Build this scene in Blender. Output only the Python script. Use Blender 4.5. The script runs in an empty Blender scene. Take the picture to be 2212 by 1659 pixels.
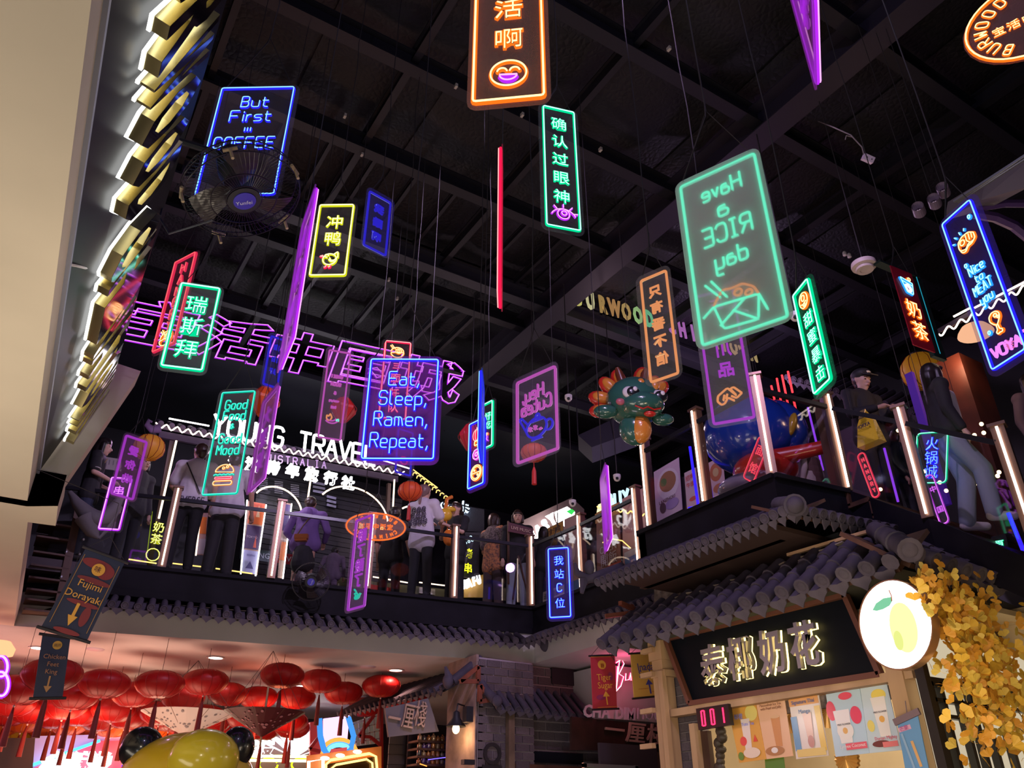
import bpy, bmesh, math, random
from mathutils import Vector as V, Matrix as Mx
random.seed(7)
sc = bpy.context.scene
COL = sc.collection
R = math.radians
# ---------------------------------------------------------------- camera
W, H, F, CX, CY = 2212, 1659, 1725.0, 1100.0, 829.5
PIT, AZ = R(29.4), R(31.8)
FW = V((math.sin(AZ)*math.cos(PIT), math.cos(AZ)*math.cos(PIT), math.sin(PIT)))
RT = V((math.cos(AZ), -math.sin(AZ), 0))
UP = RT.cross(FW)
EYE = V((0, 0, 1.6))
cd = bpy.data.cameras.new('camera'); cam = bpy.data.objects.new('camera', cd); COL.objects.link(cam)
cd.sensor_fit = 'HORIZONTAL'; cd.sensor_width = 36; cd.lens = 36*F/W; cd.shift_x = (W/2-CX)/W
cd.clip_start = .05; cd.clip_end = 200
cam.matrix_world = Mx.Translation(EYE) @ Mx((RT, UP, -FW)).transposed().to_4x4()
sc.camera = cam
# ---------------------------------------------------------------- exposure, world, lamps
sc.view_settings.view_transform = 'Standard'; sc.view_settings.look = 'None'
sc.view_settings.exposure = 0; sc.view_settings.gamma = 1; sc.view_settings.use_curve_mapping = False
wd = bpy.data.worlds.new('hall'); sc.world = wd; wd.use_nodes = True
wd.node_tree.nodes['Background'].inputs[0].default_value = (.040, .030, .062, 1)
wd.node_tree.nodes['Background'].inputs[1].default_value = .36
sc.cycles.max_bounces = 5; sc.cycles.transparent_max_bounces = 24; sc.cycles.diffuse_bounces = 2
sc.cycles.glossy_bounces = 2; sc.cycles.sample_clamp_indirect = 3; sc.cycles.caustics_reflective = False
sc.cycles.caustics_refractive = False; sc.cycles.use_denoising = True

def lamp(name, kind, loc, power, col, size=.5, to=None, spot=None, sy=None):
    l = bpy.data.lights.new(name, kind); l.energy = power; l.color = col
    if kind == 'AREA':
        l.size = size
        if sy: l.shape = 'RECTANGLE'; l.size_y = sy
    else: l.shadow_soft_size = size
    if spot: l.spot_size = R(spot); l.spot_blend = .6
    o = bpy.data.objects.new(name, l); COL.objects.link(o); o.location = loc
    if to is not None: o.rotation_euler = (V(to)-V(loc)).to_track_quat('-Z', 'Y').to_euler()
    return o
WARM, PINK, PURP = (1, .80, .56), (1, .35, .5), (.62, .35, 1)
lamp('soffit_fill', 'AREA', (-2.6, 5.5, .7), 190, (1, .86, .68), 2.2, to=(-1.6, 5.0, 4), sy=6)      # added uplights standing in for shop glow on the left soffit
lamp('soffit_fill', 'AREA', (-1.8, -1.0, .8), 36, (.9, .85, .8), 1.5, to=(-.8, 1.5, 4))
lamp('hall_fill', 'POINT', (2.0, .6, 7.6), 110, (.66, .60, 1), .06)                                     # added fills high in the hall to brighten balconies and people
lamp('hall_fill', 'SPOT', (3.6, 4.6, 8.9), 1050, (.80, .62, 1), .08, to=(3.6, 12.2, 5.2), spot=62)
lamp('hall_fill', 'SPOT', (2.6, 2.2, 8.9), 650, (.72, .52, .95), .08, to=(7.2, 6.6, 5.2), spot=60)
lamp('hall_fill', 'POINT', (9.8, 8.0, 8.6), 60, (.75, .5, .9), .06)
lamp('front_fill', 'AREA', (3.6, 3.2, 1.9), 34, (1, .82, .66), 1.2, to=(6.8, 5.6, 2.9))                  # added fills to brighten the kiosk, yellow figure and banners
lamp('front_fill', 'POINT', (.9, 4.2, 3.0), 40, (1, .85, .65), .15)
lamp('front_fill', 'POINT', (5.3, 6.3, 2.7), 12, (1, .86, .72), .12)
lamp('front_fill', 'AREA', (4.6, 2.2, 2.3), 26, (1, .74, .42), .8, to=(7.3, 3.9, 2.9))
# ---------------------------------------------------------------- pixel rays: a pixel of the photograph to a point on a known plane
def ray(x, y): return FW + RT*((x-CX)/F) - UP*((y-CY)/F)
def atz(x, y, z): r = ray(x, y); return EYE + r*((z-1.6)/r.z)
def atx(x, y, X): r = ray(x, y); return EYE + r*(X/r.x)
def aty(x, y, Y): r = ray(x, y); return EYE + r*(Y/r.y)
def atd(x, y, d): return EYE + ray(x, y)*d
def proj(p):
    q = V(p)-EYE; d = q.dot(FW); return CX+F*q.dot(RT)/d, CY-F*q.dot(UP)/d, d
# ---------------------------------------------------------------- materials
MATS = {}
def mat(name, col, rough=.6, metal=0, emit=None, es=1, var=None, bump=None, spec=.5, coat=0, trans=0):
    if name in MATS: return MATS[name]
    m = bpy.data.materials.new(name); m.use_nodes = True; nt = m.node_tree; b = nt.nodes['Principled BSDF']
    c4 = tuple(col)+(1,)
    b.inputs['Base Color'].default_value = c4; b.inputs['Roughness'].default_value = rough
    b.inputs['Metallic'].default_value = metal; b.inputs['Specular IOR Level'].default_value = spec
    if coat: b.inputs['Coat Weight'].default_value = coat; b.inputs['Coat Roughness'].default_value = .05
    if emit: b.inputs['Emission Color'].default_value = tuple(emit)+(1,); b.inputs['Emission Strength'].default_value = es
    if var:
        tc = nt.nodes.new('ShaderNodeTexCoord'); n = nt.nodes.new('ShaderNodeTexNoise'); n.inputs['Scale'].default_value = var[0]
        n.inputs['Detail'].default_value = 4; r = nt.nodes.new('ShaderNodeValToRGB')
        k = var[1]; c2 = var[2] if len(var) > 2 else tuple(x*(1-k) for x in col)
        r.color_ramp.elements[0].color = tuple(c2)+(1,); r.color_ramp.elements[0].position = .35
        r.color_ramp.elements[1].color = tuple(min(1, x*(1+k*.4)) for x in col)+(1,); r.color_ramp.elements[1].position = .65
        if len(var) > 3:
            mp = nt.nodes.new('ShaderNodeMapping'); mp.inputs['Scale'].default_value = var[3]
            nt.links.new(tc.outputs['Object'], mp.inputs[0]); nt.links.new(mp.outputs[0], n.inputs['Vector'])
        else: nt.links.new(tc.outputs['Object'], n.inputs['Vector'])
        nt.links.new(n.outputs['Fac'], r.inputs[0]); nt.links.new(r.outputs[0], b.inputs['Base Color'])
    if bump:
        tc = nt.nodes.new('ShaderNodeTexCoord')
        if len(bump) > 2 and bump[2] == 'v':
            n = nt.nodes.new('ShaderNodeTexVoronoi'); n.feature = 'DISTANCE_TO_EDGE'; out = n.outputs['Distance']
        else: n = nt.nodes.new('ShaderNodeTexNoise'); n.inputs['Detail'].default_value = 3; out = n.outputs['Fac']
        n.inputs['Scale'].default_value = bump[0]; bp = nt.nodes.new('ShaderNodeBump'); bp.inputs['Strength'].default_value = bump[1]
        bp.inputs['Distance'].default_value = bump[3] if len(bump) > 3 else .02
        nt.links.new(tc.outputs['Object'], n.inputs['Vector']); nt.links.new(out, bp.inputs['Height']); nt.links.new(bp.outputs[0], b.inputs['Normal'])
    if trans:
        t = nt.nodes.new('ShaderNodeBsdfTranslucent'); t.inputs[0].default_value = c4; mx = nt.nodes.new('ShaderNodeMixShader')
        mx.inputs[0].default_value = trans; o = nt.nodes['Material Output']
        nt.links.new(b.outputs[0], mx.inputs[1]); nt.links.new(t.outputs[0], mx.inputs[2]); nt.links.new(mx.outputs[0], o.inputs[0])
    MATS[name] = m; return m
def glow(name, col, s):
    if name in MATS: return MATS[name]
    m = bpy.data.materials.new(name); m.use_nodes = True; nt = m.node_tree; nt.nodes.clear()
    e = nt.nodes.new('ShaderNodeEmission'); e.inputs[0].default_value = tuple(col)+(1,); e.inputs[1].default_value = s
    o = nt.nodes.new('ShaderNodeOutputMaterial'); nt.links.new(e.outputs[0], o.inputs[0]); MATS[name] = m; return m
def clear(name, tint, fac, rough=.2, metal=0, see=(1, 1, 1)):
    if name in MATS: return MATS[name]
    m = bpy.data.materials.new(name); m.use_nodes = True; nt = m.node_tree; b = nt.nodes['Principled BSDF']
    b.inputs['Base Color'].default_value = tuple(tint)+(1,); b.inputs['Roughness'].default_value = rough; b.inputs['Metallic'].default_value = metal
    t = nt.nodes.new('ShaderNodeBsdfTransparent'); t.inputs[0].default_value = tuple(see)+(1,)
    tl = nt.nodes.new('ShaderNodeBsdfTranslucent'); tl.inputs[0].default_value = tuple(tint)+(1,)
    m2 = nt.nodes.new('ShaderNodeMixShader'); m2.inputs[0].default_value = .5
    mx = nt.nodes.new('ShaderNodeMixShader'); mx.inputs[0].default_value = fac
    nt.links.new(b.outputs[0], m2.inputs[1]); nt.links.new(tl.outputs[0], m2.inputs[2])
    nt.links.new(t.outputs[0], mx.inputs[1]); nt.links.new(m2.outputs[0], mx.inputs[2]); nt.links.new(mx.outputs[0], nt.nodes['Material Output'].inputs[0])
    MATS[name] = m; return m
def shiny(name, fac, rough=.02):
    m = bpy.data.materials.new(name); m.use_nodes = True; nt = m.node_tree; nt.nodes.clear()
    t = nt.nodes.new('ShaderNodeBsdfTransparent'); t.inputs[0].default_value = (.93, .93, .95, 1)
    g = nt.nodes.new('ShaderNodeBsdfGlossy'); g.inputs['Roughness'].default_value = rough
    mx = nt.nodes.new('ShaderNodeMixShader'); mx.inputs[0].default_value = fac; o = nt.nodes.new('ShaderNodeOutputMaterial')
    nt.links.new(t.outputs[0], mx.inputs[1]); nt.links.new(g.outputs[0], mx.inputs[2]); nt.links.new(mx.outputs[0], o.inputs[0]); MATS[name] = m; return m
NEON = {  # body colour, body strength, core colour, core strength
 'blue': ((.015, .012, 1), 1.7, (.22, .55, 1), 1.7), 'green': ((.0, .62, .26), 1.3, (.35, 1, .72), 2.2),
 'purple': ((.42, .02, .8), 1.3, (.95, .32, 1), 1.9), 'pink': ((.7, .05, .6), 1.2, (1, .42, .9), 1.8),
 'red': ((1, .01, .07), 1.2, (1, .30, .30), 2.0), 'orange': ((1, .16, .01), 1.3, (1, .72, .28), 2.4),
 'yellow': ((.6, .62, .01), 1.2, (1, 1, .35), 2.2), 'white': ((.8, .8, 1), 1.5, (1, 1, 1), 3.5),
 'teal': ((.0, .6, .4), 1.0, (.1, .95, .7), 1.3), 'cyan': ((.02, .3, 1), 1.3, (.3, .85, 1), 2.0),
 'amber': ((1, .35, .05), .9, (1, .75, .4), 1.5), 'warm': ((1, .38, .22), .9, (1, .82, .66), 3.2),
 # dim ones: seen from the back of the sign, the silicone casing glows weakly
 'blue_back': ((.03, .02, .75), .8, (.25, .3, 1), 1.3), 'green_back': ((.10, .90, .55), 1.5, (.2, 1, .6), 2.5), 'purple_back': ((.50, .05, .72), .75, (.8, .2, 1), 1.5),
 'orange_back': ((1, .36, .13), .8, (1, .7, .3), 1.8), 'pink_back': ((.62, .10, .55), .8, (1, .4, .9), 1.3), 'red_back': ((.9, .03, .10), .8, (1, .1, .12), 1.3)}
def nb(c): a = NEON[c]; return glow('neon_tube_'+c, a[0], a[1])
def nc(c): a = NEON[c]; return glow('neon_core_'+c, a[2], a[3])
# ---------------------------------------------------------------- objects
WM = {}
def link(name, me, parent=None, mw=None):
    o = bpy.data.objects.new(name, me); COL.objects.link(o)
    if parent is not None:
        o.parent = parent
        if mw is not None: o.matrix_local = WM[parent.name].inverted() @ mw; WM[o.name] = mw.copy()
        else: WM[o.name] = WM[parent.name]
    else:
        if mw is not None: o.matrix_world = mw
        WM[o.name] = mw.copy() if mw is not None else Mx()
    return o
def tag(o, label=None, cat=None, group=None, kind=None):
    if label: o['label'] = label
    if cat: o['category'] = cat
    if group: o['group'] = group
    if kind: o['kind'] = kind
    return o
def thing(name, label, cat, loc=(0, 0, 0), group=None, mw=None):
    return tag(link(name, None, None, mw if mw is not None else Mx.Translation(V(loc))), label, cat, group)
TXT = {}
def glyphs(s, off=0, ext=0, fill=True, bev=0, res=2):
    k = (s, off, ext, fill, bev)
    if k not in TXT:
        cu = bpy.data.curves.new('t', 'FONT'); cu.body = s; cu.offset = off; cu.extrude = ext; cu.resolution_u = res
        cu.align_x = 'CENTER'; cu.align_y = 'BOTTOM_BASELINE'
        if not fill: cu.fill_mode = 'NONE'; cu.bevel_depth = bev; cu.bevel_resolution = 0
        o = bpy.data.objects.new('t', cu); me = bpy.data.meshes.new_from_object(o)
        TXT[k] = ([v.co.copy() for v in me.vertices], [tuple(p.vertices) for p in me.polygons])
        bpy.data.objects.remove(o); bpy.data.curves.remove(cu); bpy.data.meshes.remove(me)
    return TXT[k]
class MB:
    def __init__(s): s.v, s.f, s.m = [], [], []
    def add(s, vs, fs, m=0):
        b = len(s.v); s.v += [V(v) for v in vs]; s.f += [tuple(i+b for i in f) for f in fs]; s.m += [m]*len(fs); return s
    def box(s, c, sz, M=None, m=0):
        x, y, z = (a/2 for a in sz); vs = [V((i, j, k)) for i in (-x, x) for j in (-y, y) for k in (-z, z)]
        c = V(c); vs = [(M @ v if M else v)+c for v in vs]
        return s.add(vs, [(0, 1, 3, 2), (4, 6, 7, 5), (0, 4, 5, 1), (2, 3, 7, 6), (0, 2, 6, 4), (1, 5, 7, 3)], m)
    def bar(s, a, b, w, h, m=0, up=(0, 0, 1)):
        a, b = V(a), V(b); d = (b-a); L = d.length; d = d/L; u = V(up); x = d.cross(u)
        if x.length < 1e-4: x = d.cross(V((1, 0, 0)))
        x.normalize(); u = x.cross(d); return s.box((a+b)/2, (w, L, h), Mx((x, d, u)).transposed(), m)
    def hexa(s, q0, q1, m=0):
        n = len(q0); fs = [tuple(range(n))[::-1], tuple(range(n, 2*n))]+[(i, (i+1) % n, n+(i+1) % n, n+i) for i in range(n)]
        return s.add(list(q0)+list(q1), fs, m)
    def slab(s, pts, n, m=0):
        n = V(n); return s.hexa([V(p) for p in pts], [V(p)+n for p in pts], m)
    def tube(s, pts, r, n=6, closed=False, m=0, cap=True, flat=1):
        pts = [V(p) for p in pts]; N = len(pts)
        if N < 2: return s
        rs = r if isinstance(r, (list, tuple)) else [r]*N; up = None; vs = []
        for i, p in enumerate(pts):
            if closed: t = pts[(i+1) % N]-pts[i-1]
            else: t = pts[min(i+1, N-1)]-pts[max(i-1, 0)]
            if t.length < 1e-7: t = V((0, 0, 1))
            t.normalize()
            if up is None:
                up = V((0, 0, 1)) if abs(t.z) < .9 else V((1, 0, 0))
            x = t.cross(up)
            if x.length < 1e-5: x = t.cross(V((.3, .9, .1)))
            x.normalize(); up = x.cross(t)
            for k in range(n):
                a = 2*math.pi*(k+.5)/n; vs.append(p+(x*math.cos(a)*rs[i]+up*math.sin(a)*rs[i]*flat))
        fs = []
        for i in range(N if closed else N-1):
            j = (i+1) % N; fs += [(i*n+k, i*n+(k+1) % n, j*n+(k+1) % n, j*n+k) for k in range(n)]
        if cap and not closed: fs += [tuple(range(n))[::-1], tuple((N-1)*n+k for k in range(n))]
        return s.add(vs, fs, m)
    def lathe(s, prof, n=16, M=None, m=0, lobes=0, la=0, cap=True):
        vs = []
        for r, z in prof:
            for k in range(n):
                a = 2*math.pi*k/n; rr = r*(1-la*(1 if lobes and k % (n//lobes) == 0 else 0)); vs.append(V((rr*math.cos(a), rr*math.sin(a), z)))
        fs = [(i*n+k, i*n+(k+1) % n, (i+1)*n+(k+1) % n, (i+1)*n+k) for i in range(len(prof)-1) for k in range(n)]
        if cap and prof[0][0] > 1e-4: fs.append(tuple(range(n))[::-1])
        if cap and prof[-1][0] > 1e-4: fs.append(tuple((len(prof)-1)*n+k for k in range(n)))
        if M: vs = [M @ v for v in vs]
        return s.add(vs, fs, m)
    def ball(s, c, r, nu=12, nv=8, M=None, m=0):
        r = (r, r, r) if not isinstance(r, (tuple, list)) else r; c = V(c)
        prof = [(math.sin(math.pi*i/nv), -math.cos(math.pi*i/nv)) for i in range(nv+1)]
        vs = [V((p*math.cos(2*math.pi*k/nu)*r[0], p*math.sin(2*math.pi*k/nu)*r[1], z*r[2])) for p, z in prof for k in range(nu)]
        vs = [(M @ v if M else v)+c for v in vs]
        return s.add(vs, [(i*nu+k, i*nu+(k+1) % nu, (i+1)*nu+(k+1) % nu, (i+1)*nu+k) for i in range(nv) for k in range(nu)], m)
    def text(s, t, M, off=0, ext=0, m=0, fill=True, bev=0, up=False):
        vs, fs = glyphs(t, off, ext, fill, bev)
        return s.add([M @ v for v in vs], fs, m)
    def build(s, name, mats, parent=None, world=True, smooth=False, kind=None, label=None):
        me = s.mesh(name, mats, WM[parent.name] if (parent is not None and world) else None, smooth)
        o = link(name, me, parent)
        if kind: o['kind'] = kind
        if label: o['label'] = label
        return o
    def mesh(s, name, mats, M=None, smooth=False):
        me = bpy.data.meshes.new(name)
        vs = s.v
        if M is not None: I = M.inverted(); vs = [I @ v for v in vs]
        me.from_pydata([tuple(v) for v in vs], [], s.f)
        for a in (mats if isinstance(mats, (list, tuple)) else [mats]): me.materials.append(a)
        me.polygons.foreach_set('material_index', s.m)
        if smooth: me.polygons.foreach_set('use_smooth', [True]*len(s.f))
        bm = bmesh.new(); bm.from_mesh(me); bmesh.ops.recalc_face_normals(bm, faces=bm.faces)
        if smooth:
            for e in bm.edges:
                if len(e.link_faces) == 2 and e.calc_face_angle(0) > .9: e.smooth = False
        bm.to_mesh(me); bm.free(); me.update(); return me
def struct(name, mb, mats, parent=None, smooth=False):
    o = mb.build(name, mats, parent, smooth=smooth)
    if parent is None: o['kind'] = 'structure'
    return o
def frame(o, u, v):        # matrix with origin o, x axis u, y axis v (up), z axis towards the viewer
    u = V(u).normalized(); v = V(v).normalized(); n = u.cross(v).normalized(); v = n.cross(u)
    M = Mx((u, v, n)).transposed().to_4x4(); M.translation = V(o); return M
# ---------------------------------------------------------------- single-stroke neon lettering
def dec(s):
    K = {c: i for i, c in enumerate('dcba0123456789ABC', -4)}
    return [[(K[p[i]]/10, K[p[i+1]]/10) for i in range(0, len(p), 2)] for p in s.split('|')]
SF = dict(A='003A60|1454', B='000A4A59564505|45545140 00'.replace(' ', ''), C='685A1A0802105062', D='000A4A68624000', E='60000A6A|0555',
 F='000A6A|0555', G='685A1A08021050626535', H='000A|606A|0565', I='0040|202A|0A4A', M='000A346A60', N='000A606A', O='02081A5A6862501002',
 R='000A5A68665505|3560', S='685A1A08061555646250100 2'.replace(' ', ''), T='303A|0A6A', U='0A021050626A', W='0A1036506A', Y='0A356A|3530',
 a='164655501001031454', c='5616050110 50'.replace(' ', ''), d='5A501001051656', e='03535546160501 1050'.replace(' ', ''), i='1610|1918', l='0A011020',
 m='0006162635|30352656|6056', n='000636555 0'.replace(' ', ''), o='01051646554140 1001'.replace(' ', ''), p='0d06465551 4000'.replace(' ', ''), r='0006|041636',
 s='561605041343525140 00'.replace(' ', ''), t='19112040|0646', u='06011050 56'.replace(' ', ''), v='062046', y='06011050|565d1d', x='0646', h='000A|043655 50'.replace(' ', ''))
SF['V'] = '0A306A'; SF['L'] = '0A0060'; SF['K'] = '000A|6A0560'; SF['P'] = '000A5A686505'; SF['f'] = '101949|0646'; SF['g'] = '5616050110505 6|505d1d'.replace(' ', ''); SF['m'] = '000616263530|3526465560 60'.replace(' ', ''); SF[','] = '110b'; SF['&'] = '620818 3A4804012042 54'.replace(' ', ''); SF['.'] = '0001'; SF['-'] = '0444'; SF[' '] = ''
def soften(p, r=.1):
    if len(p) < 3: return p
    closed = p[0] == p[-1]; out = [] if closed else [p[0]]; n = len(p)
    rng = range(0, n-1) if closed else range(1, n-1)
    for i in rng:
        b = V(p[i]); a = V(p[i-1 if i or not closed else n-2]); c = V(p[i+1]); da = a-b; dc = c-b
        k = min(r, da.length*.45, dc.length*.45)
        if da.length < 1e-6 or dc.length < 1e-6: continue
        q0 = b+da.normalized()*k; q1 = b+dc.normalized()*k
        for t in (0, .5, 1): out.append(tuple(q0*(1-t)**2+b*2*t*(1-t)+q1*t*t))
    out.append(out[0] if closed else p[-1]); return out
def strokes(text, size, sp=.22):
    out = []; x = 0
    for ch in text:
        g = SF.get(ch, '')
        if not g: x += .45; continue
        ps = dec(g); w = max(q[0] for p in ps for q in p)
        for p in ps: out.append([(q[0]+x, q[1]) for q in soften(p)])
        x += w+sp
    x -= sp
    return [[((q[0]-x/2)*size, (q[1]-.5)*size) for q in p] for p in out]
# ---------------------------------------------------------------- shared materials
BLACK = mat('black_paint', (.012, .012, .016), .55)
CHAR = mat('charcoal_fascia', (.009, .008, .013), .6, var=(3, .3), spec=.12)
WHITE = mat('white_plaster', (.52, .50, .50), .8, var=(1.2, .08))
CREAM = mat('cream_plaster', (.66, .58, .46), .85, var=(.6, .12))
CEIL = mat('roof_insulation', (.011, .010, .015), .6, bump=(13, .45, 'v', .03), var=(1.5, .4))
STEEL = mat('dark_steel', (.012, .011, .017), .55, .1)
STEEL2 = mat('grey_steel', (.040, .038, .052), .5, .2)
TILE = [mat('clay_tile_%s' % n, c, .8, var=(6, .22), bump=(14, .25), spec=.2) for n, c in (('grey', (.085, .072, .098)), ('ash', (.102, .088, .115)), ('slate', (.070, .060, .084)))]
WOOD = mat('pale_timber', (.50, .33, .18), .6, var=(3, .25, (.40, .25, .13), (1, 1, .12)))
DWOOD = mat('dark_timber', (.10, .045, .025), .55, var=(4, .4, (.05, .022, .014), (1, 1, .15)))
RWOOD = mat('red_timber', (.20, .055, .03), .5, var=(5, .3))
BRONZE = mat('bronze_cladding', (.22, .13, .10), .38, .65)
GOLD = mat('gold_mirror', (.66, .56, .26), .22, .9)
GOLDF_REFL = mat('gold_face_purple_refl', (.34, .22, .34), .08, 1)  # purple reflections put into the base colour of the letter faces
CABLE = mat('grey_cable', (.22, .18, .17), .6)
METAL = mat('aluminium', (.55, .55, .6), .35, .8)
PLASTW = mat('white_plastic', (.75, .70, .70), .4)
# ---------------------------------------------------------------- the room
fl = MB(); fl.box((0, 6, -.05), (40, 40, .1)); struct('floor', fl, mat('stone_floor', (.30, .27, .24), .5, var=(2, .2)))
lc = MB()
nA, nB, nC = atz(125, 1093, 4), atz(120, 1136, 4), atz(60, 1128, 4)
edge = [(-.52, -5), (-.29, 2.15), (-.10, 7.54), (nA.x, nA.y), (nB.x, nB.y), (nC.x, nC.y), (.11, 12.62)]
left = [V((x, y, 4)) for x, y in edge]
for i in range(len(left)-1):
    a, b = left[i], left[i+1]; lc.slab([(-12, a.y, 4), a, b, (-12, b.y, 4)], (0, 0, .28))
struct('ceiling_lower_left', lc, CREAM)
lf = MB(); FARA, FARB = V((.11, 12.62, 4)), V((7.42, 11.20, 4))
lf.slab([(-12, 12.62, 4.0), FARA, FARB, (7.42, 20, 4), (-12, 20, 4)], (0, 0, .45))
lf.slab([FARB, (7.42, 5.2, 4), (7.9, 5.2, 4), (16, 5.2, 4), (16, 20, 4), (7.42, 20, 4)], (0, 0, .45))
struct('ceiling_lower', lf, WHITE)
# upper floor slab and its black edge
sl = MB()
E = [(-2.0, 12.62), (.11, 12.62), (1.03, 12.20), (7.42, 11.22), (7.42, 7.33), (6.45, 7.33), (6.45, 5.14), (7.50, 5.03), (16, 4.2)]
def fascia(a, b, z0, z1, t=.12, m=CHAR, name='trim_1', d=1):
    a, b = V((a[0], a[1], 0)), V((b[0], b[1], 0)); u = (b-a).normalized(); n = V((-u.y, u.x, 0))*d
    q = MB(); q.hexa([a+V((0, 0, z0)), b+V((0, 0, z0)), b+n*t+V((0, 0, z0)), a+n*t+V((0, 0, z0))], [a+V((0, 0, z1)), b+V((0, 0, z1)), b+n*t+V((0, 0, z1)), a+n*t+V((0, 0, z1))])
    q.hexa([a-n*.04+V((0, 0, z1-.05)), b-n*.04+V((0, 0, z1-.05)), b+V((0, 0, z1-.05)), a+V((0, 0, z1-.05))], [a-n*.04+V((0, 0, z1)), b-n*.04+V((0, 0, z1)), b+V((0, 0, z1)), a+V((0, 0, z1))])
    q.hexa([a-n*.05+V((0, 0, z0-.05)), b-n*.05+V((0, 0, z0-.05)), b+V((0, 0, z0-.05)), a+V((0, 0, z0-.05))], [a-n*.05+V((0, 0, z0+.04)), b-n*.05+V((0, 0, z0+.04)), b+V((0, 0, z0+.04)), a+V((0, 0, z0+.04))])
    return struct(name, q, m)
for i in range(1, 7): fascia(E[i], E[i+1], 4.50, 4.9, name='trim_%d' % i)
sl.slab([(-6, 12.7, 4.70), (1.03, 12.3, 4.7), (7.5, 11.3, 4.7), (7.5, 24, 4.7), (-6, 24, 4.7)], (0, 0, .17))
sl.slab([(7.5, 24, 4.7), (7.5, 7.4, 4.7), (6.5, 7.4, 4.7), (6.5, 5.2, 4.7), (7.55, 5.1, 4.7), (18, 5.1, 4.7), (18, 24, 4.7)], (0, 0, .17))
struct('floor_upper', sl, mat('upper_floor', (.06, .045, .05), .35))
# stairs going down to the right with their black stringer
st = MB(); S0, S1, S2, S3 = V((7.50, 5.03, 4.9)), V((7.33, 4.13, 4.27)), V((7.35, 3.4, 3.7)), V((7.4, 2.2, 2.8))
for a, b in ((S0, S1), (S1, S2), (S2, S3)):
    st.hexa([a-V((0, 0, .42)), b-V((0, 0, .42)), b+V((.1, 0, -.42)), a+V((.1, 0, -.42))], [a, b, b+V((.1, 0, 0)), a+V((.1, 0, 0))])
struct('trim_7', st, CHAR)
sp = MB()
for i in range(11):
    t = i/11; y = 5.03-2.8*t; z = 4.9-2.1*t; sp.box((8.4, y-.13, z-.20), (1.9, .27, .05)); sp.box((8.4, y-.01, z-.11), (1.9, .03, .18))
struct('floor_stairs', sp, DWOOD)
# roof, its panels, beams
rf = MB(); rf.box((4, 6, 9.95), (34, 40, .1)); struct('ceiling', rf, CEIL)
bm_n = 0
def beam(a, b, w, h, m=STEEL, name='beam'):
    q = MB(); q.bar(a, b, w, .02, 0); q.bar(V(a)+V((0, 0, h)), V(b)+V((0, 0, h)), w, .02, 0); q.bar(V(a)+V((0, 0, h/2)), V(b)+V((0, 0, h/2)), .02, h, 0)
    o = q.build(name, [m]); o['kind'] = 'structure'; return o
for y, m, w in ((1.2, STEEL, .16), (2.9, STEEL, .16), (4.4, STEEL, .16), (5.92, STEEL, .16), (7.40, STEEL, .16), (9.15, STEEL2, .20), (9.85, STEEL, .16), (11.8, STEEL2, .14), (13.6, STEEL, .14)):
    beam((-4, y, 9.30), (16, y-.0, 9.30), w, .24, m)
for x, m, w in ((2.36, STEEL, .09), (6.42, mat('main_girder', (.030, .024, .042), .5, .1), .34), (4.4, STEEL, .08), (.4, STEEL, .08), (8.6, STEEL, .12), (10.6, STEEL, .12), (12.6, STEEL, .12)):
    beam((x, -3, 9.42 if w < .3 else 9.12), (x, 17, 9.42 if w < .3 else 9.12), w, .2 if w < .3 else .4, m)
for i in range(9):                                    # short rafters of the far bays
    beam((1.2+i*.55, 9.9, 9.5), (1.2+i*.55, 11.8, 9.5), .06, .12, STEEL2 if i % 2 else STEEL, 'rafter')
    beam((1.4+i*.62, 7.45, 9.55), (1.4+i*.62, 9.1, 9.55), .05, .1, STEEL, 'rafter')
pan = MB()
for i in range(11):
    for j in range(8):
        x0 = -3.4+i*1.6; y0 = -1.5+j*1.55
        n = 5; vs = []
        for a in range(n+1):
            for b in range(n+1):
                u, v = a/n, b/n; sag = .10*math.sin(math.pi*u)*math.sin(math.pi*v)
                vs.append((x0+u*1.56, y0+v*1.5, 9.86-sag-.012*random.random()))
        pan.add(vs, [(a*(n+1)+b, (a+1)*(n+1)+b, (a+1)*(n+1)+b+1, a*(n+1)+b+1) for a in range(n) for b in range(n)])
o = pan.build('insulation_blanket', CEIL, smooth=True); o['kind'] = 'structure'
# dark walls of the hall
wl = MB(); wl.box((-.75, 3.3, 6.8), (.1, 17, 5.6)); struct('wall_left', wl, BLACK)
wf = MB(); wf.box((4, 17.2, 7.3), (30, .12, 5.3)); 
struct('wall_far', wf, BLACK)
wr = MB(); wr.box((13.6, 10, 7.3), (.12, 22, 5.3)); struct('wall_right', wr, BLACK)
lo = MB(); lo.box((-2, 20.2, 2), (24, .12, 4.2)); struct('wall_lower_far', lo, mat('lower_wall', (.05, .035, .04), .7))
lo = MB(); lo.box((12, 9, 2), (.12, 18, 4.2)); struct('wall_lower_right', lo, mat('lower_wall', (.05, .035, .04), .7))
# far dropped black ceiling over the upstairs shops
dc = MB(); dc.slab([(-4, 13.2, 9.15), (14, 13.2, 9.15), (14, 17.2, 9.0), (-4, 17.2, 9.0)], (0, 0, .1)); struct('ceiling_dropped', dc, mat('dropped_ceiling', (.016, .018, .026), .5, bump=(2, .3)))
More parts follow.
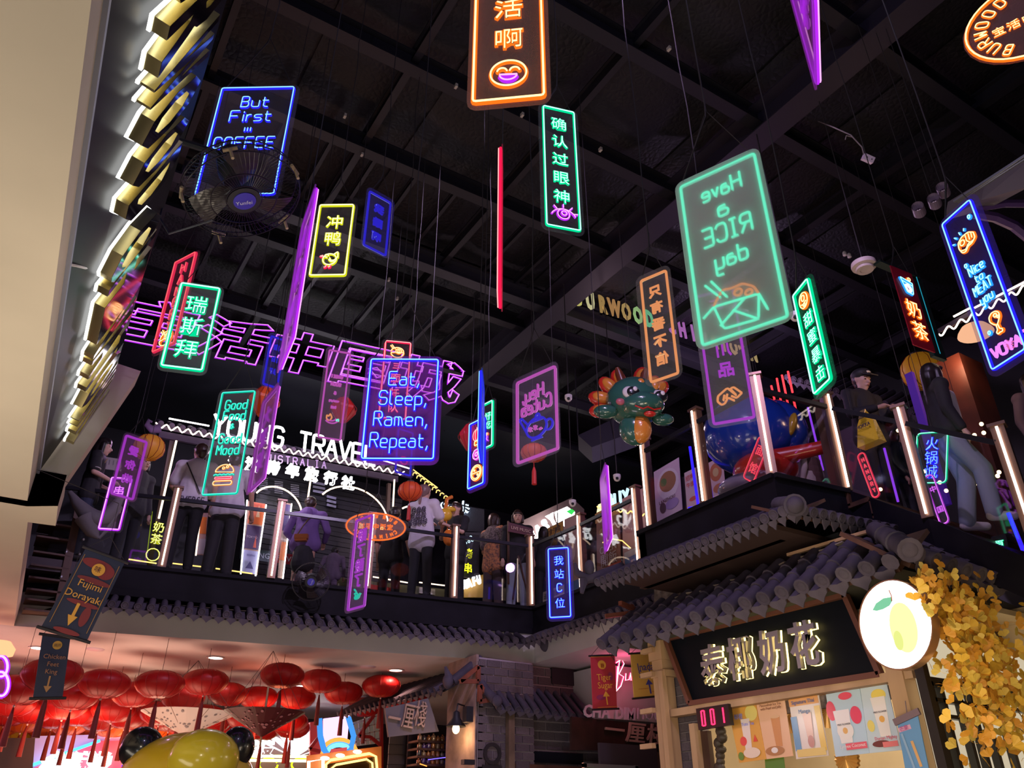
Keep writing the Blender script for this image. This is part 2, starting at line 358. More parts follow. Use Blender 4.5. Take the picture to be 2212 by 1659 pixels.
# ---------------------------------------------------------------- left sign board with gold letters
bB0, bB1 = V((-.50, -3.5, 4.28)), V((-.10, 7.54, 4.28))
def bt(y): return .06+.028*y
bT0, bT1 = V((bt(-3.5), -3.5, 5.6)), V((bt(7.7), 7.7, 5.6))
q = MB(); q.hexa([bB0, bB1, bT1, bT0], [p+V((-.12, 0, .04)) for p in (bB0, bB1, bT1, bT0)])
root = thing('letter_board', 'long black fascia board with gold mirror letters along the cream left soffit', 'sign', (bB1+bB0)/2)
q.build('board', mat('gloss_black', (.005, .005, .007), .45, spec=.2), root)
q = MB(); q.bar(V((-.50, -3.5, 4.27)), V((-.10, 7.54, 4.27)), .05, .05); q.build('edge_strip', mat('blue_grey_trim', (.35, .38, .50), .5), root)
q = MB(); q.hexa([bB1, bB1+V((.0, .35, 0)), bT1+V((0, .35, 0)), bT1], [p+V((.22, 0, -.02)) for p in (bB1, bB1+V((0, .35, 0)), bT1+V((0, .35, 0)), bT1)]); q.build('end_return', CREAM, root)
HALO = glow('white_halo_led', (1, 1, .97), 3)
def board_pt(y, s):     # s 0..1 from lower to upper edge
    a = bB0.lerp(bB1, (y+3.5)/11.04); b = bT0.lerp(bT1, (y+3.5)/11.2); return a.lerp(b, s)
def put_letters(word, y0, y1, s0, s1):
    n = len(word); dy = (y1-y0)/n
    for i, ch in enumerate(word):
        c = board_pt(y0+dy*(i+.5), s0); up = board_pt(y0+dy*(i+.5), s1)-c; hgt = up.length
        u = (board_pt(y0+dy, .5)-board_pt(y0, .5)).normalized(); M = frame(c, u, up)
        vs, _ = glyphs(ch); w = max(v.x for v in vs)-min(v.x for v in vs); hh = max(v.y for v in vs)
        S = M @ Mx.Diagonal((dy*.80/w, hgt/hh, 1, 1))
        q = MB(); q.text(ch, S @ Mx.Translation((0, 0, .085)), .035, .035); 
        o = q.build('letter', GOLD, root)
        vs2 = MB(); vs2.text(ch, S @ Mx.Translation((0, 0, .1215)), .03, 0); vs2.build('face', GOLDF_REFL, o)
        q = MB(); q.text(ch, S @ Mx.Translation((0, 0, .040)), .045, .008); q.build('halo', HALO, o)
put_letters('BURWOOD', 1.95, 4.2, .27, .66)
put_letters('CHINATOWN', 4.45, 7.45, .27, .66)
q = MB(); pts = [atz(140, 570, 4.27), atz(165, 574, 4.35), atz(185, 579, 4.5), atz(204, 580, 4.7)]; q.tube(pts, .008); tag(q.build('loose_cable', PLASTW), 'short white cable running from the cream soffit onto the black letter board', 'cable')
# ---------------------------------------------------------------- clay tile eaves
def tile_meshes(r, L, tw, name):
    b = MB(); n = 10
    b.lathe([(0, 0), (r*.5, -.004), (r*.62, .004), (r*.86, -.004), (r, 0), (r, .03), (r*.9, .05), (r*.84, L)], n, Mx.Rotation(-math.pi/2, 4, 'X'))
    me1 = b.mesh(name+'_barrel', TILE[0], smooth=True)
    d = MB(); w = tw/2; z0 = -r*.35
    pts = [(-w, 0, z0), (-w*.8, 0, z0-r*1.0), (-w*.35, 0, z0-r*1.5), (0, 0, z0-r*2.1), (w*.35, 0, z0-r*1.5), (w*.8, 0, z0-r*1.0), (w, 0, z0), (w*.5, 0, z0-r*.28), (0, 0, z0-r*.4), (-w*.5, 0, z0-r*.28)]
    d.hexa([V(p) for p in pts], [V(p)+V((0, .018, 0)) for p in pts])
    m = 6; vs = []
    for y in (0, L):
        for k in range(m+1):
            a = math.pi*k/m; vs.append((-w*math.cos(a), y, z0-r*.4*math.sin(a)))
    d.add(vs, [(k, k+1, m+2+k, m+1+k) for k in range(m)])
    me2 = d.mesh(name+'_drip', TILE[1], smooth=False)
    return me1, me2
def eave(name, label, p0, p1, inner, n, r, rows=1, deckm=BLACK, jack=(0, 0)):
    p0, p1, inner = V(p0), V(p1), V(inner); u = (p1-p0); sp = u.length/n; u.normalize(); L = inner.length; y = inner.normalized(); z = u.cross(y)
    if z.z < 0: z = -z
    x = y.cross(z); Ls = L/rows*1.08
    root = thing(name, label, 'tiled eave', (p0+p1)/2)
    b, d = tile_meshes(r, Ls, sp*.98, name)
    Mr = Mx((x, y, z)).transposed().to_4x4()
    for i in range(n+1):
        c = p0+u*sp*i
        jf = min(1, (i+.25)/jack[0] if jack[0] else 1, (n-i+.25)/jack[1] if jack[1] else 1); jk = [min(1, max(0, jf*rows-k)) for k in range(rows)]
        for k in range(rows):
            if jk[k] < .08: continue
            M = Mr.copy(); M.translation = c+y*(L/rows*k)+z*(.004*k)+V((0, 0, random.uniform(-1, 1)*r*.06))
            o = link('barrel_tile', b, root, M @ Mx.Rotation(random.uniform(-.02, .02), 4, 'Z') @ Mx.Diagonal((1, jk[k], 1, 1)))
            if random.random() < .45: o.material_slots[0].link = 'OBJECT'; o.material_slots[0].material = random.choice(TILE[1:])
        if i < n:
            M = Mr.copy(); M.translation = c+u*sp*.5+y*.01-z*r*.15
            link('drip_tile', d, root, M @ Mx.Diagonal((1, max(.1, jf), 1, 1)))
    q = MB(); zz = -z*(r*1.1); q.hexa([p0+zz+y*.05, p1+zz+y*.05, p1+zz+y*L, p0+zz+y*L], [p0+zz*1.5+y*.05, p1+zz*1.5+y*.05, p1+zz*1.5+y*L, p0+zz*1.5+y*L]); q.build('deck_board', deckm, root)
    return root
def off(a, b, t, z):
    a, b = V((a[0], a[1], 0)), V((b[0], b[1], 0)); u = (b-a).normalized(); n = V((u.y, -u.x, 0)); return a+n*t+V((0, 0, z)), b+n*t+V((0, 0, z)), n
f0, f1, n1 = off(E[2], E[3], .40, 4.24)
f0 = f0+(f0-f1)*.05
eave('tiled_eave', 'long dark tiled eave below the far balcony edge above the red lanterns', f0, f1-(f1-f0).normalized()*.32, -n1*.42+V((0, 0, .20)), 40, .052)
g0, g1, n2 = off(E[3], E[4], .40, 4.24)
eave('tiled_eave', 'dark tiled eave receding to the right below the balcony beside the inner corner', g0+V((0, -.30, 0)), g1, -n2*.42+V((0, 0, .20)), 24, .052)
q = MB(); q.ball(f1+V((.06, .05, .0)), (.09, .09, .12)); q.ball(f1+V((.08, .1, .16)), (.06, .06, .08)); q.tube([f1+V((.1, .1, 0)), f1+V((.42, .4, .2))], .06)
tag(q.build('ridge_ornament', TILE[2], smooth=True), 'small round grey finial where two balcony eaves meet at the inner corner', 'ornament')
# projecting balcony eaves
h0, h1, n3 = V((5.98, 7.62, 4.26)), V((5.98, 4.62, 4.26)), V((-1, 0, 0))
eave('tiled_eave', 'purple lit tiled eave under the projecting balcony, running to its corner', h0, h1, (.48, 0, .25), 26, .055, deckm=DWOOD, jack=(0, 4))
eave('tiled_eave', 'short tiled eave on the front side of the projecting balcony, right of the corner', (6.02, 4.62, 4.26), (7.35, 4.50, 4.26), (0, .48, .25), 11, .055, deckm=DWOOD, jack=(4, 0))
hd = V((6.45, 5.14, 4.55))-V((5.95, 4.56, 4.26)); q = MB(); q.tube([V((5.95, 4.56, 4.26))+hd*t for t in (0, .04, .08, .5, 1)], [.105, .105, .09, .085, .08], 14); q.ball(V((5.95, 4.56, 4.26)), (.08, .08, .08), 12, 8)
tag(q.build('corner_tile', TILE[1], smooth=True), 'large round hip tile at the corner of the projecting balcony eave', 'tile')
q = MB(); q.slab([(6.05, 7.33, 4.2), (6.05, 5.0, 4.2), (7.6, 5.0, 4.2), (7.6, 7.33, 4.2)], (0, 0, .05)); q.box((6.5, 6.3, 4.35), (.08, 2.2, .3)); struct('ceiling_projecting', q, mat('raw_timber_soffit', (.05, .025, .02), .8))
q = MB()
a = V((6.0, 7.62, 4.26)); q.tube([a+V((.4, 0, .25)), a+V((.1, .06, .12)), a+V((-.08, .12, .06)), a+V((-.18, .18, .14)), a+V((-.2, .2, .26))], [.07, .07, .06, .045, .02], 8); q.ball(a+V((-.05, .1, .2)), (.06, .07, .1)); q.tube([a+V((-.12, .13, .05)), a+V((-.16, .13, -.12))], [.06, .025], 6)
tag(q.build('dragon_finial', TILE[2], smooth=True), 'dark dragon-shaped finial at the far end of the projecting tiled eave', 'ornament')
q = MB(); q.bar((6.3, 7.6, 4.05), (7.2, 7.9, 4.0), .05, .05); q.bar((6.3, 7.9, 3.95), (7.2, 7.5, 4.1), .05, .05); q.bar((6.6, 7.75, 3.7), (6.6, 7.75, 4.1), .05, .05)
tag(q.build('red_brace', RWOOD), 'crossed red steel braces under the dragon-ended eave', 'brace')
# left curved roof horn and timber post
root = thing('roof_horn', 'grey upturned roof corner behind the purple signs at the far left', 'roof', aty(200, 1110, 12.0))
q = MB()
P = [aty(150, 1062, 12), aty(165, 1085, 12), aty(185, 1108, 12), aty(205, 1122, 12), aty(228, 1118, 12), aty(248, 1095, 12), aty(262, 1072, 12)]
q.tube(P, [.03, .07, .11, .13, .11, .08, .05], 8); q.tube([P[2]+V((0, 0, -.05)), aty(200, 1150, 12), aty(213, 1163, 12)], [.14, .09, .02], 8); q.tube([aty(213, 1163, 12), aty(230, 1145, 12), aty(262, 1095, 12)], [.02, .03, .02], 6)
q.build('ridge', mat('roof_horn_grey', (.12, .11, .12), .7, bump=(8, .3)), root, smooth=True)
# wine rack
root = thing('wine_rack', 'brown timber wine rack with lying bottles beside the far left corner', 'wine rack', aty(110, 1340, 12.35))
y = 12.35; q = MB(); q.bar(aty(172, 1090, y), aty(128, 1300, y), .1, .1, up=(0, 1, 0)); q.build('post', DWOOD, root)
q = MB(); q.hexa([aty(84, 1125, y+.5), aty(180, 1125, y+.5), aty(140, 1345, y+.5), aty(44, 1345, y+.5)], [aty(84, 1125, y+.55), aty(180, 1125, y+.55), aty(140, 1345, y+.55), aty(44, 1345, y+.55)]); q.build('back_panel', mat('rack_back', (.03, .012, .01), .6), root)
zz = [aty(100, yy, y).z for yy in (1131, 1162, 1196, 1225, 1252, 1278, 1300, 1322)]
for i, z in enumerate(zz):
    a = aty(84-5*i, 1131+27*i, y); b = aty(168-5.5*i, 1135+27*i, y)
    q = MB(); q.box(((a.x+b.x)/2, y+.2, z), (b.x-a.x, .5, .025)); q.build('shelf', DWOOD, root)
BOT = mat('bottle_glass', (.012, .02, .014), .08, spec=.8); FOIL = mat('bottle_foil', (.35, .36, .42), .3, .6)
bt_ = MB(); bt_.lathe([(0, 0), (.037, .002), (.038, .02), (.038, .19), (.014, .24), (.014, .25)], 12, Mx.Rotation(math.pi/2, 4, 'X')); bt_m = bt_.mesh('bottle', BOT, smooth=True)
ft_ = MB(); ft_.lathe([(.015, .25), (.016, .31), (0, .312)], 12, Mx.Rotation(math.pi/2, 4, 'X')); ft_m = ft_.mesh('bottle_foil', FOIL, smooth=True)
for i, z in enumerate(zz[1:]):
    a = aty(84-5*(i+1), 1131+27*(i+1), y); b = aty(168-5.5*(i+1), 1135+27*(i+1), y)
    for k in range(2):
        x = a.x+(b.x-a.x)*(.62+.26*k); M = Mx.Translation((x, y+.24, z+.052)) @ Mx.Rotation(R(random.uniform(20, 35)), 4, 'Z')
        o = thing('wine_bottle', 'dark wine bottle, %s shelf of the brown rack, %s of the pair' % (('first', 'second', 'third', 'fourth', 'fifth', 'sixth', 'lowest')[i], ('left', 'right')[k]), 'bottle', mw=M, group='bottles lying in the wine rack'); link('glass', bt_m, o, M); link('foil', ft_m, o, M)
# ---------------------------------------------------------------- railings
GLASS = shiny('railing_glass', .07)
PLED = glow('post_led', (1, .78, .62), 5.0)
def post(x, y, z, n, label, hgt=1.22, col=BRONZE):
    root = thing('railing_post', label, 'railing post', (x, y, z), group='lit posts of the balcony railing'); n = V(n).normalized(); u = V((-n.y, n.x, 0))
    q = MB(); c = V((x, y, z+hgt/2))-n*.045
    q.box(c, (.115, .09, hgt), Mx((u, n, V((0, 0, 1)))).transposed()); q.build('shaft', col, root)
    q = MB(); q.box(V((x, y, z+hgt))-n*.045, (.15, .125, .03), Mx((u, n, V((0, 0, 1)))).transposed()); q.build('cap', col, root)
    q = MB(); q.box(V((x, y, z+hgt/2))+n*.022+u*.0, (.022, .012, hgt-.06), Mx((u, n, V((0, 0, 1)))).transposed()); q.build('led_strip', PLED, root)
    return root
nf = V((-.15, -1, 0)); nl = V((-1, 0, 0))
words_ = ['at the far left end', 'left of the woman in purple', 'behind the mirrored violet sign', 'right of the ponytailed woman', 'at the inner corner', 'right of the blue vertical sign', 'just before the projecting balcony', 'at the far end of the projecting balcony', 'halfway along the projecting balcony', 'at the outer corner of the projecting balcony', 'under the green vertical sign', 'beside the stairs, behind the woman in jeans', 'at the foot of the stairs']
pp = [(1.68, 12.08, 4.9, nf), (3.17, 11.80, 4.9, nf), (4.6, 11.58, 4.9, nf), (6.02, 11.39, 4.9, nf), (7.36, 11.16, 4.9, nf), (7.44, 9.88, 4.9, nl), (7.44, 8.5, 4.9, nl),
      (6.47, 7.15, 4.9, nl), (6.46, 6.17, 4.9, nl), (6.45, 5.16, 4.9, V((-.8, -.6, 0))), (7.51, 5.03, 4.9, V((-.5, -1, 0)))]
s2, s3 = atz(2004, 1117, 4.27), atz(2246, 1200, 3.62)
pp += [(s2.x, s2.y, 4.27, V((-1, -.3, 0))), (s3.x, s3.y, 3.62, V((-1, -.3, 0)))]
for (x, y, z, n), w in zip(pp, words_): post(x, y, z, n, 'bronze railing post with a glowing white strip, '+w)
root = thing('railing_post', 'second bronze corner post behind the strip-lit post under the green vertical sign', 'railing post', (7.62, 5.2, 4.9)); q = MB(); q.box((7.62, 5.2, 5.5), (.14, .14, 1.3)); q.build('shaft', BRONZE, root)
q = MB(); q.box((7.555, 5.12, 5.5), (.012, .012, 1.1)); q.build('led_strip', glow('amber_led', (1, .5, .2), 2.2), root)
def rail(a, b, name='glass_railing', label='', ext=0):
    a, b = V(a), V(b); root = thing(name, label, 'railing', (a+b)/2); u = (b-a).normalized(); z = V((0, 0, 1)); n = V((u.y, -u.x, 0)).normalized()
    q = MB(); q.bar(a+u*.06+z*1.02, b-u*.06+z*1.02, .045, .05); q.build('handrail', mat('rail_black', (.02, .02, .028), .3, .3), root)
    g = MB(); g.hexa([a+u*.09+z*.04, b-u*.09+z*.04, b-u*.09+z*.98, a+u*.09+z*.98], [p-n*.01 for p in (a+u*.09+z*.04, b-u*.09+z*.04, b-u*.09+z*.98, a+u*.09+z*.98)]); g.build('glass_panel', GLASS, root)
P3 = [V(p[:3]) for p in pp]
rl = ['at the far left', 'in front of the travel kiosk', 'in front of the black shutter', 'beside the ponytailed woman', 'between the inner corner and the next post', 'in front of the food posters', 'along the far half of the projecting balcony', 'in front of the blue inflatable', 'on the short front side of the projecting balcony', 'along the stairs', 'at the foot of the stairs']
segs = [(V((.15, 12.45, 4.9)), P3[0]), (P3[0], P3[1]), (P3[1], P3[2]), (P3[2], P3[3]), (P3[3], P3[4]), (P3[4], P3[5]), (P3[5], P3[6]), (P3[7], P3[8]), (P3[8], P3[9]), (P3[9], P3[10]), (P3[10], P3[11]), (P3[11], P3[12])]
rl.insert(4, 'beside the leopard-print shopper')
for (a, b), l in zip(segs, rl): rail(a, b, label='clear glass balustrade with a black handrail, '+l)
# ---------------------------------------------------------------- hanging neon signs
def acr(a, c=(.7, .7, .75)): return clear('acrylic_%d_%d' % (a*100, c[0]*100+c[1]*10), c, a, .25)
WIRE = mat('hanging_wire', (.03, .025, .028), .7)
def rrect(w, h, r, n=4):
    out = []
    for cx, cy, a0 in ((w/2-r, h/2-r, 0), (-w/2+r, h/2-r, 90), (-w/2+r, -h/2+r, 180), (w/2-r, -h/2+r, 270)):
        for k in range(n+1): a = R(a0+90*k/n); out.append((cx+r*math.cos(a), cy+r*math.sin(a)))
    return out
def arc(cx, cy, rx, ry, a0=0, a1=360, n=20): return [(cx+rx*math.cos(R(a0+(a1-a0)*k/n)), cy+ry*math.sin(R(a0+(a1-a0)*k/n))) for k in range(n+1)]
ICON = {  # unit box -1..1: list of (colour or None, points)
 'smile': [('orange', arc(0, 0, 1, 1, n=28)), ('orange', arc(-.35, .12, .28, .3, 10, 170, 8)), ('orange', arc(.35, .12, .28, .3, 10, 170, 8)), ('purple', [(-.5, -.1), (.5, -.1)]+arc(0, -.1, .5, .45, 0, -180, 10))],
 'eye': [('purple', arc(0, -.55, 1.05, .95, 20, 160, 12)), ('purple', arc(0, -.1, .5, .5, n=18)), ('purple', arc(.05, 0, .22, .22, n=10)), ('purple', [(-.55, .35), (-.8, .65)]), ('purple', [(0, .55), (0, .9)]), ('purple', [(.5, .38), (.75, .7)]), ('purple', [(.85, .05), (1.2, .1)])],
 'chick': [('yellow', arc(0, -.1, .72, .72, n=24)), ('yellow', arc(-.35, .35, .2, .2, 0, 300, 8)), ('yellow', [(0, .1), (.1, -.25), (.5, -.25), (.75, .1)]), ('yellow', [(.35, .5), (.8, .9), (.85, .1)]), ('yellow', [(-.1, -.1), (.2, -.45), (.55, -.35)]), ('red', [(-.72, .25), (-1.1, .3), (-.72, .42)]), ('red', [(-.25, -.85), (-.3, -1.15), (-.5, -1.15)]), ('red', [(.15, -.85), (.15, -1.15), (-.05, -1.15)])],
 'burger': [('amber', [(-1, 0)]+arc(0, 0, 1, .9, 180, 0, 14)+[(-1, 0)]), ('amber', arc(-.15, .5, .13, .13, n=8)), ('amber', arc(.25, .62, .13, .13, n=8)), ('teal', [(-1.1+i*.22, -.22+(.09 if i % 2 else -.09)) for i in range(11)]), ('red', [(-.9, -.5), (.9, -.5), (.9, -.72), (-.9, -.72), (-.9, -.5)]), ('amber', [(p[0], p[1]-1.15) for p in rrect(2.0, .45, .2)]+[(.8+.2, -1.15)])],
 'bowl': [('orange', [(-1, 0)]+arc(0, 0, 1, .95, 180, 360, 12)+[(-1, 0)]), ('orange', arc(0, .1, .95, .75, 0, 180, 12)), ('orange', arc(.2, .2, .45, .42, 0, 360, 12)), ('orange', arc(.2, .2, .2, .2, n=8)), ('amber', [(-.9, 1.3), (-.3, .5)]), ('amber', [(-1.1, 1.15), (-.6, .55)])],
 'ricebox': [('green_back', [(-1, .0), (1, .15), (.7, -1.1), (-.8, -1.2), (-1, 0)]), ('green_back', [(-.4, .05), (.85, -.9)]), ('green_back', [(-.8, -1.2), (.2, -.35)]), ('green_back', [(-1, 0), (-1.25, -.9)]), ('green_back', [(1, .15), (1.55, -.25)]), ('orange_back', [(-1, .0)]+[(-.85, .45), (-.4, .8), (.1, .75), (.5, .85), (.9, .35), (1, .15)]), ('orange_back', arc(-.6, .25, .16, .16, n=8)), ('orange_back', arc(-.15, .45, .18, .18, n=8)), ('green_back', [(.35, .4), (.95, 1.5)]), ('green_back', [(.65, .5), (1.25, 1.4)])],
 'teapot': [('blue_back', arc(0, 0, .8, .65, n=22)), ('blue_back', arc(-.1, .75, .16, .14, n=8)), ('blue_back', [(-.6, .45), (.5, .48)]), ('blue_back', [(.65, .35), (1.2, 1.0), (1.35, .9), (.8, -.1)]), ('blue_back', arc(-.95, -.1, .32, .35, 60, 300, 8)), ('blue_back', [(-.4, -.75), (.4, -.75)]), ('pink_back', [(.0, .15), (.2, -.1)]), ('pink_back', [(.2, .15), (0, -.1)]), ('pink_back', [(.4, .15), (.6, -.1)]), ('pink_back', [(.6, .15), (.4, -.1)]), ('pink_back', [(-.4, -.15), (-.2, -.2)])],
 'cookie': [('orange', arc(0, 0, .9, 1, n=18)), ('orange', arc(.0, .3, .35, .4, n=10)), ('orange', [(-.6, -.3), (-.1, -.5), (.5, -.3)]), ('orange', arc(0, -.6, .25, .2, n=8))],
 'steak': [('orange', [(-1, -.1), (-.9, .5), (-.3, .85), (.5, .8), (1, .4), (1, -.2), (.5, -.5), (0, -.5), (-.4, -.85), (-.8, -.7), (-1, -.1)]), ('orange', [(-.9, -.4), (-.3, -.65), (.1, -.3), (.8, -.35)]), ('orange', arc(-.45, .25, .28, .28, n=12)), ('orange', [(.1, .7), (.05, .1), (.3, -.2)]), ('orange', [(.45, .65), (.4, .0)]), ('orange', [(.75, .5), (.7, 0)]), ('cyan', [(-.9, 1.1), (-1.1, 1.35)]), ('cyan', [(-.4, 1.2), (-.45, 1.5)]), ('cyan', [(.1, 1.25), (.2, 1.5)]), ('cyan', [(-1.3, .7), (-1.5, .8)])],
 'leg': [('orange', [(0, -.35)]+[(-.3, -.1), (-.65, .4), (-.6, .9), (-.2, 1.2), (.3, 1.15), (.65, .8), (.6, .35), (.25, -.1), (0, -.35)]), ('orange', arc(.15, .75, .2, .2, n=8)), ('orange', arc(.4, .45, .13, .13, n=8)), ('orange', [(-.1, -.35), (-.12, -.85), (-.35, -1.0), (-.2, -1.3), (.1, -1.2), (.35, -1.3), (.45, -1.0), (.15, -.85), (.12, -.35)])],
 'lantern': [('red', arc(0, 0, .9, 1, n=18)), ('red', arc(0, 0, .35, 1, n=14)), ('red', [(0, 1), (0, 1.3)]), ('orange', [(-.5, -1.05), (.5, -1.05), (.5, -1.7), (-.5, -1.7), (-.5, -1.05)])],
 'blob': [('pink', [(-.9, .2), (-.5, .8), (.3, .9), (.7, .5), (1, -.1), (.5, -.8), (-.2, -.9), (-.8, -.5), (-.9, .2)]), ('pink', arc(0, 0, .35, .35, n=8)), ('pink', [(.3, .3), (.7, .5)])],
 'bun': [('orange', arc(0, 0, 1, 1, n=20)), ('orange', arc(0, 0, .8, .8, n=16)), ('amber', [(-.75, 0), (.75, 0)]), ('orange', arc(-.3, .35, .12, .12, n=6)), ('orange', arc(.3, -.35, .12, .12, n=6))],
 'hands': [('orange_back', [(-1, .2), (-.4, .9), (-.1, .8), (-.5, .1)]), ('orange_back', [(-.5, .1), (.1, .9), (.3, .8)]), ('orange_back', [(.3, .8), (1, .3), (1.1, -.2), (.8, -.6), (.5, -.5), (.2, 0), (-.3, -.4)]), ('orange_back', [(.2, .35), (.35, -.1)]), ('orange_back', [(.45, .3), (.6, -.2)]), ('orange_back', [(-1, .2), (-.5, -.2), (-.1, .1)])],
 'chilli': [('pink_back', arc(0, .3, 1, .8, 190, 330, 12)), ('pink_back', arc(.1, .6, .8, .7, 200, 320, 10)), ('green_back', [(-1.1, .1), (-.8, -.1), (-.7, .2), (-1.1, .3)]), ('orange_back', [(.2, .0), (.0, .5), (.3, 1.1), (.5, .6), (.8, .8), (.8, .2), (.5, -.1), (.2, 0)])],
 'corn': [('teal', [(-.7, .2), (-.2, -.3), (.3, .1)]), ('teal', [(-.5, -.2), (.1, .4), (.5, .3)]), ('teal', [(.3, .6), (.6, .9)]), ('teal', arc(0, -.2, .4, .2, n=8))],
 'steam': [('blue', [(-.5, .4), (-.5, -.4)]), ('blue', [(0, .4), (0, -.4)]), ('blue', [(.5, .4), (.5, -.4)])],
 'cup': [('cyan', [(-.8, .8), (.9, .5), (.55, -1), (-.3, -.9), (-.8, .8)]), ('cyan', [(-.7, .4), (.8, .15)]), ('white', [(-.35, -.1), (.1, .2), (.5, -.2), (.4, -.7), (-.1, -.7), (-.35, -.1)]), ('orange', arc(.55, .9, .2, .2, n=8))],
 'dots': [('cyan', arc(0, 0, .5, .7, n=6))], 'rings': [('orange_back', arc(0, 0, .8, .8, n=10))],
 'flower': [('purple', [(-.5, -.8), (0, .2), (.6, -.6)]), ('purple', arc(0, .3, .4, .5, n=8)), ('orange', arc(.3, 1.0, .25, .25, n=8))]}
def neon_mesh(paths, r, M, cols, back, name, parent, oval=False):
    """tubes in the sign plane; a coloured casing and a bright face on the front of it"""
    names = sorted(set(c for c, _ in paths)); q = MB(); s = -1 if back else 1
    for c, p in paths:
        i = names.index(c)
        cl = len(p) > 2 and (V(p[0])-V(p[-1])).length < 1e-4; pts = p[:-1] if cl else p
        q.tube([M @ V((x, y, s*r*1.2)) for x, y in pts], r*1.32, 6, cl, 2*i, flat=1)  # casing widened, so its colour also stands for the halo
        q.tube([M @ V((x, y, s*r*2.6)) for x, y in pts], r*.55, 5, cl, 2*i+1)
    ms = []
    for c in names: ms += [nb(c), nc(c)]
    return q.build(name, ms, parent)
def char_mesh(ch, size, M, col, back, name, parent, r):
    q = MB(); s = -1 if back else 1
    B = M @ Mx.Diagonal((size*s, size, 1, 1)) @ Mx.Translation((0, -.42+.04, 0))
    def put(off, z, ext, m):
        vs, fs = glyphs(ch, off, ext/size)
        q.add([B @ V((v.x, v.y, v.z*size+s*z)) for v in vs], fs, m)
    put(.026, r*1.0, r*.8, 0); put(-.010, r*1.95, r*.25, 1)  # wider body also stands for the halo around the strokes
    return q.build(name, [nb(col), nc(col)], parent)
SIGNS = {}
def sign(label, TL, TR, BLy, d, col, items, back=False, alpha=.07, tint=(.6, .6, .7), r=None, cable=None, name='neon_sign', border=True, margin=.035, group='neon signs hanging in the atrium', rad=.05):
    A = atd(TL[0], TL[1], d); B = atz(TR[0], TR[1], A.z); lo, hi = .05, 4
    for _ in range(40):
        h = (lo+hi)/2
        if proj(A-V((0, 0, h)))[1] < BLy: lo = h
        else: hi = h
    w = (B-A).length; u = (B-A).normalized(); c = (A+B)/2-V((0, 0, h/2)); M = frame(c, u, V((0, 0, 1)))
    root = thing(name, label, 'neon sign', mw=M, group=group); I = Mx()
    r = r or .0075; m = margin*1.0
    q = MB(); t = .004; pl = [V((x, y, 0)) for x, y in rrect(w+2*m, h+2*m, rad)]
    q.slab([p-V((0, 0, t)) for p in pl], (0, 0, 2*t)); q.build('panel', acr(alpha, tint), root, world=False)
    if border:
        bp = rrect(w, h, .012, 2); neon_mesh([(border if isinstance(border, str) else col, bp+[bp[0]])], r, I, None, back, 'frame_tube', root) if False else None
        q_ = [(border if isinstance(border, str) else col, bp+[bp[0]])]
        o = neon_mesh(q_, r, M, None, back, 'frame_tube', root)
    mir = -1 if back else 1
    for it in items:
        k, what, fx, fy, s = it[:5]; cc = it[5] if len(it) > 5 else col
        x, y, s = (fx-.5)*w, (.5-fy)*h, s*w
        if k == 't':
            ps = [(cc, [(x+mir*a*(it[6] if len(it) > 6 else 1), y+b) for a, b in p]) for p in strokes(what, s)]
            neon_mesh(ps, r*.85, M, None, back, 'lettering', root)
        elif k == 'c': char_mesh(what, s, M @ Mx.Translation((x, y, 0)) @ Mx.Diagonal((it[6] if len(it) > 6 else 1, 1, 1, 1)), cc, back, 'character', root, r*.8)
        elif k == 'i':
            ps = [(c2 if cc in (None, col) and len(it) < 6 else cc, [(x+mir*a*s, y+b*s) for a, b in soften(p, .12)]) for c2, p in ICON[what]]
            neon_mesh(ps, r*.8, M, None, back, 'pictogram', root)
    # suspension: two wires to a hook, one cable to the roof
    top = V((0, h/2+m, 0)); k = M @ (top+V((0, .30*max(w, .22)/.3, 0))); zt = 9.3 if cable is None else cable
    q = MB()
    for sx in (-1, 1): q.tube([M @ V((sx*(w/2-.02), h/2+m-.01, 0)), k], .0028, 4)
    q.build('wire', WIRE, root)
    q = MB(); pts = [k]; n = 7
    for i in range(1, n): pts.append(k.lerp(V((k.x, k.y, zt)), i/n)+V((random.uniform(-1, 1)*.012, random.uniform(-1, 1)*.012, 0)))
    pts.append(V((k.x, k.y, zt))); q.tube(pts, .0042, 4); q.tube([M @ V((-(w/2-.02), h/2+m, 0)), k+V((-.01, 0, -.05)), k+V((.006, 0, .12))], .0042, 4); q.build('cable', WIRE, root)
    return root, M, w, h
L4 = lambda s, x, y0, dy, size, **k: [('c', ch, x, y0+dy*i, size) for i, ch in enumerate(s)]
sign('blue neon sign reading But First COFFEE, behind the big wall fan at upper left', (482, 195), (637, 192), 425, 5.5, 'blue', [('t', 'But', .50, .14, .20), ('t', 'First', .48, .28, .20), ('i', 'steam', .48, .41, .08), ('t', 'COFFEE', .47, .535, .20, 'blue', .85)], cable=8.0)
sign('orange neon sign with smiling face, largest at the top centre', (1036, -190), (1163, -205), 228, 4.2, 'orange', [('c', '起', .5, .12, .50), ('c', '来', .5, .26, .50), ('c', '快', .5, .435, .46), ('c', '活', .5, .575, .46), ('c', '啊', .5, .72, .46), ('i', 'smile', .5, .885, .26)], alpha=.2, tint=(.8, .5, .45), r=.009, margin=.03)
sign('green neon sign with a purple eye below its characters, top centre', (1172, 232), (1238, 247), 488, 6, 'green', [('c', c, .5, .13+.155*i, .52) for i, c in enumerate('确认过眼神')]+[('i', 'eye', .52, .885, .36)], r=.008)
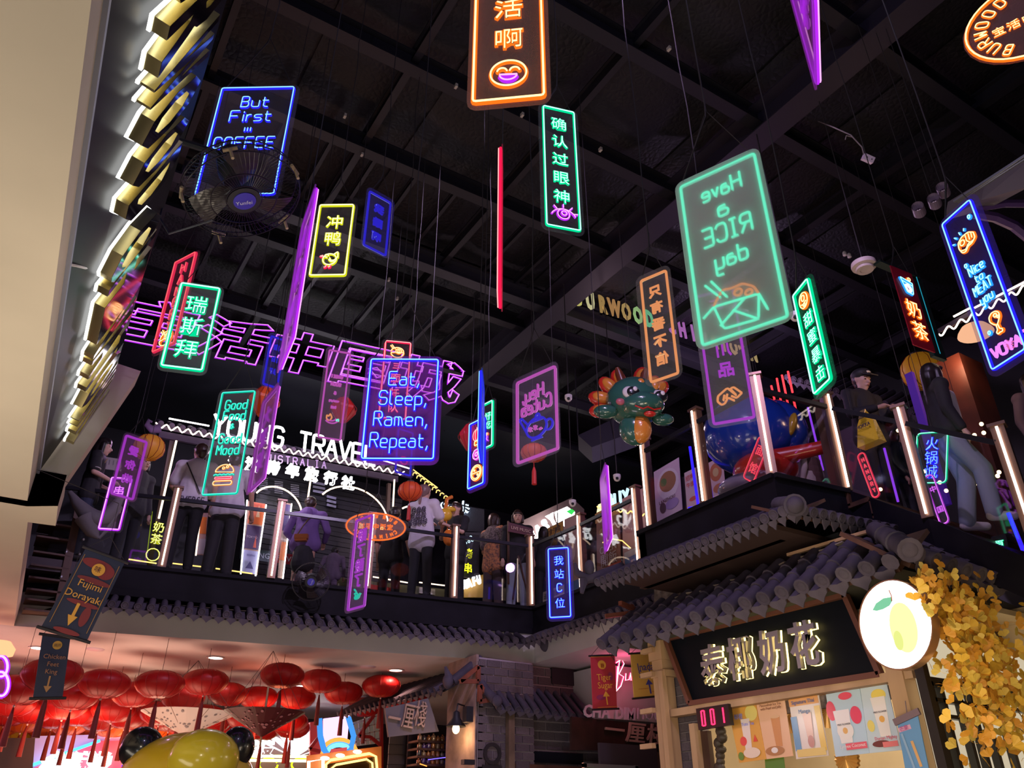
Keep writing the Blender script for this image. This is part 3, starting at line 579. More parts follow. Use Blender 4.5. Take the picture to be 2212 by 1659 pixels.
sign('large pale green sign seen from behind, Have a RICE day mirrored', (1469, 403), (1628, 330), 745, 4.4, 'green_back', [('t', 'Have', .52, .12, .24, 'green_back', .8), ('t', 'a', .5, .25, .25), ('t', 'RICE', .5, .40, .27, 'green_back', .8), ('t', 'day', .5, .56, .24, 'green_back', .85), ('i', 'ricebox', .47, .83, .27)], back=True, alpha=.56, tint=(.72, .84, .82), r=.0065, margin=.03)
sign('yellow neon sign with a chick below two characters', (693, 447), (765, 446), 598, 7, 'yellow', [('c', '冲', .5, .24, .52), ('c', '鸭', .5, .48, .52), ('i', 'chick', .5, .77, .27)], r=.010)
sign('dim blue sign seen from behind, three characters, right of the yellow chick sign', (800, 412), (845, 437), 527, 7, 'blue_back', [('c', '我', .5, .24, .46), ('c', '酷', .5, .5, .46), ('c', '啊', .5, .76, .46)], back=True, alpha=.18, tint=(.2, .2, .8), r=.008)
sign('red neon sign reading HANGRY downwards, at left behind the green one', (383, 570), (427, 547), 763, 7.5, 'red_back', [('t', c, .5, .12+.13*i, .34) for i, c in enumerate('HANGRY')]+[('i', 'bowl', .5, .90, .28)], alpha=.15, tint=(.6, .2, .3), r=.010)
sign('green neon sign with three characters at left, in front of the purple letters', (393, 615), (475, 627), 792, 6.5, 'green', [('c', '瑞', .5, .23, .58), ('c', '斯', .5, .5, .58), ('c', '拜', .5, .77, .58)], r=.011, alpha=.14)
sign('narrow dim blue sign seen from behind, left of the long magenta blade', (587, 725), (616, 735), 828, 8, 'blue_back', [('c', '自', .5, .2, .5), ('c', '由', .5, .45, .5), ('c', '好', .5, .7, .5)], back=True, alpha=.2, tint=(.2, .2, .8), r=.009)
sign('magenta back-to-front sign with chilli and flame, left of the red bowl sign', (712, 755), (757, 763), 943, 8, 'pink_back', [('t', 'SWEET', .5, .30, .14), ('t', 'SOUR', .5, .39, .15), ('t', '&', .5, .49, .15), ('t', 'satisfying', .5, .58, .07), ('t', 'hot', .5, .65, .12), ('i', 'chilli', .5, .80, .30)], back=True, alpha=.16, tint=(.6, .4, .7), r=.0075)
sign('red neon sign with a noodle bowl, half behind the blue Eat Sleep sign', (833, 738), (887, 743), 903, 7.5, 'red', [('i', 'bowl', .5, .14, .26), ('c', '三', .5, .32, .3), ('c', '面', .5, .48, .42), ('c', '阡', .5, .68, .42), ('c', '队', .5, .86, .42)], r=.008)
sign('blue neon sign reading Eat, Sleep, Ramen, Repeat, at centre left', (803, 779), (947, 780), 993, 5.5, 'blue', [('t', 'Eat,', .51, .20, .23, 'blue', .85), ('t', 'Sleep,', .51, .40, .23, 'blue', .85), ('t', 'Ramen,', .50, .61, .23, 'blue', .85), ('t', 'Repeat,', .50, .82, .23, 'blue', .80)], alpha=.38, tint=(.50, .10, .85), r=.0085)
sign('teal sign reading Good Food & Good Mood over an orange burger', (482, 850), (552, 846), 1070, 6.5, 'teal', [('t', 'Good', .5, .13, .30, 'teal', .8), ('t', 'Food', .5, .24, .30, 'teal', .8), ('t', '&', .5, .35, .16), ('t', 'Good', .5, .47, .30, 'teal', .8), ('t', 'Mood', .5, .58, .30, 'teal', .8), ('i', 'burger', .52, .80, .27)], alpha=.10, r=.0065)
sign('blue neon sign with red lantern, pink cookie and orange bun icons', (1018, 919), (1050, 903), 1058, 7, 'blue', [('i', 'lantern', .5, .22, .28), ('i', 'blob', .5, .52, .26), ('i', 'bun', .5, .80, .34)], r=.009, tint=(.4, .1, .7), alpha=.2)
sign('green neon sign partly hidden behind the narrow blue blade sign', (1040, 880), (1067, 866), 975, 8.6, 'green', [('c', '好', .6, .3, .5), ('c', '吃', .6, .5, .5), ('i', 'flower', .5, .80, .25)], r=.010)
sign('pink sign seen from behind reading Hey, Cutea mirrored over a blue teapot', (1115, 827), (1197, 790), 1000, 6, 'pink_back', [('t', 'Hey,', .42, .21, .28, 'pink_back', .8), ('t', 'Cutea', .5, .38, .28, 'pink_back', .8), ('i', 'teapot', .5, .66, .32)], back=True, alpha=.14, tint=(.5, .4, .7), r=.0085)
sign('orange sign seen from behind with five outlined characters, left of the rice sign', (1383, 606), (1437, 583), 825, 5.5, 'orange_back', [('c', c, .5, .16+.165*i, .50) for i, c in enumerate('只有番不信')], back=True, alpha=.10, r=.007)
sign('purple sign seen from behind with clasped hands, hanging below the rice sign', (1503, 640), (1582, 622), 915, 6, 'purple_back', [('c', '三', .5, .1, .4), ('c', '川', .5, .47, .42), ('c', '品', .5, .62, .45), ('i', 'hands', .5, .83, .30)], back=True, alpha=.16, r=.008)
sign('green neon sign with an orange cookie above four characters, over the balcony corner', (1719, 640), (1750, 602), 852, 5, 'green', [('i', 'cookie', .5, .14, .28), ('c', '甜', .5, .33, .55), ('c', '蜜', .5, .51, .55), ('c', '暴', .5, .69, .55), ('c', '击', .5, .87, .55)], r=.008, alpha=.3, tint=(.05, .4, .25))
rt_, M_, w_, h_ = sign('red light box with a blue cup and two glowing characters at the right', (1922, 573), (1968, 592), 745, 6, 'red', [('i', 'cup', .5, .22, .32), ('c', '奶', .5, .52, .70, 'orange'), ('c', '茶', .5, .79, .70, 'orange')], alpha=.96, tint=(.50, .03, .08), r=.008, border=False, margin=.0, rad=.005)
q = MB(); q.box((w_/2+.07, 0, -.03), (.14, h_+.03, .03)); q.box((0, h_/2+.01, -.03), (w_+.2, .02, .06)); q.build('casing', mat('box_casing', (.02, .03, .03), .3), rt_, world=False)
q = MB(); q.tube([M_ @ V((w_/2+.04, h_/2-.02, .01)), M_ @ V((w_/2+.04, -h_/2, .01))], .003, 4); q.build('edge_tube', glow('dim_cyan', (.02, .35, .5), .8), rt_)
sign('blue neon sign reading Nice to MEAT you, with steak and drumstick, at the right edge', (2040, 486), (2100, 432), 800, 4.2, 'cyan', [('i', 'steak', .5, .22, .27), ('t', 'Nice', .5, .40, .26, 'cyan', .75), ('t', 'to', .5, .465, .22), ('t', 'MEAT', .5, .53, .26, 'cyan', .7), ('t', 'you', .5, .60, .26, 'cyan', .75), ('i', 'leg', .52, .77, .24), ('i', 'dots', .25, .35, .08), ('i', 'dots', .8, .09, .08), ('i', 'dots', .25, .80, .07)], r=.0065, alpha=.25, tint=(.2, .1, .6), border='blue')
sign('blue neon sign with four characters in front of the inner corner eaves', (1185, 1187), (1228, 1184), 1335, 8, 'blue', [('c', '我', .5, .18, .5), ('c', '站', .5, .38, .5), ('t', 'C', .5, .58, .38), ('c', '位', .5, .80, .5)], r=.0085, tint=(.15, .1, .6), alpha=.2)
sign('violet sign seen from behind over the lower balcony edge, green leaf at its foot', (768, 1125), (802, 1112), 1318, 8, 'purple_back', [('c', '酸', .5, .20, .55), ('c', '了', .5, .37, .55), ('c', '酸', .5, .54, .55), ('c', '了', .5, .70, .55), ('i', 'corn', .5, .87, .3)], back=True, alpha=.22, tint=(.5, .3, .7), r=.009)
sign('magenta sign seen from behind with three characters at the far left of the balcony', (274, 940), (318, 955), 1065, 8.8, 'purple_back', [('c', '愛', .5, .22, .48), ('c', '你', .5, .46, .48), ('c', '哟', .5, .70, .48)], back=True, alpha=.22, tint=(.5, .25, .6), r=.011)
sign('magenta outlined frame half hidden behind the roof horn at far left', (243, 1033), (285, 1036), 1143, 10.2, 'purple', [('c', '串', .5, .25, .6)], alpha=.05, r=.012)
sign('dim violet blue sign hanging behind the lower edge of the Eat Sleep sign', (862, 925), (893, 935), 1018, 8.5, 'blue_back', [('c', '开', .5, .25, .5), ('i', 'rings', .5, .7, .3, 'red_back')], back=True, alpha=.18, tint=(.3, .2, .7), r=.008)
# blade signs seen nearly edge-on
def blade(label, far, near, h, col, t, back=False, chars='', cable=9.3, r=.009):
    A, B = V(far), V(near); u = (B-A).normalized(); w = (B-A).length; c = (A+B)/2-V((0, 0, h/2)); M = frame(c, u, V((0, 0, 1)))
    root = thing('neon_sign', label, 'neon sign', mw=M, group='neon signs hanging in the atrium')
    q = MB(); q.slab([V((x, y, -.004)) for x, y in rrect(w+.06, h+.06, .04)], (0, 0, .008)); q.build('panel', acr(.55, t), root, world=False)
    bp = rrect(w, h, .012, 2); neon_mesh([(col, bp+[bp[0]])], r, M, None, back, 'frame_tube', root)
    for i, ch in enumerate(chars): char_mesh(ch, w*.5, M @ Mx.Translation((0, h/2-(i+1)*h/(len(chars)+1), 0)), col, back, 'character', root, r*.8)
    q = MB(); k = M @ V((0, h/2+.3, 0))
    for sx in (-1, 1): q.tube([M @ V((sx*(w/2-.02), h/2+.02, 0)), k], .003, 4)
    q.tube([k, V((k.x+.01, k.y, (k.z+cable)/2)), V((k.x, k.y, cable))], .0042, 4); q.build('wire', WIRE, root)
def vert(px, py, d): return atd(px, py, d)
a = vert(649, 489, 5.75); b = V(atz(657, 470, a.z))
dv = (V((atd(649, 489, 1)-EYE).xy.to_3d())).normalized()
def edgeon(label, top, d, lean, w, boty, col, tint, side=1, **k):
    A = atd(top[0], top[1], d); v = (A-EYE); v.z = 0; v.normalize(); s = V((v.y, -v.x, 0))*lean
    B = A-(v+s).normalized()*w; lo, hi = .1, 4
    for _ in range(40):
        h = (lo+hi)/2
        if proj(A-V((0, 0, h)))[1] < boty: lo = h
        else: hi = h
    if side < 0: A, B = B, A
    blade(label, A, B, h, col, tint, **k)
edgeon('long magenta blade sign seen almost edge-on, left of centre', (652, 489), 5.6, -.10, .42, 797, 'purple', (.6, .2, .7), -1, chars='你好啊')
edgeon('thin red neon blade seen exactly edge-on, hanging at centre', (1086, 362), 6, .02, .20, 665, 'red', (.7, .1, .2), r=.010)
edgeon('magenta blade sign seen edge-on at the top right, above the rice sign', (1678, -120), 4.2, -.16, .45, 182, 'purple', (.6, .15, .7), -1, chars='你真好')
edgeon('narrow bright blue blade sign in front of the green and lantern signs', (1046, 842), 6.8, .06, .32, 1000, 'blue', (.1, .3, .9))
edgeon('violet blade sign seen edge-on, beside the Good Food sign', (568, 870), 6.8, -.26, .36, 1062, 'purple_back', (.55, .2, .65), -1, chars='大家好')
edgeon('magenta blade sign seen edge-on in front of the food posters', (1297, 1040), 7.2, -.14, .36, 1190, 'purple', (.6, .1, .7), -1, chars='火锅吧')
# oval signs with ring lettering
def ring(label, c, d, rx, ry, col, back, yaw, rot=0):
    C0 = atd(c[0], c[1], d); v = (C0-EYE); v.z = 0; v.normalize(); u = Mx.Rotation(R(yaw), 3, 'Z') @ V((v.y, -v.x, 0)); M = frame(C0, u, V((0, 0, 1)))
    root = thing('neon_sign', label, 'neon sign', mw=M, group='neon signs hanging in the atrium')
    q = MB(); q.slab([V((x, y, -.004)) for x, y in arc(0, 0, rx*1.06, ry*1.06, 0, 345, 23)], (0, 0, .008)); q.build('panel', acr(.2, (.7, .4, .4)), root, world=False)
    r = .0075; p = arc(0, 0, rx, ry, 0, 360, 40); neon_mesh([(col, p)], r, M, None, back, 'ring_tube', root); s = -1 if back else 1
    for txt, a0, a1, flip in (('BURWOOD', 160, 20, 1), ('CHINATOWN', 200, 340, -1)):
        n = len(txt)
        for i, ch in enumerate(txt):
            a = R(a0+rot+(a1-a0)*(i+.5)/n); px, py = .76*rx*math.cos(a), .76*ry*math.sin(a); t = math.atan2(rx*math.sin(a), ry*math.cos(a))-math.pi/2
            if flip < 0: t += math.pi
            ps = []
            for st_ in strokes(ch, min(rx, ry)*.24):
                ps.append((col, [(s*(px+x*math.cos(t)-y*math.sin(t)), py+x*math.sin(t)+y*math.cos(t)) for x, y in st_]))
            neon_mesh(ps, r*.7, M, None, back, 'letter', root)
    for i, ch in enumerate('宝活中国城'): char_mesh(ch, rx*.22, M @ Mx.Translation((s*(i-2)*rx*.24, 0, 0)), col, back, 'character', root, r*.6)
    q = MB(); k = M @ V((0, ry+.25, 0)); q.tube([M @ V((-rx*.4, ry*.95, 0)), k, V((k.x, k.y, 9.3))], .004, 4); q.tube([M @ V((rx*.4, ry*.95, 0)), k], .003, 4); q.build('wire', WIRE, root)
    return root
ring('round orange neon ring reading BURWOOD CHINATOWN, cut by the top right corner', (2222, 40), 3.9, .27, .24, 'orange', False, 8, 82)
ring('oval orange neon sign seen from behind, BURWOOD CHINATOWN mirrored, at the balcony', (812, 1137), 9.2, .335, .16, 'orange', True, 0)
# big outlined purple characters across the hall
root = thing('neon_characters', 'five large purple outlined neon characters strung across the hall at left', 'neon sign', atd(640, 760, 8))
a0 = atd(290, 690, 7.6); a1 = atz(985, 830, a0.z-.02)
u = (a1-a0); wtot = u.length; M0 = frame(a0, u, V((0, 0, 1))); Sh = Mx(((1, .18, 0, 0), (0, 1, 0, 0), (0, 0, 1, 0), (0, 0, 0, 1)))
cen = [340, 506, 650, 790, 925]
for i, ch in enumerate('宝活中国城'):
    p = atz(cen[i], 690+(cen[i]-290)*.205, a0.z); xx = (p-a0).dot(u.normalized())
    sc_ = [.66, .62, .62, .68, .66][i]
    Mc = M0 @ Mx.Translation((xx, 0, 0)) @ Sh @ Mx.Diagonal((sc_*1.08, sc_*.80, sc_, 1)) @ Mx.Translation((0, -.38, 0))
    q = MB(); q.text(ch, Mc, .030, 0, 0, False, .014); q.text(ch, Mc @ Mx.Translation((0, 0, .022)), .030, 0, 1, False, .0055)
    q.build('outlined_character', [nb('purple'), nc('purple')], root)
for i in (0, 2, 4):
    q = MB(); p = atz(cen[i], 690+(cen[i]-290)*.205, a0.z)+V((0, 0, .25)); q.tube([p, V((p.x, p.y, 9.3))], .004, 4); q.build('wire', WIRE, root)
# mirror-foil letters at the right
root = thing('foil_letters', 'mirror-foil letters BURWOOD CHINATOWN hung across the far right of the roof', 'sign', aty(1430, 700, 8.75))
a0 = aty(1236, 654, 8.75); a1 = aty(1640, 782, 8.75); u = a1-a0; n = len('BURWOOD CHINATOWN')
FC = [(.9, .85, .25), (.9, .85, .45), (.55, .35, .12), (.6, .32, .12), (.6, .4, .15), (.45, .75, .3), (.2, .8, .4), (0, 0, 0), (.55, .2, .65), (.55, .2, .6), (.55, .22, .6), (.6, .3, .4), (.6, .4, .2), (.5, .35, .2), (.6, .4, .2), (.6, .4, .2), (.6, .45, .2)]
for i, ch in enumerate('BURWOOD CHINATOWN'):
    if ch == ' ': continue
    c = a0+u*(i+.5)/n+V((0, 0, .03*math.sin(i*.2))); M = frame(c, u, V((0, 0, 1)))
    q = MB(); q.text(ch, M @ Mx.Diagonal((.25, .46, 1, 1)), .045, .01); q.build('letter', mat('foil_%d' % i, FC[i], .22, .75, emit=FC[i], es=.5), root)  # glow put into each foil letter in its own colour, no lamp
for px in (0, 8, 16):
    p = a0+u*(px+.5)/n; q = MB(); q.tube([p+V((0, 0, .3)), V((p.x, p.y, 9.3))], .004, 4); q.build('wire', WIRE, root)
# ---------------------------------------------------------------- near kiosk at the right
KX = 6.5
def kx(x, y, X=KX): return atx(x, y, X)
BRICK = [mat('brick_%d' % i, c, .85, var=(9, .2), bump=(20, .3)) for i, c in enumerate([(.115, .090, .10), (.135, .108, .115), (.095, .075, .085)])]
MORTAR = mat('mortar', (.34, .29, .30), .9)
MORTARD = mat('dark_mortar', (.06, .05, .05), .9)
UB = {}
def brick_mesh(i):
    if i not in UB:
        q = MB(); q.box((0, 0, 0), (1, 1, 1)); UB[i] = q.mesh('brick', BRICK[i])
    return UB[i]
def brick_wall(name, label, O, u, width, height, bw, bh, gap=.010, proud=.012, mort=None, holes=(), thick=.1, cat='wall', structure=True):
    O = V(O); u = V(u).normalized(); n = V((u.y, -u.x, 0))
    q = MB(); q.hexa([O, O+u*width, O+u*width-n*thick, O-n*thick], [p+V((0, 0, height)) for p in (O, O+u*width, O+u*width-n*thick, O-n*thick)])
    root = q.build(name, mort or MORTAR)
    if structure: root['kind'] = 'structure'
    else: tag(root, label, cat)
    rows = int(height/(bh+gap)); WM[root.name] = Mx()
    for j in range(rows):
        x = -(bw+gap)/2*(j % 2)
        while x < width:
            a, b = max(x, 0), min(x+bw, width)
            if b-a > .03:
                c = O+u*(a+b)/2+V((0, 0, (j+.5)*(bh+gap)))+n*proud*random.uniform(.3, 1)
                if not any(h0 <= (a+b)/2 <= h1 and k0 <= (j+.5)*(bh+gap) <= k1 for h0, h1, k0, k1 in holes):
                    M = Mx((u, -n, V((0, 0, 1)))).transposed().to_4x4() @ Mx.Diagonal((b-a, .03, bh*random.uniform(.95, 1), 1)); M.translation = c
                    link('brick', brick_mesh(random.randrange(3)), root, M)
            x += bw+gap
    return root
def quadbox(q, P, n, m=0): q.slab(P, n, m)
eave('tiled_eave', 'large near tiled eave over the black kiosk board with gold characters', (6.05, 7.70, 3.55), (6.02, 3.80, 3.54), (.62, 0, .47), 17, .074, rows=3, deckm=DWOOD, jack=(0, 3))
eave('tiled_eave', 'right side of the near kiosk roof above the yellow leaves', (6.16, 3.62, 3.56), (7.60, 3.70, 3.56), (0, .62, .47), 6, .074, rows=3, deckm=DWOOD, jack=(3, 0))
root = thing('hip_tiles', 'large round hip tiles running up the corner of the near kiosk roof', 'tile', (6.1, 3.7, 3.55))
hd = V((.66, .70, .50)); hl = hd.length; Mh = Mx((hd.cross(V((0, 0, 1))).normalized(), hd.normalized(), hd.cross(V((0, 0, 1))).normalized().cross(hd.normalized()))).transposed().to_4x4()
for k in range(3):
    q = MB(); M = Mh.copy(); M.translation = V((5.98, 3.58, 3.57))+hd*(.31*k); q.lathe([(0, 0), (.05, -.005), (.062, .004), (.085, -.004), (.10, 0), (.10, .03), (.092, .06), (.085, .34)], 14, M @ Mx.Rotation(-math.pi/2, 4, 'X')); q.build('hip_tile', TILE[k % 2], root, smooth=True)
q = MB(); q.hexa([V((6.18, 7.6, 3.53)), V((6.18, 3.86, 3.53)), V((7.62, 3.86, 3.53)), V((7.62, 7.6, 3.53))], [V((6.66, 7.6, 3.93)), V((6.66, 4.2, 3.93)), V((7.62, 4.2, 3.93)), V((7.62, 7.6, 3.93))]); tag(q.build('kiosk_roof_deck', mat('roof_underside', (.05, .05, .03), .8)), 'dark underside boards of the near kiosk roof', 'roof')
q = MB(); q.bar(kx(1702, 1199, 6.62), kx(1893, 1143, 6.62), .04, .03); q.bar(kx(1893, 1143, 6.62), V((7.6, 4.25, 4.02)), .04, .03); tag(q.build('ridge_batten', WOOD), 'pale timber battens along the top of the near kiosk roof', 'batten')
q = MB(); rr = random.Random(3)
for i in range(26):
    p = V((6.60+rr.uniform(0, .1), rr.uniform(4.6, 7.3), 3.98+rr.uniform(-.02, .03))); q.box(p, (rr.uniform(.05, .16), rr.uniform(.08, .3), .015), Mx.Rotation(rr.uniform(-.4, .4), 3, 'Y') @ Mx.Rotation(rr.uniform(-.5, .5), 3, 'Z'))
tag(q.build('tile_offcuts', mat('mortar_rubble', (.26, .22, .16), .9)), 'broken mortar and tile scraps lying along the kiosk roof top', 'rubble', kind='stuff')
q = MB(); q.hexa([kx(1413, 1262, 7.0), kx(1470, 1250, 7.0), kx(1470, 1300, 7.0), kx(1413, 1310, 7.0)], [p+V((.12, 0, 0)) for p in (kx(1413, 1262, 7.0), kx(1470, 1250, 7.0), kx(1470, 1300, 7.0), kx(1413, 1310, 7.0))]); tag(q.build('masonry_block', mat('rough_block', (.16, .14, .12), .9, bump=(12, .8), var=(12, .5))), 'rough grey block behind the left end of the near kiosk roof', 'block')
# sign board
root = thing('sign_board', 'black kiosk name board in a brown frame with four backlit silver characters', 'sign', kx(1670, 1500))
P = [kx(1442, 1381), kx(1829, 1286), kx(1905, 1457), kx(1494, 1520)]; ctr = sum(P, V())/4
inn = [p.lerp(ctr, .045)+(p-ctr).normalized()*-.02 for p in P]
q = MB(); q.slab([p.lerp(ctr, .03) for p in P], (.05, 0, 0)); q.build('panel', mat('board_black', (.004, .006, .010), .5, spec=.12), root)
for i in range(4):
    q = MB(); q.bar(P[i]+V((-.02, 0, 0)), P[(i+1) % 4]+V((-.02, 0, 0)), .06, .05); q.build('frame_rail', mat('frame_brown', (.14, .05, .03), .5), root)
SIL = mat('brushed_silver', (.42, .40, .42), .35, .6); GLOWY = glow('warm_backlight', (1, .72, .22), 4.5)
Mb = frame(P[3], (P[2]-P[3]).normalized(), V((0, 0, 1)))
Mb = frame(ctr, V((0, -1, 0)), V((0, 0, 1)))   # seen from -x: right is -y
for ch, (cx, cy) in zip('泰椰奶花', [(1551, 1437), (1611, 1422), (1680, 1408), (1749, 1393)]):
    c = kx(cx, cy)+V((-.02, 0, 0)); M = frame(c, V((0, -1, 0)), V((0, 0, 1))) @ Mx.Diagonal((.335, .43, 1, 1)) @ Mx.Translation((0, -.38, 0))
    q = MB(); q.text(ch, M @ Mx.Translation((0, 0, .055)), .022, .02); o = q.build('character', SIL, root)
    q = MB(); q.text(ch, M @ Mx.Translation((0, 0, .018)), .030, .008); q.build('backlight', GLOWY, o)
# posts and beams
def post_px(name, label, a, b, X, wy, wx, m=WOOD, cat='post'):
    A, B = kx(*a, X), kx(*b, X); q = MB(); q.bar(V(((A.x+B.x)/2, (A.y+B.y)/2, A.z)), V(((A.x+B.x)/2, (A.y+B.y)/2, min(B.z, .02))), wy, wx, up=(1, 0, 0)); return q
root = thing('kiosk_front', 'pale timber posts and beams of the near kiosk front', 'shopfront', kx(1465, 1659))
pA = kx(1427, 1395); pB = kx(1960, 1450)
q = MB(); q.box((KX, pA.y, pA.z/2), (.16, .17, pA.z)); q.build('post', WOOD, root)
q = MB(); q.box((KX, pA.y-.02, pA.z-.32), (.20, .24, .07)); q.box((KX, pA.y, pA.z-.02), (.20, .22, .30)); q.build('capital', WOOD, root)
pC = kx(1940, 1452); q = MB(); q.box((KX+.02, pC.y, pC.z/2), (.16, .15, pC.z+.5)); q.build('post', WOOD, root)
bm = kx(1494, 1530); q = MB(); q.box((KX+.02, (bm.y+pC.y)/2+.1, bm.z-.02), (.12, bm.y-pC.y+.5, .075)); q.build('beam', WOOD, root)
q = MB(); q.box((KX+.03, bm.y+.02, bm.z/2-.1), (.08, .08, bm.z-.1)); q.build('jamb', WOOD, root)
bat = kx(1432, 1450, 6.42); q = MB(); q.box((6.40, bat.y, bat.z/2), (.06, .07, bat.z)); q.build('batten', WOOD, root)
for yy in (1406, 1458, 1536, 1612):
    c = kx(1405, yy, 6.40); q = MB(); q.box((6.38, c.y+.02, c.z), (.06, .20, .05)); q.build('peg', WOOD, root)
# walls of the kiosk
bl = kx(1440, 1450, 6.62); brick_wall('wall_kiosk', '', (6.62, pA.y+.02, 0), (0, -1, 0), .42, bl.z+.15, .19, .085)
br_y = pC.y-.08
brick_wall('wall_kiosk_front', '', (6.66, br_y, 0), (1, -.0, 0), .48, 3.35, .19, .085)
q = MB(); q.box((6.64, (bm.y+pC.y)/2, bm.z-.11), (.06, bm.y-pC.y, .11)); tag(q.build('wall_lintel', mat('lintel_brick', (.24, .2, .19), .9, var=(20, .5), bump=(18, .5))), kind='structure')
q = MB(); q.box((8.3, 5.6, 1.8), (.06, 4, 3.4)); q.box((7.5, 7.3, 1.8), (1.6, .06, 3.4)); tag(q.build('wall_kiosk_inner', mat('kiosk_inner', (.72, .58, .38), .8, var=(1.5, .1))), kind='structure')
q = MB(); q.box((7.5, 5.6, 3.38), (1.7, 3.4, .05)); tag(q.build('ceiling_kiosk', mat('kiosk_inner', (.7, .58, .4))), kind='structure')
lamp('kiosk_lamp', 'AREA', (7.3, 5.7, 3.3), 26, (1, .80, .55), 1.2, to=(7.3, 5.7, 0))
# digital counter
P = [kx(1503, 1531, 6.42), kx(1572, 1520, 6.42), kx(1578, 1566, 6.42), kx(1509, 1577, 6.42)]
root = thing('digital_counter', 'small black queue counter showing red 001 under the kiosk board', 'display', sum(P, V())/4)
q = MB(); q.slab(P, (.05, 0, 0)); q.build('casing', mat('counter_black', (.015, .01, .01), .3), root)
c = sum(P, V())/4; wy = abs(P[0].y-P[1].y); hz = P[0].z-P[3].z; M = frame(c+V((-.004, 0, 0)), V((0, -1, 0)), V((0, 0, 1)))
SEG = {'0': 'abcdef', '1': 'bc'}; sg = dict(a=((-.5, 1), (.5, 1)), b=((.5, 1), (.5, 0)), c=((.5, 0), (.5, -1)), d=((.5, -1), (-.5, -1)), e=((-.5, -1), (-.5, 0)), f=((-.5, 0), (-.5, 1)))
for i, ch in enumerate('001'):
    q = MB()
    for s_ in SEG[ch]:
        (x0, y0), (x1, y1) = sg[s_]; k = wy*.13; cx = (i-1)*wy*.29; q.bar(M @ V((cx+x0*k*.8*.9+(x1-x0)*k*.08, y0*k*1.3*.92, 0)), M @ V((cx+x1*k*.8*.9-(x1-x0)*k*.08, y1*k*1.3*.92, 0)), .012, .012)
    q.build('digit', glow('digit_red', (1, .02, .08), 3.5), root)
# posters hung in the serving opening
def poster(label, P, X, base, shapes, name='poster', cat='poster', group=None, txt=(), n=V((.006, 0, 0)), glossy=.25):
    Q = [kx(*p, X) for p in P]; c = sum(Q, V())/4; root = thing(name, label, cat, c, group)
    return flat(root, Q, base, shapes, txt, n, glossy)
def flat(root, Q, base, shapes, txt=(), n=V((.006, 0, 0)), glossy=.25):
    u = ((Q[1]-Q[0])+(Q[2]-Q[3]))/2; v = ((Q[0]-Q[3])+(Q[1]-Q[2]))/2; c = sum(Q, V())/4; w, h = u.length, v.length; M = frame(c, u, v)
    if M.col[2].xyz.dot(EYE-c) < 0: pass
    nn = M.col[2].xyz
    q = MB(); q.slab(Q, -nn*.008); q.build('sheet', mat('print_%02d%02d%02d' % tuple(int(a*99) for a in base), base, glossy), root)
    for k, (col, x, y, rx, ry, kind) in enumerate(shapes):
        q = MB(); z = .002+.0015*k
        if kind == 'o': pts = arc(x*w, y*h, rx*w, ry*h, 0, 342, 19)
        elif kind == 'cup': pts = [((x-rx)*w, (y+ry)*h), ((x-rx*.7)*w, (y-ry)*h), ((x+rx*.7)*w, (y-ry)*h), ((x+rx)*w, (y+ry)*h)]
        elif kind == 't': pts = [((x-rx)*w, (y-ry)*h), ((x+rx)*w, (y-ry)*h), (x*w, (y+ry)*h)]
        else: pts = [((x-rx)*w, (y-ry)*h), ((x+rx)*w, (y-ry)*h), ((x+rx)*w, (y+ry)*h), ((x-rx)*w, (y+ry)*h)]
        q.slab([M @ V((a, b, z)) for a, b in pts], nn*.0012); q.build('print', mat('print_%02d%02d%02d' % tuple(int(a*99) for a in col), col, glossy), root)
    for t, x, y, s, col in txt:
        q = MB(); q.text(t, M @ Mx.Translation((x*w, y*h, .014)) @ Mx.Diagonal((s*w, s*w, 1, 1)) @ Mx.Translation((0, -.35, 0)), 0, .0008); q.build('lettering', mat('ink_%02d%02d%02d' % tuple(int(a*99) for a in col), col, .5), root)
    return root
G = 'drink posters in the kiosk opening'
poster('orange fruit tea poster, leftmost in the kiosk opening', [(1572, 1525), (1632, 1517), (1655, 1640), (1597, 1648)], 6.56, (.80, .42, .08), [((.85, .75, .2), .25, .32, .22, .14, 'o'), ((.9, .78, .70), .0, -.05, .16, .28, 'cup'), ((.85, .1, .08), -.15, -.15, .12, .08, 'o'), ((.8, .1, .05), .28, -.12, .08, .06, 't'), ((.9, .75, .6), .1, -.36, .3, .09, 'o'), ((.15, .3, .05), -.3, -.40, .1, .07, 'o')], group=G, txt=[('鲜橙', -.2, .28, .16, (.25, .3, .75)), ('Yuzu Tea', .1, .14, .12, (.25, .3, .75))])
poster('peach poster of an iced passionfruit tea glass, second from the left', [(1633, 1517), (1694, 1508), (1713, 1633), (1656, 1640)], 6.56, (.88, .55, .32), [((.70, .32, .10), .08, -.05, .16, .26, 'cup'), ((.85, .55, .3), .08, .2, .17, .03, 'o'), ((.5, .24, .08), -.1, -.38, .34, .08, 'o'), ((.9, .85, .8), -.1, -.37, .12, .05, 'o')], group=G, txt=[('Passionfruit Ice Tea', 0, .42, .10, (.3, .12, .05)), ('with Pearl and Jelly', 0, .36, .10, (.3, .12, .05))])
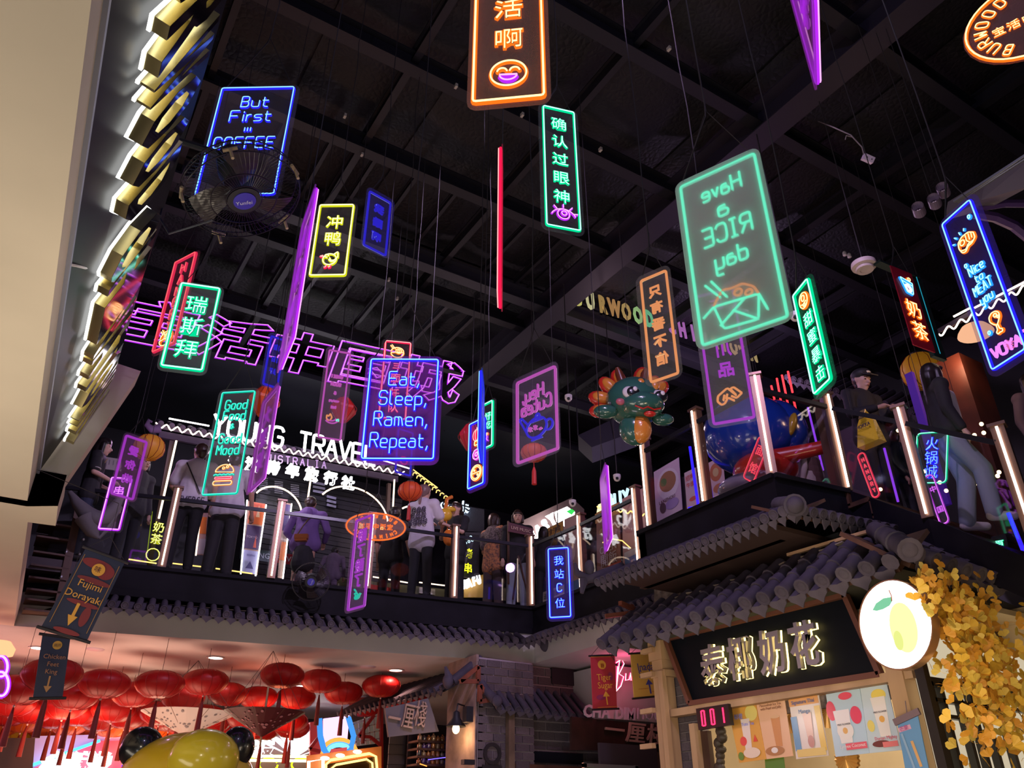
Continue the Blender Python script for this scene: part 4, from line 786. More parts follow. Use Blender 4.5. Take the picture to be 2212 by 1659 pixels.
poster('blue and orange signature durian poster with wavy edges, third from the left', [(1704, 1508), (1768, 1499), (1790, 1632), (1720, 1640)], 6.56, (.85, .78, .72), [((.80, .38, .08), -.0, .42, .48, .07, 'r'), ((.15, .38, .62), -.4, -.1, .1, .28, 'r'), ((.85, .6, .12), .4, -.05, .09, .36, 'r'), ((.80, .55, .45), .05, .02, .14, .2, 'cup'), ((.6, .3, .25), .05, -.25, .1, .1, 'o'), ((.85, .65, .2), 0, -.42, .45, .06, 'r')], group=G, txt=[('Signature Thai', 0, .41, .13, (.05, .15, .45)), ('Mango', 0, .25, .14, (.1, .25, .55))])
poster('red lychee drink poster with a round milk flower badge, fourth from the left', [(1784, 1500), (1857, 1487), (1878, 1627), (1805, 1635)], 6.56, (.55, .75, .88), [((.85, .06, .12), -.4, .22, .14, .16, 'o'), ((.85, .08, .15), .3, .1, .16, .14, 'o'), ((.88, .10, .16), .1, .42, .2, .06, 'o'), ((.92, .90, .88), -.1, -.05, .24, .26, 'cup'), ((.92, .9, .85), -.08, -.12, .24, .14, 'o'), ((.85, .5, .15), -.08, -.12, .07, .05, 'o'), ((.88, .15, .2), .15, -.37, .3, .05, 'r')], group=G, txt=[('MILK FLOWER', -.08, -.02, .06, (.1, .1, .1)), ('Lychee Coconut', .05, -.36, .11, (.95, .9, .9))])
poster('pale blue mango milk poster, rightmost beside the timber post', [(1858, 1487), (1915, 1476), (1948, 1620), (1879, 1627)], 6.56, (.62, .78, .86), [((.92, .76, .15), .15, .35, .25, .09, 'o'), ((.92, .90, .86), .1, .02, .25, .3, 'cup'), ((.90, .78, .2), -.32, -.1, .12, .09, 'o'), ((.9, .5, .12), .1, -.02, .09, .05, 'o'), ((.2, .06, .05), -.1, -.38, .3, .05, 'o'), ((.88, .25, .25), .2, -.40, .25, .04, 'r')], group=G, txt=[('MILK FLOWER', .1, .09, .07, (.1, .1, .1)), ('Durian Mighty', .1, -.30, .13, (.8, .15, .2))])
poster('hanging blue banner with a pink label at the lower right of the kiosk', [(1938, 1562), (1982, 1543), (2012, 1690), (1962, 1700)], 6.36, (.16, .36, .66), [((.75, .42, .62), 0, .36, .28, .035, 'r'), ((.75, .45, .2), .1, -.05, .06, .2, 'r'), ((.30, .48, .72), -.2, .0, .05, .3, 'r')], name='banner', cat='banner', txt=[('芒果', 0, .36, .2, (.5, .1, .3))])
q = MB(); q.bar(kx(1932, 1561, 6.35), kx(1986, 1536, 6.35), .02, .05); q.tube([kx(1960, 1548, 6.35), kx(1960, 1548, 6.35)+V((.02, 0, .12))], .004); tag(q.build('banner_rod', mat('rod_purple', (.20, .14, .17), .5)), 'grey rod holding the top of the blue hanging banner', 'rod')
poster('small green notice under the peach poster', [(1652, 1640), (1692, 1634), (1697, 1680), (1655, 1684)], 6.62, (.10, .28, .04), [], name='notice', cat='notice')
FAN = mat('gold_paper', (.75, .42, .12), .35, .4)
for i, (x, y, r_) in enumerate([(1700, 1552, .13), (1786, 1535, .15), (1826, 1640, .12)]):
    c = kx(x, y, 6.66); q = MB(); n = 40
    vs = [c]+[c+V((.02*(k % 2), -r_*math.cos(2*math.pi*k/n), r_*math.sin(2*math.pi*k/n))) for k in range(n)]; q.add(vs, [(0, 1+k, 1+(k+1) % n) for k in range(n)]); q.add([v+V((.03, 0, 0)) for v in vs], [(0, 1+k, 1+(k+1) % n) for k in range(n)]); q.tube([c, c+V((0, 0, .45))], .003, 4)
    tag(q.build('paper_rosette', FAN), 'pleated gold paper rosette '+['between the peach and durian posters', 'between the durian and lychee posters', 'below the lychee poster'][i], 'decoration', group='gold rosettes in the kiosk')
q = MB(); rr = random.Random(5)
for k in range(9): q.ball(kx(1556+rr.uniform(-4, 4), 1580+k*13, 6.60), (.05, rr.uniform(.04, .07), rr.uniform(.04, .06)), 8, 6)
q.tube([kx(1560, 1660, 6.6), kx(1552, 1540, 6.6)], .006); tag(q.build('carved_hanging', mat('carved_dark', (.05, .035, .022), .5), smooth=True), 'dark carved wooden hanging below the red counter', 'carving')
q = MB(); q.bar(kx(1520, 1580, 6.6), V((6.6, kx(1520, 1580, 6.6).y, 0)), .16, .06, up=(1, 0, 0)); tag(q.build('side_curtain', DWOOD), 'dark timber panel left of the carved hanging', 'panel')
# round lit lamp sign
C = kx(1933, 1348, 5.92); rad = (kx(1933, 1250, 5.92)-C).z
root = thing('round_sign', 'round glowing white lamp sign printed with a yellow mango and green leaf', 'sign', C)
M = frame(C, V((-.42, -.9, 0)).normalized(), V((0, 0, 1))); M = frame(C, V((-.10, -1, 0)).normalized(), V((0, 0, 1)))
q = MB(); q.lathe([(rad, -.07), (rad*1.015, -.07), (rad*1.015, .012), (rad*.985, .012)], 48, M, cap=False); q.lathe([(0, -.07), (rad, -.07)], 48, M); q.build('rim', mat('rim_bronze', (.45, .25, .12), .3, .7), root, smooth=True)
q = MB(); q.lathe([(0, .004), (rad*.99, .004), (rad*.99, 0)], 48, M); q.build('light_face', glow('lamp_white', (1, .97, .88), 4.0), root)
def bez(pts): return pts
q = MB(); q.slab([M @ V((x*rad, y*rad, .006)) for x, y in arc(.22, -.12, .36, .56, 0, 348, 29)], M.col[2].xyz*.002); q.build('mango_print', glow('mango_yellow', (1, .98, .42), 1.15), root)
q = MB(); q.slab([M @ V((x*rad, y*rad, .010)) for x, y in arc(.02, -.38, .12, .22, 0, 342, 19)], M.col[2].xyz*.002); q.build('mango_shade', glow('mango_shade', (.86, .92, .28), 1.0), root)
q = MB(); q.slab([M @ V((x*rad, y*rad, .012)) for x, y in [(-.50, .42), (-.36, .55), (-.12, .62), (.10, .60), (.12, .52), (0, .42), (-.2, .38), (-.38, .38)]], M.col[2].xyz*.002); q.build('leaf_print', glow('leaf_green', (.25, .68, .40), .95), root)
q = MB(); q.tube([M @ V((.10*rad, .5*rad, .015)), M @ V((.12*rad, .62*rad, .015)), M @ V((.09*rad, .76*rad, .015))], .004); q.build('stem_print', mat('stem_brown', (.35, .08, .03), .6), root)
q = MB(); q.tube([C+V((.03, 0, 0)), V((KX, C.y+.1, C.z))], .018); q.build('bracket', STEEL2, root)
# window frame on the right face, with lattice
wy_ = 4.02
def ky(x, y, Y=wy_): return aty(x, y, Y)
root = thing('lattice_window', 'black lattice shopfront window glowing cream behind the yellow leaves', 'window', ky(2100, 1659))
BW = mat('lattice_black', (.018, .014, .012), .4)
x0 = ky(2020, 1500).x; x1 = ky(2190, 1500).x; zt = ky(2060, 1478).z
q = MB(); q.box(((x0+x1)/2+.25, wy_+.10, 1.6), ((x1-x0)+.6, .01, 3.0)); q.build('pane', glow('lit_interior', (1, .84, .58), .6), root)
for xx in (x0-.03, x0+.12, x0+.36, x0+.52, x0+.70, x0+.95): q = MB(); q.box((xx, wy_+.03, zt/2), (.045 if xx > x0 else .09, .06, zt)); q.build('stile', BW, root)
for k, zz_ in enumerate((zt, zt-.14, zt-.26, zt-.9)):
    q = MB(); q.box(((x0+x1)/2+.2, wy_+.03, zz_), ((x1-x0)+.5, .06, .03 if k else .07)); q.build('lattice_rail', BW, root)
q = MB(); q.box((x0-.14, wy_-.02, 1.7), (.07, .08, 3.4)); q.build('frame_post', BW, root)
q = MB(); q.box((7.6, 4.3, 3.3), (1.6, .1, .5)); tag(q.build('wall_kiosk_head', DWOOD), kind='structure')
lamp('window_lamp', 'AREA', (7.3, 3.3, 1.2), 7, (1, .75, .4), .4, to=(6.9, 3.6, 3.2))
# ginkgo leaves
root = thing('ginkgo_branch', 'cascade of artificial yellow ginkgo leaves hanging under the kiosk eave', 'foliage', (6.7, 3.6, 3.3))
LV = [mat('ginkgo_%d' % i, c, .5, trans=.35) for i, c in enumerate([(.82, .42, .05), (.78, .50, .06), (.62, .30, .03), (.72, .54, .10)])]
q = MB(); fan_ = [(0, 0)]+[(math.sin(R(t))*rr_, math.cos(R(t))*rr_) for t, rr_ in ((-62, .8), (-45, .98), (-22, 1), (-4, .84), (0, .7), (4, .84), (22, 1), (45, .98), (62, .8))]
vs = [V((x*.066, y*.066, .006*abs(x)+.002*(i % 2))) for i, (x, y) in enumerate(fan_)]; n_ = len(vs)
def leaf_mesh(m):
    q = MB(); q.add(vs, [(0, i, i+1) for i in range(1, n_-1)]); q.tube([V((0, 0, 0)), V((.004, -.022, .002)), V((0, -.045, 0))], .0012, 3); return q.mesh('leaf', m)
LM = [leaf_mesh(m) for m in LV]; LA = Mx
rr = random.Random(11); stuffq = MB(); cnt = 0
spine = [(1962, 1262, 3.50), (2060, 1296, 3.46), (2095, 1360, 3.5), (2110, 1440, 3.52), (2150, 1500, 3.5), (2190, 1560, 3.5)]
for i in range(720):
    t = rr.random()**.8*(len(spine)-1); k = min(int(t), len(spine)-2); f = t-k
    px = spine[k][0]*(1-f)+spine[k+1][0]*f; py = spine[k][1]*(1-f)+spine[k+1][1]*f
    s_ = 22+9*t; px += rr.gauss(8, s_*.85); py += rr.gauss(0, s_*.9)
    if px < 2010 and py > 1350: px += 70
    if px < 1975: px = 1975+rr.random()*40
    p = aty(px, py, 3.50+rr.uniform(-.12, .22))
    M = Mx.Translation(p) @ Mx.Rotation(rr.uniform(-1, 1)+2.6, 4, 'Z') @ Mx.Rotation(rr.uniform(.8, 2.2), 4, 'X') @ Mx.Rotation(rr.uniform(-2.2, 2.2), 4, 'Z') @ Mx.Diagonal((rr.uniform(.8, 1.25),)*3+(1,))
    j = rr.randrange(4)
    if i < 300: link('leaf', LM[j], root, M)
    else: stuffq.add([M @ v for v in vs], [(0, a, a+1) for a in range(1, n_-1)], j)
stuffq.build('leaf_mass', LV, root, kind='stuff')
q = MB()
for s_ in range(7):
    pts = [aty(spine[k][0]+rr.uniform(-20, 30), spine[k][1]+rr.uniform(-25, 25), 3.6+rr.uniform(-.05, .1)) for k in range(len(spine))]; q.tube(pts, .004, 4)
q.build('twig', mat('twig_brown', (.22, .12, .04), .7), root)
q = MB(); q.slab([aty(2150, 1290, 4.4), aty(2240, 1330, 4.4), aty(2260, 1430, 4.4), aty(2150, 1350, 4.4)], (0, .1, .02)); tag(q.build('ceiling_patch', mat('pale_patch', (.42, .38, .33), .9)), kind='structure')
# ---------------------------------------------------------------- small hanging banners
def hbanner(label, P, Y, base, txt, shapes=(), dark=(.02, .02, .03)):
    Q = [aty(*p, Y) for p in P]; c = sum(Q, V())/4; root = thing('banner', label, 'banner', c, 'shop direction banners')
    flat(root, Q, base, shapes, txt, glossy=.6)
    for a, b in ((0, 1), (3, 2)):
        d = (Q[b]-Q[a]).normalized()*.03; q = MB(); q.tube([Q[a]-d, Q[b]+d], .013, 8); q.build('rod', mat('rod_black', (.02, .015, .02), .5), root)
    q = MB(); t_ = (Q[0]+Q[1])/2+V((0, 0, .16)); q.tube([Q[0], t_, Q[1]], .003, 4); q.build('cord', WIRE, root); return root, Q, t_
def arrow(dn=True): return '↓' if dn else '↑'
GO = (.85, .42, .06); NAVY = (.022, .028, .070)
r1, Q1, t1 = hbanner('navy banner with red dragon pattern reading Fujimi Dorayaki over a down arrow', [(186, 1183), (270, 1214), (187, 1386), (88, 1356)], 7.4, NAVY, [('Fujimi', .02, .10, .24, GO), ('Dorayaki', .0, -.04, .24, GO), ('味', 0, .30, .16, (.10, .02, .03))], [((.26, .03, .035), -.05, .36, .36, .06, 'o'), ((.26, .03, .035), .2, .30, .2, .09, 'o'), ((.22, .03, .035), .05, .16, .40, .035, 'o'), ((.24, .03, .035), .05, -.12, .38, .03, 'o'), ((.24, .03, .035), .22, -.25, .10, .12, 'o'), ((.26, .03, .035), .0, -.46, .3, .03, 'o'), (GO, .02, .30, .15, .075, 'o'), (GO, -.03, -.22, .035, .09, 'r'), (GO, -.03, -.34, .11, -.06, 't'), ((.5, .25, .05), -.42, 0, .006, .42, 'r'), ((.5, .25, .05), .42, 0, .006, .42, 'r')])
q = MB(); q.tube([t1, t1+V((0, 0, .3))], .003, 4); q.tube([t1+V((0, 0, .3)), V((-.12, 7.3, 4.25))], .003, 4); q.build('hanger', WIRE, r1)
r2, Q2, t2 = hbanner('navy banner reading Chicken Feet King over a down arrow, below the dragon one', [(92, 1370), (152, 1378), (135, 1508), (71, 1509)], 8.6, NAVY, [('Chicken', .0, .16, .24, (.42, .19, .10)), ('Feet', .0, .04, .24, (.42, .19, .10)), ('King', .0, -.08, .24, (.42, .19, .10)), ('凤爪', 0, .34, .13, (.05, .03, .05))], [((.62, .34, .06), .0, .35, .17, .07, 'o'), ((.50, .25, .10), .0, -.24, .03, .09, 'r'), ((.50, .25, .10), .0, -.36, .14, -.05, 't')])
q = MB(); q.tube([t2, V((t2.x, t2.y, 3.99))], .003, 4); q.build('hanger', WIRE, r2)
r3, Q3, t3 = hbanner('red banner reading Tiger Sugar over an up arrow, left of the kiosk post', [(1276, 1417), (1328, 1415), (1333, 1531), (1281, 1533)], 8.4, (.50, .035, .06), [('Tiger', 0, .09, .28, GO), ('Sugar', 0, -.06, .28, GO), ('糖', 0, .30, .15, (.35, .05, .02))], [((.30, .03, .12), -.2, -.28, .2, .05, 'o'), ((.30, .03, .12), .3, .1, .1, .08, 'o'), (GO, 0, .32, .17, .085, 'o'), (GO, 0, -.33, .025, .09, 'r'), (GO, 0, -.22, .14, .05, 't'), ((.75, .35, .06), 0, .47, .42, .004, 'r'), ((.75, .35, .06), 0, -.46, .42, .004, 'r')])
q = MB(); q.tube([t3, V((t3.x+.02, t3.y-.2, 3.5))], .003, 4); q.tube([V((t3.x+.02, t3.y-.2, 3.5)), V((t3.x, t3.y, 4.0))], .003, 4); q.build('hanger', WIRE, r3)
r4, Q4, t4 = hbanner('yellow banner reading Inada Sushi over a blue up arrow behind the kiosk post', [(1362, 1412), (1430, 1408), (1430, 1503), (1370, 1509)], 8.2, (.90, .55, .12), [('Inada', -.04, .18, .26, (.06, .06, .42)), ('Sushi', -.04, .02, .26, (.06, .06, .42))], [((.08, .08, .45), .0, -.30, .025, .12, 'r'), ((.08, .08, .45), .0, -.16, .12, .06, 't'), ((.70, .30, .06), -.2, -.3, .2, .01, 'o'), ((.70, .30, .06), .2, -.38, .2, .01, 'o')])
q = MB(); q.tube([t4, V((t4.x, t4.y, 4.0))], .003, 4); q.build('hanger', WIRE, r4)
# ---------------------------------------------------------------- brick front and small roofs under the inner corner
BY = 11.15
def by(x, y, Y=BY): return aty(x, y, Y)
b0 = by(1150, 1440, 11.35); b1 = by(1262, 1440, 11.35)
GB = [(.17, .135, .14)]
brick_wall('wall_brick', '', (b0.x-.05, 11.35, 0), (1, 0, 0), 2.1, 3.98, .27, .115, gap=.022)
c0 = by(1035, 1440, 11.05)
brick_wall('wall_brick_pier', '', (c0.x, 11.05, 0), (1, 0, 0), by(1150, 1440, 11.05).x-c0.x, 3.96, .24, .10, gap=.016, mort=mat('mortar_lilac', (.36, .31, .36), .9))
s0 = aty(1002, 1600, 12.0)
q = MB(); q.box((c0.x-.03, 11.5, 2), (.04, .9, 4)); tag(q.build('wall_pier_side', mat('pier_side', (.26, .19, .17), .9, var=(5, .3))), kind='structure')
brick_wall('wall_pier_left', '', (c0.x-.02, 11.95, 0), (.0, -1, 0), .9, 3.9, .24, .10, gap=.016)
# vents, service windows
def box_px(name, label, cat, x0, y0, x1, y1, Y, depth, m, kind=None):
    a, b = aty(x0, y0, Y), aty(x1, y1, Y); q = MB(); q.box(((a.x+b.x)/2, Y+depth/2, (a.z+b.z)/2), (abs(b.x-a.x), depth, abs(a.z-b.z))); o = q.build(name, m)
    return tag(o, label, cat, kind=kind)
box_px('duct_opening', 'black square opening in the brickwork under the white ceiling edge', 'opening', 1192, 1442, 1248, 1482, 11.30, .05, BLACK)
q = MB(); a = atz(1248, 1443, 4.0); q.box((a.x+1.2, 10.9, 3.55), (2.4, .9, .8)); tag(q.build('wall_bulkhead', WHITE), kind='structure')
eave('tiled_eave', 'small dark tiled canopy on the grey brick front below the inner corner', by(1078, 1528, 10.75), by(1245, 1550, 10.75)+V((1.1, 0, 0)), (0, .42, .36), 15, .05, jack=(0, 0))
root = thing('canopy_corner', 'grey scroll-ended hip at the left end of the small brick-front canopy', 'roof', by(1065, 1520, 10.8))
q = MB(); q.tube([by(1040, 1475, 11.0), by(1052, 1495, 10.9), by(1070, 1512, 10.75)], [.06, .07, .075], 10); q.ball(by(1074, 1514, 10.7), (.085, .06, .085), 12, 8); q.build('hip', TILE[2], root, smooth=True)
def tri(name, label, pts, Y):
    root = thing(name, label, 'bracket', by(*pts[0], Y))
    for i in range(3): q = MB(); q.bar(by(*pts[i], Y), by(*pts[(i+1) % 3], Y), .06, .05, up=(0, 1, 0)); q.build('strut', RWOOD, root)
tri('timber_bracket', 'red-brown triangular timber bracket under the left canopy roof', [(1033, 1440), (1033, 1472), (994, 1472)], 11.0)
tri('timber_bracket', 'red-brown triangular timber bracket left of the small brick-front canopy', [(1037, 1480), (1058, 1512), (1036, 1516)], 10.9)
eave('tiled_eave', 'narrow tan canopy running away above the lit shelves, right of the lanterns', (5.72, 15.3, 3.55), (5.95, 11.6, 3.55), (.75, .0, .42), 20, .045)
q = MB(); q.tube([V((6.0, 11.3, 3.62)), V((6.25, 11.25, 3.8)), V((6.45, 11.2, 3.95))], [.07, .09, .1], 10); q.ball((5.93, 11.32, 3.62), (.08, .1, .12)); q.tube([V((5.93, 11.3, 3.66)), V((5.86, 11.3, 3.82))], [.07, .02], 6)
tag(q.build('ridge_ornament', TILE[2], smooth=True), 'grey curled ridge end above the red-brown bracket', 'ornament')
# timber posts and pendant lamp
for px, Y, lab in ((1000, 11.7, 'dark timber corner post beside the glowing pendant lamp'), (1102, 10.95, 'worn timber post in front of the brick wall under the canopy')):
    a = aty(px, 1520, Y); q = MB(); q.box((a.x, Y, a.z/2), (.10, .1, a.z)); tag(q.build('timber_post', DWOOD if px < 1050 else mat('worn_timber', (.16, .11, .07), .7, var=(4, .4))), lab, 'post')
L = aty(985, 1573, 11.3); root = thing('wall_lamp', 'small black bell lamp with a glowing bulb left of the brick pier', 'lamp', L)
q = MB(); q.lathe([(.02, .22), (.05, .20), (.06, .12), (.13, .03), (.15, .0), (.14, 0), (.05, .11)], 18, Mx.Translation(L+V((0, 0, .02)))); q.tube([L+V((0, 0, .24)), L+V((.02, 0, .34)), L+V((.2, .1, .33))], .012); q.build('shade', BLACK, root, smooth=True)
q = MB(); q.ball(L+V((0, 0, -.01)), (.055, .055, .07), 12, 8); q.build('bulb', glow('bulb_warm', (1, .62, .25), 8), root)
lamp('bulb', 'POINT', L+V((0, -.06, -.12)), 9, (1, .55, .25), .05)
box_px('speaker', 'small black wall speaker right of the glowing pendant lamp', 'speaker', 1008, 1525, 1022, 1560, 10.98, .12, BLACK)
box_px('projector', 'small black device with a green light on the brick pier', 'device', 1003, 1640, 1026, 1652, 10.95, .1, BLACK)
q = MB(); a = aty(1063, 1628, 11.0); Ma = frame(a, V((1, 0, 0)), V((0, 0, 1))); q.lathe([(.10, 0), (.15, 0), (.15, .02), (.10, .02), (.10, 0)], 20, Ma, cap=False); q.box(a+V((0, 0, -.18)), (.32, .02, .06)); q.box(a+V((0, 0, -.3)), (.05, .02, .1)); tag(q.build('emblem', mat('emblem_black', (.02, .018, .02), .5)), 'black ring emblem mounted on the brick pier', 'emblem')
# tea house front
root = thing('shop_sign', 'dark tea house board with silver letters CHA DIM HOUSE and brown characters', 'sign', aty(1350, 1590, 10.4))
Y = 10.4; P = [aty(1235, 1548, Y), aty(1455, 1570, Y), aty(1455, 1625, Y), aty(1235, 1620, Y)]
q = MB(); q.slab(P, (0, .05, 0)); q.build('board', mat('sign_brown', (.035, .015, .01), .5, var=(3, .5)), root)
LET = mat('letter_silver', (.58, .55, .62), .5)
def letters(word, px0, py0, px1, py1, Y, hpx, m, root, off=.02, ext=.01, sl=.15, parts='letter', wk=.95, z=.03):
    a, b = aty(px0, py0, Y), aty(px1, py1, Y); n = len(word); u = (b-a); hh = (aty(px0, py0-hpx/2, Y)-aty(px0, py0+hpx/2, Y)).z
    ws = []
    for ch in word:
        if ch == ' ': ws.append(.35); continue
        vs, _ = glyphs(ch); ws.append(max(v.x for v in vs)-min(v.x for v in vs)+.09)
    tot = sum(ws); x = 0; k = u.length/tot
    for ch, w in zip(word, ws):
        if ch != ' ':
            c = a+u*((x+w/2)/tot); vs, _ = glyphs(ch); cx = (max(v.x for v in vs)+min(v.x for v in vs))/2; y0 = -.08 if ord(ch) > 255 else 0; y1 = .84 if ord(ch) > 255 else .70
            M = frame(c, u, V((0, 0, 1))) @ Mx(((1, sl, 0, 0), (0, 1, 0, 0), (0, 0, 1, 0), (0, 0, 0, 1))) @ Mx.Diagonal((k*wk, hh/(y1-y0), 1, 1)) @ Mx.Translation((-cx, -(y0+y1)/2, z))
            q = MB(); q.text(ch, M, off, ext); q.build(parts, m, root)
        x += w
letters('CHA DIM', 1257, 1535, 1370, 1543, Y, 26, LET, root, .03)
letters('HOUSE', 1373, 1541, 1450, 1548, Y, 25, LET, root, -.01)
letters('一厘棧', 1302, 1574, 1437, 1590, Y, 46, mat('letter_wood', (.42, .30, .24), .5), root, .012, .015, .2)
box_px('menu_screen', 'dark grey panel below the tea house board', 'panel', 1295, 1604, 1425, 1700, 10.2, .05, mat('grey_panel', (.06, .05, .06), .5))
root = thing('menu_board', 'green menu board in a silver frame at the bottom under the tea house', 'sign', aty(1320, 1655, 9.6)); a, b = aty(1262, 1648, 9.6), aty(1372, 1642, 9.6)
q = MB(); q.box(((a.x+b.x)/2, 9.62, a.z-.5), (b.x-a.x, .02, .9)); q.build('sheet', mat('menu_green', (.16, .38, .06), .5), root)
q = MB(); q.box(((a.x+b.x)/2, 9.6, a.z-.03), (b.x-a.x+.05, .05, .05)); q.box((b.x, 9.6, a.z-.5), (.05, .05, 1)); q.box((a.x, 9.6, a.z-.5), (.05, .05, 1)); q.build('frame', METAL, root)
box_px('counter_window', 'black glass serving window under the brick wall', 'window', 1112, 1620, 1260, 1652, 11.2, .05, mat('dark_glass', (.01, .012, .016), .1))
q = MB(); a = aty(1112, 1655, 11.1); q.box((a.x+.9, 11.1, a.z), (1.9, .15, .06)); tag(q.build('counter_ledge', DWOOD), 'timber ledge below the black serving window', 'ledge')
# lit shelves left of the pier
root = thing('display_shelves', 'shelves of bottles with orange and blue reflections left of the brick pier', 'shelf', aty(945, 1659, 12.6)); Y = 12.6
a, b = aty(905, 1580, Y), aty(992, 1580, Y)
q = MB(); q.box(((a.x+b.x)/2, Y+.4, 1.7), (b.x-a.x, .04, 3.0)); q.build('back', mat('shelf_back', (.02, .015, .02), .3), root)
rr = random.Random(9)
for k in range(4):
    z = aty(905, 1600+17*k, Y).z; q = MB(); q.box(((a.x+b.x)/2, Y+.2, z), (b.x-a.x, .36, .03)); q.build('shelf', DWOOD, root)
    for j in range(8):
        x = a.x+.08+(b.x-a.x-.16)*j/7; c = [(.35, .12, .03), (.10, .05, .25), (.05, .05, .08), (.3, .2, .12)][rr.randrange(4)]
        m = mat('jar_%d' % int(c[0]*100), c, .15, coat=1); q = MB(); hh = rr.uniform(.07, .12); q.lathe([(0, 0), (.035, 0), (.038, .01), (.038, hh*.7), (.015, hh*.85), (.015, hh), (0, hh)], 10, Mx.Translation((x, Y+.12, z+.016)))
        tag(q.build('jar', m, smooth=True), 'small jar, %s from the left on the %s display shelf' % (('first', 'second', 'third', 'fourth', 'fifth', 'sixth', 'seventh', 'eighth')[j], ('top', 'second', 'third', 'lowest')[k]), 'jar', 'jars on the display shelves')
q = MB(); q.bar(aty(925, 1641, 12.45), aty(980, 1634, 12.45), .012, .012); tag(q.build('light_tube', glow('blue_violet', (.15, .1, 1), 2.5)), 'thin blue violet tube across the display shelves', 'light')
q = MB(); q.bar(aty(907, 1650, 12.45), aty(922, 1655, 12.45), .012, .012); tag(q.build('light_tube', glow('orange_tube', (1, .3, .05), 2.5)), 'short orange tube at the left end of the shelves', 'light')
# dark shutter
root = thing('roller_shutter', 'dark roller shutter between the red booth and the lit shelves', 'shutter', aty(870, 1659, 13.2)); a, b = aty(842, 1586, 13.2), aty(912, 1586, 13.2)
for k in range(22): q = MB(); q.box(((a.x+b.x)/2, 13.2+.008*(k % 2), a.z-.075-.15*k), (b.x-a.x, .03, .142)); q.build('slat', mat('shutter_brown', (.035, .025, .022), .5), root)
# hanging shop plaque with characters
root = thing('hanging_plaque', 'grey slanted plaque with raised wooden characters right of the lanterns', 'sign', aty(885, 1545, 11.9))
Q = [aty(832, 1530, 12.0), aty(925, 1508, 12.0), aty(948, 1580, 12.0), aty(840, 1592, 12.0)]
q = MB(); q.slab(Q, (0, .05, 0)); q.build('board', mat('plaque_grey', (.13, .12, .14), .7), root)
for ch, px, py in (('一', 852, 1552), ('厘', 882, 1546), ('棧', 908, 1542)):
    c = aty(px, py, 11.96); q = MB(); q.text(ch, frame(c, V((1, 0, -.12)), V((.1, 0, 1))) @ Mx.Diagonal((.21, .40, 1, 1)) @ Mx.Translation((0, -.38, 0)), .0, .02); q.build('character', mat('letter_wood', (.42, .30, .24), .5), root)
# ---------------------------------------------------------------- pink bun sign
root = thing('neon_sign', 'red script neon word Bun glowing on the bulkhead between the two banners', 'neon sign', aty(1350, 1460, 10.2))
q = MB(); Y = 10.3
def pxl(l, Y=Y): return [aty(x, y, Y) for x, y in l]
bun = [[(1333, 1440), (1330, 1490), (1338, 1420)], [(1330, 1432), (1342, 1424), (1347, 1434), (1336, 1456), (1346, 1462), (1340, 1482), (1330, 1493)], [(1351, 1455), (1350, 1470), (1358, 1468), (1361, 1454), (1362, 1470)], [(1366, 1470), (1367, 1452), (1372, 1452), (1374, 1468), (1382, 1460)]]
for l in bun: q.tube(pxl(l), .014, 6); q.tube([p+V((0, -.014, 0)) for p in pxl(l)], .007, 5, m=1)
q.build('lettering', [glow('bun_red', (1, .02, .12), 2.2), glow('bun_core', (1, .45, .5), 4)], root)
lamp('bun_glow', 'POINT', aty(1350, 1450, 9.9), 6, (1, .1, .25), .1)
# ---------------------------------------------------------------- lower hall: ceiling lights, lanterns, parasols
def disc_light(px, py, z=4.0, r_=.11, col=(1, .9, .82), s=7, lab='', pw=14):
    p = atz(px, py, z); root = thing('ceiling_light', lab, 'ceiling light', p, group='ceiling downlights')
    q = MB(); q.lathe([(r_, 0), (r_+.025, -.004), (r_+.03, -.012), (r_*.98, -.014)], 24, Mx.Translation(p), cap=False); q.build('trim_ring', PLASTW, root)
    q = MB(); q.lathe([(0, -.010), (r_, -.010)], 24, Mx.Translation(p)); q.build('diffuser', glow('downlight_%d' % int(s*10+col[1]*100), col, s), root)
    if pw: lamp('downlight', 'SPOT', p+V((0, 0, -.03)), pw, col, .08, to=p+V((0, 0, -3)), spot=150)
disc_light(84, 1399, lab='white downlight left of the navy banners', pw=30); disc_light(466, 1420, lab='white downlight above the middle of the lanterns', pw=30)
disc_light(855, 1447, col=(1, .55, .42), s=9, lab='reddish downlight above the rightmost lanterns', pw=34); disc_light(652, 1481, lab='small downlight between two lanterns', r_=.10, pw=30)
lamp('lantern_glow', 'POINT', (4.2, 14.3, 3.0), 45, (1, .22, .10), .3); lamp('lantern_glow', 'POINT', (1.2, 15.0, 3.0), 60, (1, .24, .12), .3)
lamp('lantern_glow', 'POINT', (-1.0, 14.5, 3.0), 50, (1, .22, .22), .3); lamp('lantern_glow', 'POINT', (2.6, 17.3, 2.9), 60, (1, .32, .08), .3); lamp('pink_glow', 'POINT', (-2.0, 12.6, 3.3), 55, (1, .35, .7), .3)
lamp('stall_glow', 'POINT', (2.9, 16.5, 2.2), 70, (1, .75, .5), .3)
for i, (px, py) in enumerate([(206, 1402), (795, 1440)]):
    p = atz(px, py, 4.0); q = MB(); q.lathe([(0, 0), (.13, -.0), (.12, -.012), (0, -.014)], 24, Mx.Translation(p)); tag(q.build('ceiling_speaker', mat('lilac_plastic', (.5, .42, .5), .6), smooth=True), 'flat round ceiling plate '+['above the left lanterns', 'above the right lanterns'][i], 'ceiling plate')
FAB = [mat('lantern_red', (.50, .010, .010), .45, trans=.35), mat('lantern_orange', (.85, .16, .015), .5, trans=.45), mat('lantern_yellow', (.80, .48, .02), .5, trans=.35), mat('lantern_purple', (.20, .06, .22), .5, trans=.3)]
